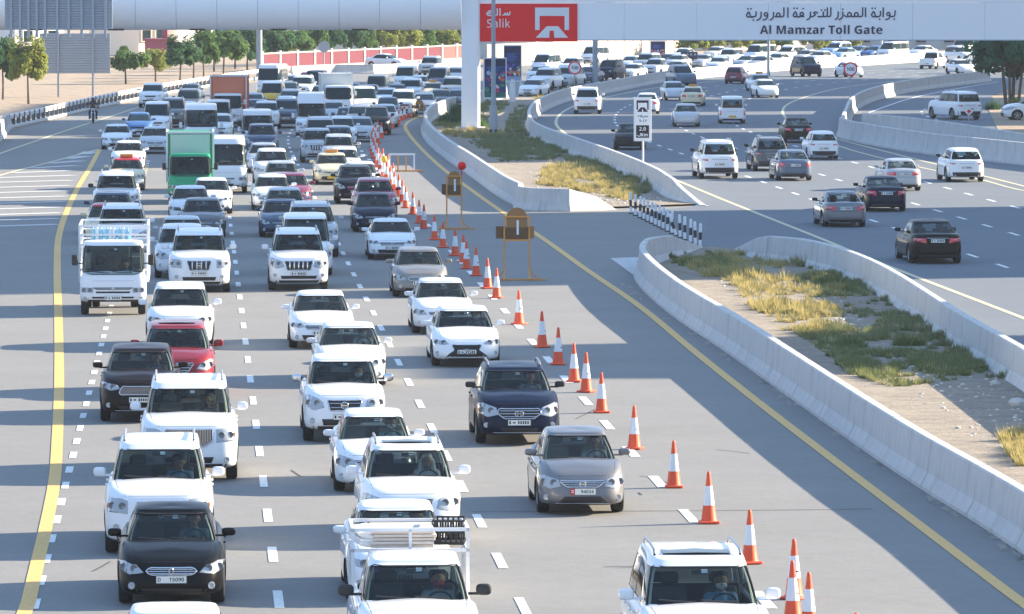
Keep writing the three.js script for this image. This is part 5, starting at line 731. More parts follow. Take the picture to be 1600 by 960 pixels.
{ const st = std([0.46, 0.44, 0.41], 0.9), sg = new THREE.IcosahedronGeometry(0.2, 1); { const p = sg.attributes.position; for (let i = 0; i < p.count; i++) { const f = 0.8 + 0.4 * N16(p.getX(i) * 20 + 3, p.getY(i) * 20 + p.getZ(i) * 9); p.setXYZ(i, p.getX(i) * f, p.getY(i) * f * 0.75, p.getZ(i) * f); } sg.computeVertexNormals(); }
  [[1427, 604, 0.8], [1556, 606, 0.8], [1592, 640, 1.5], [1497, 676, 0.4]].forEach(([x, y, k], i) => { const p = at(x, y), m = add('stone', sg, st); m.position.set(p.x, 0.1, p.z); m.scale.setScalar(k * 0.8); m.rotation.y = i; tag(m, ['lone white stone among the low green plants', 'pale stone at the edge of the sandy patch near the right edge', 'large grey stone at the right edge of the near median', 'small dark stone on the bare sand'][i], 'stone'); }); }

{ const list = [], m = new THREE.Matrix4(), q = new THREE.Quaternion(); const polys = [[[1060, 415], [1250, 430], [1600, 600], [1600, 740], [1400, 615], [1180, 490]], [[820, 270], [1000, 300], [1060, 318], [960, 322], [840, 300]]]; while (list.length < 520) { const P = polys[list.length % 2], x = rr(800, 1600), y = rr(260, 740); if (!inside(P, x, y)) continue; const p = at(x, y), t = rr(0.02, 0.07); q.setFromAxisAngle(V(0, 1, 0), rr(0, 6)); m.compose(V(p.x, 0.09, p.z), q, V(t * rr(0.8, 1.6), t * 0.7, t)); list.push(m.clone()); } const im = new THREE.InstancedMesh(new THREE.IcosahedronGeometry(1, 0), std([0.5, 0.46, 0.41], 0.9), list.length); list.forEach((x, i) => im.setMatrixAt(i, x)); im.name = numbered('gravel'); im.castShadow = true; scene.add(im); kind(im, 'stuff'); tag(im, 'small stones scattered over the bare soil of both medians', 'gravel'); }

// ------------------------------------------------------------------ far walls and buildings
{ const o = thing('boundary_wall'), P = [at(408, 112), at(735, 95)], c = curveOf(P), n = 13, L = c.getLength(), red = std([0.13, 0.012, 0.035], 0.8), wh = std([0.46, 0.43, 0.40], 0.85);
  for (let k = 0; k < n; k++) { const a = c.getPointAt(k / n), b = c.getPointAt((k + 1) / n), d = b.clone().sub(a), len = d.length(), mid = a.clone().add(b).multiplyScalar(0.5), ry = Math.atan2(-d.z, d.x); const q = (n0, g, m) => { const x = add(n0, g, m, o); x.position.copy(mid); x.rotation.y = ry; }; q('panel', box(len - 0.5, 1.35, 0.16, 0, 1.05, 0), k > 10 ? std([0.28, 0.08, 0.08], 0.85) : red); q('plinth', box(len - 0.5, 0.4, 0.24, 0, 0.2, 0.02), wh); q('coping', box(len - 0.5, 0.14, 0.3, 0, 1.8, 0), wh); q('pillar', box(0.5, 2.05, 0.34, -len / 2, 1.02, 0), wh); }
  tag(o, 'long wall of red panels between white pillars at the far end', 'wall'); }
{ const o = thing('boundary_wall'), P = [at(760, 105), at(1066, 90)], c = curveOf(P), n = 22, wh = std([0.46, 0.40, 0.35], 0.85);
  for (let k = 0; k < n; k++) { const a = c.getPointAt(k / n), b = c.getPointAt((k + 1) / n), d = b.clone().sub(a), len = d.length(), mid = a.clone().add(b).multiplyScalar(0.5); const x = add('panel', [box(len - 0.04, 2.4, 0.1, 0, 1.2, 0), box(0.12, 2.46, 0.16, -len / 2, 1.08, 0.02)], wh, o); x.position.copy(mid); x.rotation.y = Math.atan2(-d.z, d.x); }
  tag(o, 'long pale boundary wall behind the parked cars under the gate', 'wall'); }
function building(label, cat, x0, x1, Y, top, depth, col, o2 = {}) {
  const s = S(Y), p = at((x0 + x1) / 2, Y), w = (x1 - x0) / s, h = (Y - top) / s, o = thing(o2.name ?? 'building', p.x, 0, p.z - depth / 2, o2.turn ?? 0), m = std(col, 0.85), floors = Math.max(1, Math.round(h / (o2.floor ?? 3.3))), cols = Math.max(2, Math.round(w / (o2.bay ?? 3.6)));
  add('wall', box(w, h, depth, 0, h / 2, 0), m, o); add('roof', [box(w + 0.4, 0.25, depth + 0.4, 0, h + 0.125, 0), box(w * 0.2, 1.2, depth * 0.3, w * 0.2, h + 0.8, 0)], std([col[0] * 0.85, col[1] * 0.85, col[2] * 0.85], 0.9), o);
  const wg = new THREE.BoxGeometry(1.3, 1.3, 0.12), fg = join([box(1.5, 0.1, 0.2, 0, 0.7, 0.05), box(1.5, 0.1, 0.2, 0, -0.7, 0.05), box(0.1, 1.3, 0.2, 0.7, 0, 0.05), box(0.1, 1.3, 0.2, -0.7, 0, 0.05)]);
  for (let f = 0; f < floors && o2.windows !== 0; f++) for (let c = 0; c < cols; c++) { const W = add('window', wg, M.dglass, o); W.position.set(-w / 2 + (c + 0.5) * w / cols, (f + 0.55) * h / floors, depth / 2 + 0.04); add('frame', fg, m, W); }
  return tag(o, label, cat);
}
building('white flat building behind the trees above the guard rail', 'building', 226, 300, 86, 30, 10, [0.76, 0.74, 0.71], { windows: 0, turn: 0.7 });
building('cream building just right of the lower slatted sign back', 'building', 168, 222, 87, 30, 10, [0.72, 0.62, 0.52], { bay: 2.2, turn: 0.7 });
building('dark red low building between the trees beyond the guard rail', 'building', 226, 268, 90, 64, 6, [0.34, 0.08, 0.12], { windows: 0 });
building('white building behind the left trees at the edge', 'building', -30, 64, 90, 30, 10, [0.72, 0.72, 0.70], { bay: 3, turn: 0.7 });
building('grey green tall building behind the trees left of the thick column', 'building', 300, 420, 80, -20, 14, [0.34, 0.40, 0.42], {});
building('pale building behind the trees above the red wall', 'building', 440, 600, 82, 0, 12, [0.76, 0.70, 0.60], { turn: 0.75 });
building('cream building behind the yellowish trees', 'building', 600, 740, 82, 10, 12, [0.76, 0.68, 0.56], { turn: 0.75 });
building('grey ribbed shed between the gate post and the dark blue banner', 'shed', 745, 790, 92, 62, 5, [0.34, 0.42, 0.5], { windows: 0, name: 'shed' });
building('long low sunlit building at the far end under the gate', 'building', 1080, 1330, 78, 20, 14, [0.72, 0.64, 0.56], { turn: 0.6 });
building('long grey building at the far right under the gate', 'building', 1330, 1680, 77, 10, 14, [0.5, 0.48, 0.46], {});
building('pale building behind the far boundary wall', 'building', 760, 1080, 80, 10, 14, [0.74, 0.66, 0.58], { turn: 0.6 });
// tall blocks beyond the right edge: their shade lies across the road in the photograph
function block(label, D0, D1, X, H, deep) { const w = D1 - D0, o = thing('apartment_block', X + deep / 2, 0, -(D0 + D1) / 2, -Math.PI / 2), m = std([0.5, 0.45, 0.38], 0.85); add('wall', box(w, H, deep, 0, H / 2, 0), m, o); add('roof', box(w + 0.5, 0.4, deep + 0.5, 0, H + 0.2, 0), std([0.4, 0.38, 0.36], 0.9), o);
  const g = new THREE.BoxGeometry(1.8, 1.6, 0.14), floors = Math.floor(H / 3.4), cols = Math.floor(w / 4); for (let f = 0; f < floors; f++) add('window_row', join(Array.from({ length: cols }, (_, c) => g.clone().translate(-w / 2 + (c + 0.5) * w / cols, 1.9 + f * 3.4, deep / 2 + 0.03))), M.dglass, o); return tag(o, label, 'apartment block'); }
block('sand coloured apartment block beyond the right edge, nearest the camera, low', 170, 182, 76, 31, 10);
block('sand coloured apartment block beyond the right edge shading the median gap', 216, 268, 76, 52, 14);
block('sand coloured apartment block beyond the right edge before the gate', 334, 385, 78, 52, 14);
block('sand coloured apartment block beyond the right edge beside the gate', 396.5, 428, 78, 52, 10);
block('sand coloured apartment block beyond the right edge behind the gate', 443, 478, 84, 48, 14);
block('farthest sand coloured apartment block beyond the right edge', 494, 562, 96, 46, 14);

// ------------------------------------------------------------------ people: smooth bodies from bones with radii
function flesh(bones, cell, k = 0.03, pad = 0.06) {                        // bones: [ax, ay, az, bx, by, bz, ra, rb]
  let lo = V(1e9, 1e9, 1e9), hi = V(-1e9, -1e9, -1e9); for (const b of bones) { const r = Math.max(b[6], b[7]) + pad; for (const o of [0, 3]) { lo.min(V(b[o] - r, b[o + 1] - r, b[o + 2] - r)); hi.max(V(b[o] + r, b[o + 1] + r, b[o + 2] + r)); } }
  const mid = lo.clone().add(hi).multiplyScalar(0.5), half = Math.max(hi.x - lo.x, hi.y - lo.y, hi.z - lo.z) / 2, n = clamp(Math.ceil(2 * half / cell), 12, 96);
  const mc = new MarchingCubes(n, M.skin, false, false, 60000); mc.isolation = 0;
  for (let z = 0; z < n; z++) for (let y = 0; y < n; y++) for (let x = 0; x < n; x++) {
    const px = mid.x + half * (x - n / 2) / (n / 2), py = mid.y + half * (y - n / 2) / (n / 2), pz = mid.z + half * (z - n / 2) / (n / 2); let d = 1e9;
    for (const b of bones) { const ex = b[3] - b[0], ey = b[4] - b[1], ez = b[5] - b[2], L = ex * ex + ey * ey + ez * ez, t = L ? clamp(((px - b[0]) * ex + (py - b[1]) * ey + (pz - b[2]) * ez) / L, 0, 1) : 0, q = Math.hypot(px - b[0] - ex * t, py - b[1] - ey * t, pz - b[2] - ez * t) - lerp(b[6], b[7], t); if (d > 1e8) d = q; else { const h = clamp(0.5 + 0.5 * (d - q) / k, 0, 1); d = lerp(d, q, h) - k * h * (1 - h); } }
    mc.field[x + y * n + z * n * n] = -d;
  }
  mc.update(); const c = mc.count, g = new THREE.BufferGeometry(), p = mc.positionArray.slice(0, c * 3), q = mc.normalArray.slice(0, c * 3);
  for (let i = 0; i < c; i++) { p[i * 3] = p[i * 3] * half + mid.x; p[i * 3 + 1] = p[i * 3 + 1] * half + mid.y; p[i * 3 + 2] = p[i * 3 + 2] * half + mid.z; }
  g.setAttribute('position', new THREE.BufferAttribute(p, 3)); g.setAttribute('normal', new THREE.BufferAttribute(q, 3)); return g;
}
// seated driver, hip point at the origin, facing +z, hands on the wheel at (0, 0.44, 0.52)
const hand = (x, y, z, q) => { const o = [[x, y - 0.02, z - 0.07, x, y + 0.005, z - 0.03, 0.024, 0.026]]; for (let i = 0; i < 4; i++) { const a = y + 0.03 - i * 0.021, l = [0.9, 1, 0.95, 0.78][i]; o.push([x + q * 0.004, a, z - 0.025, x - q * 0.008, a + 0.006, z + 0.022 * l, 0.0105, 0.0095], [x - q * 0.008, a + 0.006, z + 0.022 * l, x - q * 0.032 * l, a, z + 0.012, 0.0095, 0.0085]); } o.push([x - q * 0.012, y + 0.015, z - 0.05, x - q * 0.034, y + 0.036, z - 0.018, 0.012, 0.01], [x - q * 0.034, y + 0.036, z - 0.018, x - q * 0.036, y + 0.045, z + 0.008, 0.01, 0.0085]); return o; };
const HEAD = [[0, 0.735, 0.015, 0, 0.735, -0.012, 0.092, 0.098], [0, 0.66, 0.045, 0, 0.70, 0.03, 0.055, 0.075], [0, 0.712, 0.098, 0, 0.69, 0.118, 0.010, 0.017], [-0.03, 0.727, 0.094, 0.03, 0.727, 0.094, 0.012, 0.012], [0, 0.652, 0.088, 0, 0.656, 0.09, 0.018, 0.018], [-0.095, 0.715, -0.005, -0.098, 0.69, -0.005, 0.016, 0.012], [0.095, 0.715, -0.005, 0.098, 0.69, -0.005, 0.016, 0.012], [0, 0.55, -0.035, 0, 0.66, -0.01, 0.058, 0.052]];
const ARM = (q) => [[q * 0.19, 0.30, 0.16, q * 0.17, 0.40, 0.46, 0.042, 0.03]];
const headG = flesh(HEAD, 0.0065, 0.02, 0.03), handG = [1, -1].map((q) => flesh([...hand(q * 0.165, 0.43, 0.545, q), [q * 0.178, 0.365, 0.36, q * 0.168, 0.41, 0.48, 0.036, 0.027]], 0.005, 0.008, 0.03));
const shirtG = flesh([[0, 0.05, -0.04, 0, 0.40, -0.07, 0.145, 0.16], [-0.1, 0.3, -0.06, 0.1, 0.3, -0.06, 0.12, 0.12], [-0.165, 0.49, -0.05, 0.165, 0.49, -0.05, 0.068, 0.068], [0.18, 0.48, -0.05, 0.235, 0.26, 0.08, 0.066, 0.056], [-0.18, 0.48, -0.05, -0.235, 0.26, 0.08, 0.066, 0.056], [0.235, 0.26, 0.08, 0.19, 0.345, 0.32, 0.055, 0.046], [-0.235, 0.26, 0.08, -0.19, 0.345, 0.32, 0.055, 0.046], [0, 0.52, -0.045, 0, 0.555, -0.038, 0.075, 0.066]], 0.014, 0.04);
const legsG = flesh([[0.09, 0.02, 0, 0.13, 0.06, 0.42, 0.1, 0.075], [-0.09, 0.02, 0, -0.13, 0.06, 0.42, 0.1, 0.075], [0.13, 0.06, 0.42, 0.13, -0.3, 0.6, 0.07, 0.05], [-0.13, 0.06, 0.42, -0.13, -0.3, 0.6, 0.07, 0.05]], 0.018, 0.04);
const hairG = flesh([[0, 0.765, -0.018, 0, 0.775, -0.025, 0.092, 0.094], [0, 0.72, -0.05, 0, 0.69, -0.055, 0.078, 0.066]], 0.009, 0.02, 0.03), maskG = flesh([[-0.04, 0.668, 0.07, 0.04, 0.668, 0.07, 0.045, 0.045], [0, 0.69, 0.09, 0, 0.64, 0.085, 0.036, 0.034]], 0.008, 0.02, 0.03);
const eyeG = join([-1, 1].map((q) => new THREE.SphereGeometry(0.012, 10, 8).scale(1.3, 0.8, 0.6).translate(q * 0.033, 0.715, 0.099)));
const capG = lathe([[0.112, 0.77], [0.115, 0.80], [0.095, 0.85], [0.05, 0.875], [0, 0.88]], 18), gutraG = flesh([[0, 0.77, -0.02, 0, 0.78, -0.025, 0.103, 0.104], [-0.1, 0.72, -0.03, -0.13, 0.5, -0.03, 0.04, 0.06], [0.1, 0.72, -0.03, 0.13, 0.5, -0.03, 0.04, 0.06], [0, 0.7, -0.09, 0, 0.5, -0.13, 0.07, 0.09]], 0.01, 0.03, 0.03);
const cloth = (c) => std(c, 0.85);
function driver(car, label, o = {}) {
  const [x, y, z] = car.userData.driver, g = thing('person'); car.updateMatrixWorld(true); const p = V(o.passenger ? -x : x, y + (o.up ?? 0), z).applyMatrix4(car.matrixWorld); g.position.copy(p); g.rotation.y = car.rotation.y;
  add('body', [headG, ...handG], o.skin ?? M.skin, g); add('shirt', shirtG, cloth(o.shirt ?? [0.5, 0.5, 0.5]), g); add('trousers', legsG, cloth([0.03, 0.035, 0.05]), g); add('eyes', eyeG, M.hair, g);
  if (o.gutra) add('headscarf', gutraG, cloth([0.75, 0.75, 0.74]), g); else if (o.cap) { add('hair', hairG, M.hair, g); add('cap', capG, cloth(o.cap), g); } else add('hair', hairG, M.hair, g);
  if (o.mask) add('face_mask', maskG, cloth(o.mask), g);
  return tag(g, label, 'person');
}

// ------------------------------------------------------------------ placing vehicles
const headL = (D) => D < 340 ? Math.atan(0.0545) : Math.atan(0.0545 - 0.0009 * (D - 330)) ;
const headR = (D) => D < 320 ? 0.067 : D < 400 ? lerp(0.067, -0.02, (D - 320) / 80) : -0.02 - 0.0016 * (D - 400);
const cache = {};
function place(row) {
  const [x, y, key, col, label, o = {}] = row, p = at(x, y), D = -p.z, dir = o.dir ?? 1, lod = o.lod ?? (y > 236 ? 1 : 0);
  const id = [key, o.face, o.rear, dir, lod, o.taxi, o.sunroof, o.rails, o.antenna, o.bull, o.plateText, o.roof, o.seat, o.mirror].join();
  const name = o.name ?? ({ pickup: 'pickup_truck', van: 'van', hivan: 'van', minibus: 'minibus', minivan: 'minivan', suv: 'off_roader', big: 'off_roader', cross: 'crossover', hatch: 'hatchback', coupe: 'coupe' }[key] ?? 'car'), cat = o.cat ?? ({ pickup: 'pickup', van: 'van', hivan: 'van', minibus: 'minibus' }[key] ?? (o.taxi ? 'taxi' : 'car'));
  let g; const pm = PAINT[col];
  if (!cache[id]) { g = cache[id] = car(key, { ...o, dir, lod, paint: pm, roof: o.roof && PAINT[o.roof], mirror: o.mirror && M[o.mirror] }); cache[id].userData.paintNow = pm; }
  else { g = cache[id].clone(); g.userData.driver = cache[id].userData.driver; const old = cache[id].userData.paintNow; g.traverse((m) => { if (m.isMesh) m.material = Array.isArray(m.material) ? m.material.map((q) => q === old ? pm : q) : m.material === old ? pm : m.material; }); }
  delete g.userData.paintNow; if (g === cache[id]) g.userData.paintNow = pm;
  g.name = numbered(name); scene.add(g);
  const turn = (dir > 0 ? headL(D) : Math.PI + headR(D)) + (o.turn ?? 0);
  // the given pixel is where the nearer axle stands
  const s = SPEC[key], dd = dir > 0 ? s.L / 2 - s.ax : s.L / 2 - s.rx, off = V(0, 0, dir > 0 ? dd : -dd).applyAxisAngle(V(0, 1, 0), turn);
  g.rotation.y = turn; g.position.set(p.x - off.x * (o.turn ? 1 : 1), 0, p.z - off.z);
  if (o.scale) g.scale.setScalar(o.scale);
  const data = { label, category: cat, group: dir > 0 ? 'vehicles coming towards the camera' : 'vehicles driving away' }; const drv = g.userData.driver, pn = g.userData.paintNow; g.userData = data; if (drv) g.userData.driver = drv; if (pn) g.userData.paintNow = pn;
  return g;
}

// ---- oncoming traffic. Columns: pixel column and row of the front tyres, build, colour, label
const N = {};
const put = (id, ...row) => { N[id] = place(row); };
// nearest
put('roofonly', 272, 1132, 'sedan', 'white', 'white car at the bottom edge showing only its roof');
put('fluence', 268, 941, 'sedan', 'black', 'black saloon with a chrome framed grille and dusty bonnet at the lower left', { face: 'fluence', plateText: 'D 15090', seat: 'seatd' });
put('acadia', 248, 862, 'suv', 'white', 'large white off-roader with red letters on its mesh grille, behind the black saloon', { face: 'acadia' });
put('yukon', 295, 748, 'big', 'white', 'big white off-roader with a chrome mesh grille, half hidden by the lettered one', { face: 'yukon' });
put('lincoln', 219, 657, 'cross2', 'brown', 'dark brown crossover with a chrome mesh grille by the left lane marks', { face: 'lincoln', seat: 'seatd' });
put('pathfinder', 276, 620, 'cross', 'red', 'dark red crossover behind the dark brown one', { face: 'vmotion', sunroof: 1, seat: 'seatd' });
put('whitesuv', 281, 546, 'cross', 'white', 'white crossover directly behind the dark red one', { face: 'wing' });
put('patrol', 311, 456, 'big', 'white', 'broad white off-roader with three-bar grille right of the flatbed truck', { face: 'patrol' });
put('behindpatrol', 284, 434, 'cross', 'white2', 'white crossover whose left headlamp shows beside the broad white off-roader', { face: 'santafe' });
put('silverdark', 284, 405, 'sedan', 'silver2', 'silver saloon showing only roof and windscreen above the broad white off-roader', {});
put('suvbed', 190, 405, 'suv', 'white', 'white off-roader close behind the flatbed truck, seen over its load', { face: 'plain' });
put('redtaxi1', 168, 381, 'sedan', 'cream', 'cream taxi with a red roof right behind the flatbed truck group', { roof: 'tred', face: 'camry' });
put('bluesuv', 174, 367, 'cross2', 'navy2', 'dark blue crossover behind the cream taxi near the flatbed', {});
put('whitesuv2', 181, 342, 'suv', 'white', 'white off-roader with dark mirrors above the dark blue crossover', { face: 'plain', mirror: 'trim' });
put('white13', 186, 322, 'sedan', 'white2', 'white saloon almost hidden behind the white off-roader with dark mirrors', {});
put('redtaxi2', 197, 297, 'sedan', 'cream', 'cream taxi with a red roof beside the gore marking', { roof: 'tred', face: 'camry', taxi: 1 });
put('white15', 200, 266, 'sedan', 'white', 'white saloon directly behind the taxi beside the gore marking', {});
put('white16', 182, 233, 'coupe', 'white', 'white coupe at the tip of the gore marking', { face: 'vmotion', lod: 1 });
put('silver17', 242, 240, 'sedan', 'silver2', 'silver saloon right of the white coupe at the gore tip', { face: 'wing' });
put('dark28', 316, 371, 'long', 'grey2', 'dark grey saloon with a sunlit headlamp above the broad white off-roader', { face: 'plain', seat: 'seatd' });
put('white27', 297, 349, 'sedan', 'white2', 'white saloon between the dark grey saloon and the green truck', {});
put('white26', 330, 334, 'long', 'white', 'white saloon right behind the green box truck cab', { face: 'wing' });
// second lane
put('ladderpickup', 652, 1074, 'pickup', 'white', 'white pickup at the bottom with a loaded white rack behind its cab', { face: 'navara', mirror: 'trim' });
put('toyota', 622, 936, 'sedan', 'white', 'white saloon squeezed behind the rack of the bottom pickup', { face: 'wing' });
put('infiniti', 640, 848, 'cross', 'white', 'white crossover with roof rails behind the bottom pickup', { face: 'infiniti', rails: 1, sunroof: 1, seat: 'seatd' });
put('versawhite', 586, 766, 'slim', 'white', 'small white saloon with a beige cabin between pickup and crossover', { face: 'versa' });
put('navara', 537, 688, 'pickup', 'white', 'white double cab pickup with black and chrome mirrors in the middle lane', { face: 'navara', mirror: 'chrome' });
put('oldwhite', 547, 602, 'long', 'white3', 'plain white saloon half hidden behind the double cab pickup', { face: 'plain' });
put('accord', 502, 543, 'long', 'white', 'white saloon with a dark grille and badge in the middle lane', { face: 'wing' });
put('prado', 466, 453, 'suv', 'white', 'white off-roader with a five-bar chrome grille in the middle of the jam', { face: 'prado' });
put('hiace', 478, 430, 'van', 'white', 'white van close behind the five-bar white off-roader', { face: 'van' });
put('darkpick', 487, 401, 'suv', 'silver', 'silver grey off-roader looking out right of the white van', { face: 'plain' });
put('navy41', 440, 370, 'coupe', 'navy2', 'dark blue saloon left behind the white van', { face: 'plain' });
put('white42', 445, 352, 'sedan', 'silver2', 'pale silver saloon behind the dark blue one', {});
put('maroon43', 455, 325, 'sedan', 'maroon', 'maroon saloon in the middle of the jam left of the cream taxi', { face: 'camry', yplate: 1 });
put('camry45', 425, 328, 'sedan', 'white', 'white saloon with a large black lower grille left of the maroon one', { face: 'camry' });
put('s44', 440, 303, 'sedan', 'silver2', 'silver saloon directly behind the maroon one', { face: 'plain', yplate: 1 });
put('s46', 425, 290, 'cross', 'white2', 'white crossover behind the silver saloon in the middle of the jam', {});
put('s47', 412, 270, 'sedan', 'silver', 'silver saloon behind the white crossover in the middle of the jam', {});
put('s48', 409, 243, 'cross', 'navy2', 'dark blue crossover in front of the white light truck', {});
// third lane
put('lc', 1102, 1086, 'suv', 'white', 'white off-roader at the bottom beside the cones, driver in light blue', { face: 'prado', sunroof: 1 });
put('versa', 906, 800, 'slim', 'grey', 'dark grey saloon with a V shaped chrome grille beside the cones', { face: 'versa', plateText: ' 94024' });
put('santafe', 808, 692, 'cross2', 'navy', 'dark navy crossover behind the dark grey saloon', { face: 'santafe', seat: 'seatd', mirror: 'trim', rails: 1 });
put('lexus', 727, 571, 'long', 'white', 'white saloon with a large black spindle grille', { face: 'spindle', seat: 'seatd' });
put('whitesedan', 691, 520, 'sedan', 'white2', 'white saloon half hidden behind the one with the spindle grille', {});
put('renault', 656, 463, 'sedan', 'bronze', 'bronze grey saloon with black grille and diamond badge', { face: 'fluence' });
put('civic', 612, 405, 'coupe', 'white', 'low white saloon in front of the navy saloon by the cones', { face: 'wing' });
put('navysedan', 585, 362, 'sedan', 'navy', 'navy saloon with bright headlamps behind the low white one', { face: 'plain' });
put('maroonsuv', 586, 342, 'cross2', 'crimson', 'wine red crossover behind the navy saloon, beside the cones', { face: 'vmotion' });
put('blacksuv', 556, 318, 'cross2', 'black2', 'black crossover left of the wine red one', { face: 'plain' });
put('white70', 563, 304, 'long', 'white', 'white saloon just showing behind the black crossover', {});
put('creamtaxi', 519, 288, 'long', 'cream', 'cream taxi with an orange roof sign in the third lane', { face: 'camry', taxi: 1 });
put('w72', 537, 278, 'sedan', 'white2', 'white saloon behind the cream taxi with the roof sign', {});
put('w73', 530, 263, 'cross', 'silver2', 'pale silver crossover two places behind the cream taxi with the roof sign', {});
put('lcpick', 496, 254, 'pickup', 'silver', 'silver pickup standing high left of the cream taxi queue', { face: 'prado' });
put('d75', 529, 247, 'cross', 'bluegrey', 'blue grey crossover right of the silver pickup', {});
// farther back (small)
const far = [
  [501, 236, 'suv', 'silver2', 'pale silver off-roader right behind the silver pickup'], [533, 231, 'pickup', 'white', 'white pickup behind the blue grey crossover, near the far cones'], [563, 222, 'sedan', 'silver', 'silver saloon beside the left end of the curving cone rows'],
  [588, 211, 'cross', 'black2', 'black crossover with bright lamps behind the curving cone rows'], [543, 204, 'sedan', 'bluegrey', 'blue grey saloon right of the tall white van'], [562, 207, 'cross', 'silver', 'silver crossover behind the silver saloon near the curving cones'], [601, 199, 'sedan', 'silver2', 'silver saloon behind the black crossover at the curve'],
  [519, 193, 'sedan', 'silver', 'silver saloon in the shade of the white box truck'], [605, 186, 'sedan', 'navy2', 'dark blue saloon beside the small white van at the curve'], [629, 183, 'suv', 'white', 'white off-roader at the bend just left of the small far stand'], [602, 169, 'sedan', 'white', 'white saloon right of the small white van'], [662, 178, 'sedan', 'silver', 'silver saloon behind the small dark diversion stand'],
  [618, 162, 'sedan', 'bluegrey', 'blue grey saloon two places behind the bend'], [640, 161, 'suv', 'white', 'white off-roader behind the one at the bend'], [674, 158, 'sedan', 'cream', 'cream and white taxi left of the far dark stand', { taxi: 1 }], [588, 158, 'van', 'grey2', 'dark grey van above the small white van at the bend'], [706, 158, 'suv', 'silver', 'silver off-roader touching the gate post on its left side'], [653, 146, 'sedan', 'white', 'white saloon in front of the white van at the far bend'], [683, 143, 'van', 'bluegrey', 'blue grey van at the far bend below the parked white saloon'],
  [632, 140, 'van', 'white', 'white van at the far bend with a dark windscreen'], [708, 131, 'sedan', 'silver2', 'silver saloon beside the gate post at the far bend'], [669, 119, 'suv', 'silver', 'silver off-roader coming round the far bend first'], [688, 172, 'sedan', 'grey2', 'dark saloon half behind the far dark stand'],
  [244, 210, 'van', 'white', 'white van directly behind the silver saloon at the gore tip'], [216, 214, 'sedan', 'blue', 'blue saloon behind the white coupe at the gore tip'], [268, 199, 'suv', 'grey', 'grey off-roader right of the white van behind the gore tip'], [236, 168, 'pickup', 'white', 'white pickup closest to the guard rail at the head of the slip road'],
  [293, 182, 'suv', 'grey2', 'dark off-roader left of the white low van, second from the guard rail'], [295, 161, 'sedan', 'bluegrey', 'blue grey saloon nearest the guard rail left of the red box truck'], [290, 194, 'sedan', 'white', 'white saloon between the grey off-roader and the white low van'], [340, 206, 'van', 'white', 'white low van in front of the red box truck'], [367, 199, 'sedan', 'navy2', 'dark blue saloon right of the white low van'],
  [342, 216, 'sedan', 'white3', 'white saloon squeezed right of the white minibus'], [447, 200, 'suv', 'bluegrey', 'blue grey off-roader left of the tall white van'], [415, 202, 'pickup', 'white2', 'white pickup above the white light truck'], [398, 190, 'sedan', 'navy2', 'dark blue saloon right of the red box truck'], [394, 178, 'sedan', 'silver', 'silver saloon close beside the red box truck'], [446, 184, 'sedan', 'lightblue', 'light blue saloon behind the blue grey off-roader'],
  [452, 172, 'sedan', 'silver2', 'silver saloon right of the yellow fronted van'], [449, 158, 'sedan', 'grey', 'grey saloon behind the yellow fronted van'], [470, 156, 'suv', 'white', 'white off-roader left of the navy van at the far end'], [491, 149, 'van', 'navy', 'navy van standing above the white box truck roof on the left'], [500, 164, 'sedan', 'silver', 'silver saloon right below the navy van'], [421, 150, 'minibus', 'white2', 'white minibus above the yellow fronted van'],
  [478, 140, 'sedan', 'maroon', 'dark red saloon just left of the navy van'], [455, 145, 'sedan', 'silver2', 'silver saloon at the far left rear of the jam'], [546, 160, 'sedan', 'bluegrey', 'blue grey saloon hidden right behind the white box truck'], [575, 163, 'sedan', 'navy2', 'dark blue saloon behind the small white van'], [716, 172, 'sedan', 'bluegrey', 'blue grey saloon behind the bushes left of the gate post'],
];
far.forEach((r, i) => put('far' + i, ...r));
put('yellowvan', 424, 170, 'van', 'yellow', 'yellow fronted van with a white roof in the middle of the far jam', { roof: 'white', face: 'van' });
put('sprinter', 486, 214, 'hivan', 'white', 'tall white van with a high roof in the middle of the jam', { face: 'van', lod: 1 });
put('smallvan', 571, 180, 'van', 'white', 'small white van at the right of the white box truck', { face: 'van', turn: 0.12 });
put('bus1', 314, 233, 'minibus', 'white', 'white minibus behind the green box truck', { face: 'bus', lod: 1 });
put('bus2', 352, 301, 'minibus', 'white', 'white minibus right beside the green box truck', { face: 'bus' });
put('canter', 402, 236, 'minibus', 'white2', 'white light bus ahead of the dark blue crossover in the second lane', { face: 'van', lod: 1, scale: 0.9, name: 'minibus' });
put('parkedwhite', 622, 106, 'sedan', 'white', 'white saloon seen from the side in front of the red wall', { turn: 1.25 });
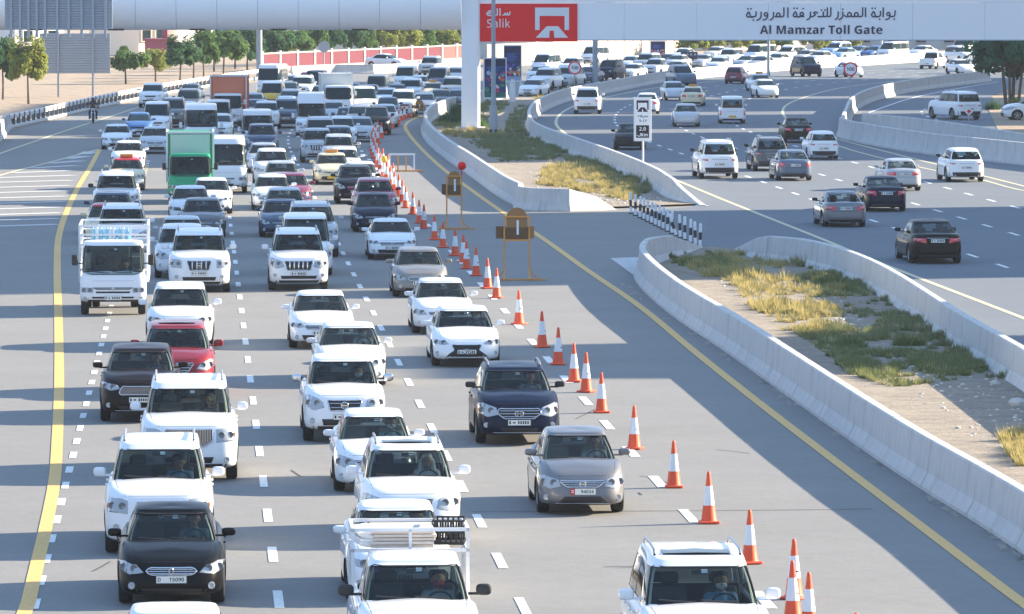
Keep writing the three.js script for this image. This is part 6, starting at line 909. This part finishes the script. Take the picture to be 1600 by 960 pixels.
// queue beyond the far median, coming round the bend
const queue = [[828, 152, 'sedan', 'white', 'white saloon at the near left end of the queue beyond the gate'], [847, 141, 'suv', 'white', 'white off-roader at the head of the queue by the dark blue banner'], [882, 138, 'suv', 'silver2', 'pale silver off-roader left of the 100 sign by the queue'], [914, 130, 'sedan', 'navy2', 'dark saloon between the 100 sign and the grey column'], [946, 126, 'suv', 'navy', 'navy off-roader just right of the grey column'], [983, 124, 'sedan', 'white', 'white saloon in the middle of the waiting queue'], [1018, 121, 'pickup', 'silver2', 'pale pickup right of the white saloon in the queue'], [846, 116, 'van', 'white2', 'white van at the back left of the queue by the dark blue banner'], [838, 128, 'sedan', 'white2', 'white saloon behind the head off-roader of the queue'], [888, 119, 'pickup', 'white', 'white pickup behind the 100 sign by the queue'], [922, 101, 'van', 'white', 'white van behind the grey column at the far wall'], [1052, 119, 'sedan', 'white', 'white saloon above the grey estate driving away'], [1053, 108, 'sedan', 'silver2', 'silver saloon behind the white one in the queue'], [1036, 107, 'sedan', 'navy2', 'dark saloon below the blue and red banner'], [1112, 93, 'sedan', 'white', 'white saloon below the light green hedge trees'], [1133, 104, 'suv', 'white', 'white off-roader beside the dark sign trailer'], [1117, 112, 'sedan', 'white2', 'white saloon nearest the barrier right of the sign trailer'], [1157, 109, 'sedan', 'silver', 'silver saloon above the dark red car'], [1177, 98, 'van', 'white', 'white van left of the dark thin column'], [1222, 99, 'suv', 'white', 'white off-roader right of the dark thin column'], [1250, 99, 'sedan', 'silver2', 'silver saloon above the navy off-roader'], [1272, 101, 'sedan', 'white', 'white saloon right above the navy off-roader'], [1297, 92, 'suv', 'lightblue', 'pale blue off-roader in the far queue'], [1310, 95, 'sedan', 'lightblue', 'pale blue saloon in front of the pale blue off-roader'], [1332, 92, 'sedan', 'blue', 'blue saloon in the far queue left of the white poles'], [1358, 92, 'sedan', 'blue', 'blue saloon beside the left white pole'], [1385, 93, 'van', 'white', 'white van between the two white poles'], [1432, 91, 'sedan', 'white', 'white saloon right of the right white pole'], [1500, 86, 'van', 'white2', 'white van left of the large dark tree in the far queue'], [1232, 92, 'sedan', 'white2', 'white saloon at the back of the far queue'], [1062, 96, 'sedan', 'white', 'white saloon against the far wall'], [1205, 105, 'sedan', 'white2', 'white saloon just behind the thin dark column'], [1180, 110, 'sedan', 'silver', 'silver saloon near the barrier behind the cream taxi'], [980, 110, 'sedan', 'white2', 'white saloon in the second row of the waiting queue'], [1004, 113, 'suv', 'silver', 'silver off-roader in the second row of the waiting queue'], [1092, 107, 'sedan', 'silver2', 'silver saloon directly right of the dark sign trailer']];
queue.forEach(([x, y, k, c, l], i) => put('q' + i, x, y, k, c, l, { turn: -0.18 - (x > 1150 ? 0.2 : 0) }));
// ---- traffic driving away on the right
const away = [
  [1460, 411, 'limo', 'black', 'black saloon with wide red lamps driving away nearest the barrier', { rear: 'limo', mirror: 'trim' }], [1318, 354, 'coupe', 'grey', 'grey coupe driving away by the yellow edge line', { rear: 'sedan', mirror: 'trim' }], [1382, 330, 'long', 'navy', 'dark blue saloon driving away ahead of the grey coupe', { rear: 'sedan', mirror: 'trim' }], [1409, 298, 'sedan', 'silver', 'silver saloon driving away ahead of the dark blue one', { rear: 'limo' }], [1507, 284, 'cross2', 'white', 'white crossover driving away beside the right barrier', { rear: 'sharp', mirror: 'trim' }],
  [1122, 279, 'suv', 'white', 'white off-roader driving away nearest the far median', { rear: 'suv', mirror: 'trim' }], [1204, 267, 'cross', 'grey2', 'dark grey crossover driving away in the middle lanes', { rear: 'suv', rails: 1, mirror: 'trim' }], [1240, 282, 'sedan', 'bluegrey', 'blue grey saloon with a white plate driving away in the middle', { rear: 'round' }], [1246, 223, 'sedan', 'black', 'black saloon driving away beside the white hatchback', { rear: 'sedan', lod: 1 }], [1285, 249, 'hatch', 'white', 'white hatchback with a dark bumper driving away', { rear: 'suv' }],
  [1073, 198, 'sedan', 'silver', 'silver saloon driving away in front of the cream taxi', { rear: 'sedan', lod: 1 }], [1144, 193, 'minivan', 'white', 'white small van with a yellow plate driving away', { rear: 'box', yplate: 1, lod: 1 }], [987, 234, 'sedan', 'black2', 'dark saloon driving away behind the toll distance board', { rear: 'limo', lod: 1 }], [1011, 178, 'sedan', 'white', 'white saloon driving away half behind the toll distance board top', { rear: 'sedan' }], [918, 178, 'suv', 'white2', 'white off-roader driving away alone by the bend of the barrier', { rear: 'suv' }], [1050, 157, 'sedan', 'silver2', 'pale silver saloon driving away left of the cream taxi', { rear: 'sedan' }],
  [1082, 166, 'sedan', 'cream', 'cream taxi driving away in the middle of the bend', { rear: 'sedan', taxi: 1 }], [1060, 136, 'suv', 'bluegrey', 'grey estate driving away close to the barrier bend', { rear: 'suv' }], [1148, 131, 'hatch', 'maroon', 'dark red car driving away alone', { rear: 'suv' }], [1193, 153, 'sedan', 'white3', 'cream white saloon driving away in the outer lane', { rear: 'sedan' }], [1184, 143, 'sedan', 'white', 'white saloon driving away ahead of the cream white one', { rear: 'sedan', taxi: 1 }], [1254, 120, 'suv', 'navy', 'navy off-roader driving away below the far wall', { rear: 'suv' }], [1322, 121, 'sedan', 'white', 'white saloon driving away behind the slip road 100 sign', { rear: 'sedan' }], [1452, 108, 'pickup', 'white', 'white pickup driving away at the far right', { rear: 'box' }], [1496, 116, 'sedan', 'white', 'white saloon driving away left of the large dark tree', { rear: 'sedan' }], [1494, 99, 'suv', 'white2', 'white off-roader farthest away on the right road', { rear: 'suv' }],
];
away.forEach((r, i) => put('a' + i, r[0], r[1], r[2], r[3], r[4], { ...r[5], dir: -1 }));
put('ramp1', 1508, 187, 'big', 'white', 'large white off-roader driving away on the slip road', { dir: -1, rear: 'suv', turn: 0.38, lod: 1 });
put('ramp2', 1586, 188, 'cross', 'white', 'white car nosing into the photo at the right edge beside the slip road', { turn: -1.45, lod: 1 });
put('hino', 177, 491, 'cab', 'white', 'white flatbed truck with caged sides carrying blue wrapped bottles', { face: 'hino', name: 'flatbed_truck', cat: 'truck', mirror: 'trim' });
put('greentruck', 297, 318, 'cab', 'green', 'green box truck with a pale green box front', { face: 'hino', name: 'box_truck', cat: 'truck', mirror: 'trim' });
put('redtruck', 356, 199, 'cab', 'white2', 'red box truck at the left of the far jam', { face: 'hino', name: 'box_truck', cat: 'truck', lod: 0 });
put('whitetruck', 528, 183, 'cab', 'white', 'white box truck in the far jam with its side showing', { face: 'hino', name: 'box_truck', cat: 'truck', lod: 0, turn: 0.1 });

// bodies of the trucks (local frame of the cab: front at +0.875)
function chassis(o, len, R = 0.4) { const z0 = -0.9, z1 = 0.8 - len; add('chassis', [box(0.16, 0.2, z0 - z1 + 0.9, -0.4, 0.66, (z0 + z1) / 2 + 0.4), box(0.16, 0.2, z0 - z1 + 0.9, 0.4, 0.66, (z0 + z1) / 2 + 0.4), box(1.9, 0.1, 0.1, 0, 0.55, z1 + 0.1)], M.trim, o); const { tyre, rim, disc } = wheelGeos(R); for (const q of [-1, 1]) for (const k of [0, 0.25]) { const w = add('wheel', tyre, M.rubber, o); w.position.set(q * (0.84 - k), R, z1 + 1.35); if (q < 0) w.rotation.y = Math.PI; if (!k) add('rim', rim, M.alloy, w); add('wheel_disc', disc, M.trim, w); } }
{ // flatbed with caged sides
  const o = N.hino, W = 2.12, z0 = -1.0, z1 = -5.2; chassis(o, 6.1);
  add('deck', box(W, 0.12, z0 - z1, 0, 0.98, (z0 + z1) / 2), M.whitem, o);
  for (const q of [-1, 1]) { add('side_panel', box(0.05, 0.55, z0 - z1, q * (W / 2 - 0.025), 1.32, (z0 + z1) / 2), M.whitem, o); const c = add('side_cage', [...[2.0, 2.35, 2.62].map((y) => box(0.05, 0.06, z0 - z1, q * (W / 2 - 0.03), y, (z0 + z1) / 2)), ...[0, 0.25, 0.5, 0.75, 1].map((t) => box(0.07, 1.1, 0.07, q * (W / 2 - 0.03), 2.1, lerp(z0 - 0.04, z1 + 0.04, t)))], M.whitem, o); }
  add('headboard', [...[1.3, 2.05, 2.35, 2.62].map((y) => box(W, 0.06, 0.05, 0, y, z0)), ...[-1, -0.5, 0, 0.5, 1].map((t) => box(0.06, 1.6, 0.06, t * (W / 2 - 0.03), 1.85, z0))], M.whitem, o);
  add('tail_frame', [...[2.05, 2.35, 2.62].map((y) => box(W, 0.05, 0.05, 0, y, z1)), box(W, 0.55, 0.05, 0, 1.32, z1)], M.whitem, o);
  o.updateMatrixWorld(true); const bl = phys([0.12, 0.5, 0.72], 0.15, { clearcoat: 1 }), wr = phys([0.62, 0.74, 0.80], 0.2, { clearcoat: 1 });
  [-0.5, -0.1, 0.3].forEach((x, i) => { const g = thing('bottle_pack'), p = V(x, 1.04 + 0.62, z0 - 0.45).applyMatrix4(o.matrixWorld); g.position.copy(p); g.rotation.y = o.rotation.y; for (let a = 0; a < 3; a++) for (let b = 0; b < 3; b++) add('bottle', lathe([[0, 0], [0.055, 0.01], [0.058, 0.5], [0.05, 0.62], [0.02, 0.7], [0.02, 0.74], [0, 0.74]], 10).translate((a - 1) * 0.12, 0.16, (b - 1) * 0.12), a === 1 ? wr : bl, g); add('wrap', rbox(0.38, 0.3, 0.38, 0.04, 0, 0.15, 0), wr, g); tag(g, ['left pack of blue wrapped bottles on the flatbed behind the cab', 'middle pack of blue wrapped bottles on the flatbed behind the cab', 'right pack of blue wrapped bottles on the flatbed behind the cab'][i], 'bottles', 'bottle packs on the flatbed'); });
  const c = thing('crate'); { const p = V(0.05, 1.04, z0 - 0.6).applyMatrix4(o.matrixWorld); c.position.copy(p); c.rotation.y = o.rotation.y; add('side', [box(1.5, 0.6, 0.03, 0, 0.31, 0.4), box(1.5, 0.6, 0.03, 0, 0.31, -0.4), box(0.03, 0.6, 0.8, 0.74, 0.31, 0), box(0.03, 0.6, 0.8, -0.74, 0.31, 0)], M.whitem, c); add('lid', box(1.52, 0.03, 0.84, 0, 0.605, 0), M.whitem, c); tag(c, 'white crate under the bottle packs on the flatbed', 'crate'); }
}
function boxBody(o, W, y0, y1, len, mat, front, ribs) {
  chassis(o, len + 1.3); const z0 = -0.98, z1 = z0 - len;
  add('cargo_box', rbox(W, y1 - y0, len, 0.05, 0, (y0 + y1) / 2, (z0 + z1) / 2), mat, o);
  add('box_frame', [box(W + 0.04, 0.09, 0.09, 0, y1, z0), box(W + 0.04, 0.09, 0.09, 0, y0, z0), ...[-1, 1].flatMap((q) => [box(0.09, y1 - y0, 0.09, q * W / 2, (y0 + y1) / 2, z0), box(0.08, 0.08, len, q * W / 2, y1, (z0 + z1) / 2), box(0.08, 0.08, len, q * W / 2, y0, (z0 + z1) / 2)])], M.whitem, o);
  if (front) add('front_panel', rbox(W - 0.3, (y1 - y0) * 0.52, 0.05, 0.02, 0, y1 - (y1 - y0) * 0.30, z0 + 0.015), front, o);
  for (let k = 0; k < (ribs ?? 0); k++) add('side_rib', [box(0.03, y1 - y0 - 0.1, 0.06, W / 2 + 0.012, (y0 + y1) / 2, lerp(z0 - 0.4, z1 + 0.4, k / (ribs - 1))), box(0.03, y1 - y0 - 0.1, 0.06, -W / 2 - 0.012, (y0 + y1) / 2, lerp(z0 - 0.4, z1 + 0.4, k / (ribs - 1)))], mat, o);
}
boxBody(N.greentruck, 2.06, 0.95, 3.12, 4.2, std([0.012, 0.26, 0.11], 0.5), std([0.45, 0.6, 0.5], 0.5), 6);
boxBody(N.redtruck, 2.35, 0.95, 3.35, 5.0, std([0.62, 0.15, 0.07], 0.6), std([0.66, 0.20, 0.11], 0.6), 6);
boxBody(N.whitetruck, 2.1, 0.95, 3.0, 4.6, std([0.66, 0.68, 0.64], 0.5), null, 6);

{ // rack and load on the bottom pickup
  const o = N.ladderpickup; o.updateMatrixWorld(true); const W = 1.72, z0 = -0.95, z1 = -2.45;
  add('load_rack', [...[[-1, z0], [1, z0], [-1, z1], [1, z1]].map(([q, z]) => box(0.05, 1.0, 0.05, q * W / 2, 1.55, z)), ...[1.72, 2.03].flatMap((y) => [box(W + 0.05, 0.05, 0.05, 0, y, z0), box(W + 0.05, 0.05, 0.05, 0, y, z1), box(0.05, 0.05, z0 - z1, W / 2, y, (z0 + z1) / 2), box(0.05, 0.05, z0 - z1, -W / 2, y, (z0 + z1) / 2)]), box(0.05, 0.3, 0.05, 0, 1.88, z0)], M.whitem, o);
  const load = (name, x, y, z, ry, label, cat, fn) => { const g = thing(name), p = V(x, y, z).applyMatrix4(o.matrixWorld); g.position.copy(p); g.rotation.set(0, o.rotation.y + ry, 0); fn(g); return tag(g, label, cat); };
  const pale = std([0.62, 0.55, 0.48], 0.8);
  load('plank_stack', -0.1, 1.74, -1.7, 0, 'stack of pale boards lying on the rack of the bottom pickup', 'boards', (g) => { for (let k = 0; k < 5; k++) add('board', rbox(0.95, 0.045, 1.35, 0.012, rr(-0.03, 0.03), 0.03 + k * 0.052, rr(-0.05, 0.05)), pale, g); });
  load('bundle', -0.66, 1.74, -1.6, 0.12, 'white folded sheet bundle at the left of the pickup rack', 'bundle', (g) => { for (let k = 0; k < 4; k++) add('fold', rbox(0.3, 0.07, 1.1, 0.03).rotateZ(rr(-0.2, 0.2)).translate(rr(-0.03, 0.03), 0.05 + k * 0.06, 0), M.whitem, g); });
  load('crate', 0.62, 1.74, -1.75, -0.1, 'black open plastic crate at the right of the pickup rack', 'crate', (g) => { const s = []; for (let k = 0; k < 6; k++) s.push(box(0.03, 0.34, 0.03, -0.2 + k * 0.08, 0.2, 0.32), box(0.03, 0.34, 0.03, -0.2 + k * 0.08, 0.2, -0.32)); for (const y of [0.04, 0.2, 0.37]) s.push(box(0.46, 0.03, 0.03, 0, y, 0.33), box(0.46, 0.03, 0.03, 0, y, -0.33), box(0.03, 0.03, 0.66, 0.23, y, 0), box(0.03, 0.03, 0.66, -0.23, y, 0)); add('lattice', s, M.blackm, g); add('base', box(0.46, 0.02, 0.66, 0, 0.02, 0), M.blackm, g); });
}
{ // dark sign trailer at the far wall and the blue-sided truck
  const p = at(1077, 107), o = thing('sign_trailer', p.x, 0, p.z); add('display', rbox(1.75, 0.75, 0.2, 0.04, 0, 1.35, 0), M.navym, o); for (let k = 0; k < 4; k++) add('display_cell', box(0.22, 0.2, 0.02, -0.6 + k * 0.4, 1.45, 0.11), M.lens, o); add('body', rbox(1.0, 0.85, 0.9, 0.05, 0, 0.55, 0), std([0.10, 0.06, 0.08], 0.6), o); add('skirt', box(1.2, 0.16, 1.0, 0, 0.12, 0), M.conew, o); tag(o, 'dark roadside sign trailer standing before the far wall', 'sign trailer');
}
// people in the near vehicles
driver(N.ladderpickup, 'man with a red face mask and pale shirt driving the bottom pickup', { shirt: [0.45, 0.52, 0.55], mask: [0.5, 0.06, 0.1], skin: M.skin2 });
driver(N.lc, 'driver in a light blue shirt in the white off-roader at the bottom', { shirt: [0.2, 0.42, 0.6], mask: [0.7, 0.72, 0.74] });
driver(N.versa, 'driver in a white shirt with dark hair in the dark grey saloon', { shirt: [0.6, 0.6, 0.62] });
driver(N.versawhite, 'driver with a white mask in the small white saloon', { shirt: [0.45, 0.55, 0.58], mask: [0.75, 0.76, 0.78] });
driver(N.infiniti, 'driver in the white crossover with roof rails', { shirt: [0.65, 0.66, 0.68], gutra: 1 });
driver(N.acadia, 'driver in a blue shirt in the large white off-roader with lettered grille', { shirt: [0.16, 0.32, 0.5], cap: [0.05, 0.06, 0.08] });
driver(N.yukon, 'driver in a grey shirt in the big white off-roader with mesh grille', { shirt: [0.25, 0.26, 0.28] });
driver(N.fluence, 'driver in a dark shirt in the black saloon at the lower left', { shirt: [0.08, 0.2, 0.24] });
driver(N.navara, 'driver with a pale mask in the double cab pickup', { shirt: [0.4, 0.5, 0.52], mask: [0.6, 0.72, 0.74] });
driver(N.oldwhite, 'driver in white in the plain white saloon', { shirt: [0.66, 0.66, 0.66], mask: [0.7, 0.72, 0.75] });
driver(N.lexus, 'driver with a white mask in the saloon with the spindle grille', { shirt: [0.2, 0.24, 0.3], mask: [0.72, 0.74, 0.76] });
driver(N.santafe, 'driver in the dark navy crossover', { shirt: [0.24, 0.34, 0.42] });
driver(N.toyota, 'driver in the white saloon behind the pickup rack', { shirt: [0.5, 0.5, 0.52] });
driver(N.hino, 'driver in blue in the white flatbed truck', { shirt: [0.12, 0.28, 0.46], up: -0.06 });
driver(N.lincoln, 'driver hardly visible in the dark brown crossover', { shirt: [0.2, 0.2, 0.22] });

{ // motorcycle and rider on the slip road
  const p = at(145, 192), o = thing('motorcycle', p.x, 0, p.z, 0.1), R = 0.31;
  for (const z of [0.68, -0.68]) { const w = add('wheel', new THREE.TorusGeometry(R - 0.06, 0.065, 8, 22).rotateY(Math.PI / 2), M.rubber, o); w.position.set(0, R, z); add('rim', [new THREE.TorusGeometry(R - 0.12, 0.014, 5, 18).rotateY(Math.PI / 2), ...[0, 1, 2].map((k) => box(0.02, (R - 0.12) * 2, 0.03).rotateX(k * Math.PI / 3))], M.alloy, w); }
  add('fork', [bar(V(0.1, R, 0.68), V(0.1, 0.98, 0.42), 0.028), bar(V(-0.1, R, 0.68), V(-0.1, 0.98, 0.42), 0.028)], M.chrome, o); add('handlebar', tube([V(-0.38, 1.02, 0.28), V(-0.16, 1.04, 0.42), V(0.16, 1.04, 0.42), V(0.38, 1.02, 0.28)], 0.018, 12), M.trim, o);
  add('engine', [rbox(0.3, 0.34, 0.42, 0.06, 0, 0.46, 0.08), new THREE.CylinderGeometry(0.1, 0.1, 0.4, 12).rotateZ(Math.PI / 2).translate(0, 0.42, -0.05)], M.steel, o); add('tank', new THREE.SphereGeometry(0.5, 16, 12).scale(0.34, 0.3, 0.56).translate(0, 0.86, 0.16), PAINT.black, o); add('saddle', rbox(0.28, 0.12, 0.72, 0.05, 0, 0.8, -0.38), M.blackm, o); add('headlamp', lathe([[0, 0.1], [0.09, 0.08], [0.11, 0.02], [0.06, -0.08], [0, -0.1]], 16).rotateX(Math.PI / 2).translate(0, 0.9, 0.58), M.lens, o); add('mudguard', new THREE.TorusGeometry(R + 0.03, 0.07, 5, 12, 1.6).rotateY(Math.PI / 2).rotateX(0.1).translate(0, R, 0.68), PAINT.black, o); add('exhaust', tube([V(0.16, 0.32, 0.2), V(0.18, 0.26, -0.2), V(0.2, 0.34, -0.75)], 0.045, 8), M.chrome, o);
  for (const q of [-1, 1]) add('mirror', [bar(V(q * 0.3, 1.02, 0.32), V(q * 0.36, 1.24, 0.28), 0.01), rbox(0.14, 0.09, 0.03, 0.02, q * 0.38, 1.28, 0.27)], M.trim, o);
  tag(o, 'dark motorcycle coming along the slip road', 'motorcycle');
  const r = thing('person', p.x, 0, p.z, 0.1), J = (list, c, k) => flesh(list, c, k);
  add('body', [headG.clone().translate(0, 0.83, -0.25), J([[0.42, 1.02, 0.2, 0.4, 1.03, 0.27, 0.035, 0.04], [-0.42, 1.02, 0.2, -0.4, 1.03, 0.27, 0.035, 0.04], [0, 1.35, -0.26, 0, 1.48, -0.26, 0.06, 0.055], [0, 1.2, -0.3, 0, 1.36, -0.27, 0.1, 0.08], [0.3, 1.15, 0, 0.42, 1.02, 0.2, 0.04, 0.035], [-0.3, 1.15, 0, -0.42, 1.02, 0.2, 0.04, 0.035], [0, 1.2, -0.3, 0.3, 1.15, 0, 0.08, 0.04], [0, 1.2, -0.3, -0.3, 1.15, 0, 0.08, 0.04]], 0.016, 0.03)], M.skin, r);
  add('jacket', J([[0, 0.88, -0.38, 0, 1.28, -0.3, 0.16, 0.17], [-0.17, 1.36, -0.28, 0.17, 1.36, -0.28, 0.075, 0.075], [0.2, 1.34, -0.27, 0.32, 1.12, -0.02, 0.07, 0.06], [-0.2, 1.34, -0.27, -0.32, 1.12, -0.02, 0.07, 0.06], [0.32, 1.12, -0.02, 0.41, 1.03, 0.18, 0.056, 0.046], [-0.32, 1.12, -0.02, -0.41, 1.03, 0.18, 0.056, 0.046]], 0.02, 0.04), cloth([0.06, 0.05, 0.06]), r);
  add('trousers', J([[0.11, 0.86, -0.36, 0.24, 0.72, 0.1, 0.1, 0.075], [-0.11, 0.86, -0.36, -0.24, 0.72, 0.1, 0.1, 0.075], [0.24, 0.72, 0.1, 0.24, 0.32, -0.12, 0.07, 0.05], [-0.24, 0.72, 0.1, -0.24, 0.32, -0.12, 0.07, 0.05], [0.24, 0.3, -0.12, 0.24, 0.27, 0.06, 0.045, 0.04], [-0.24, 0.3, -0.12, -0.24, 0.27, 0.06, 0.045, 0.04]], 0.02, 0.04), cloth([0.03, 0.035, 0.06]), r);
  add('helmet', flesh([[0, 1.575, -0.26, 0, 1.585, -0.27, 0.125, 0.125], [0, 1.51, -0.22, 0, 1.5, -0.22, 0.1, 0.1]], 0.014, 0.03), paint([0.12, 0.015, 0.02]), r); add('visor', new THREE.SphereGeometry(0.128, 16, 8, Math.PI * 0.15, Math.PI * 0.7, 1.2, 0.55).translate(0, 1.575, -0.252), M.dglass, r);
  tag(r, 'rider in a dark jacket and helmet on the motorcycle', 'person');
}
for (const k in cache) { delete cache[k].userData.paintNow; }
scene.traverse((o) => { if (o.userData.driver) delete o.userData.driver; if (o.userData.paint) delete o.userData.paint; if (o.isMesh) { o.castShadow = o.receiveShadow = true; } });
renderer.render(scene, camera);
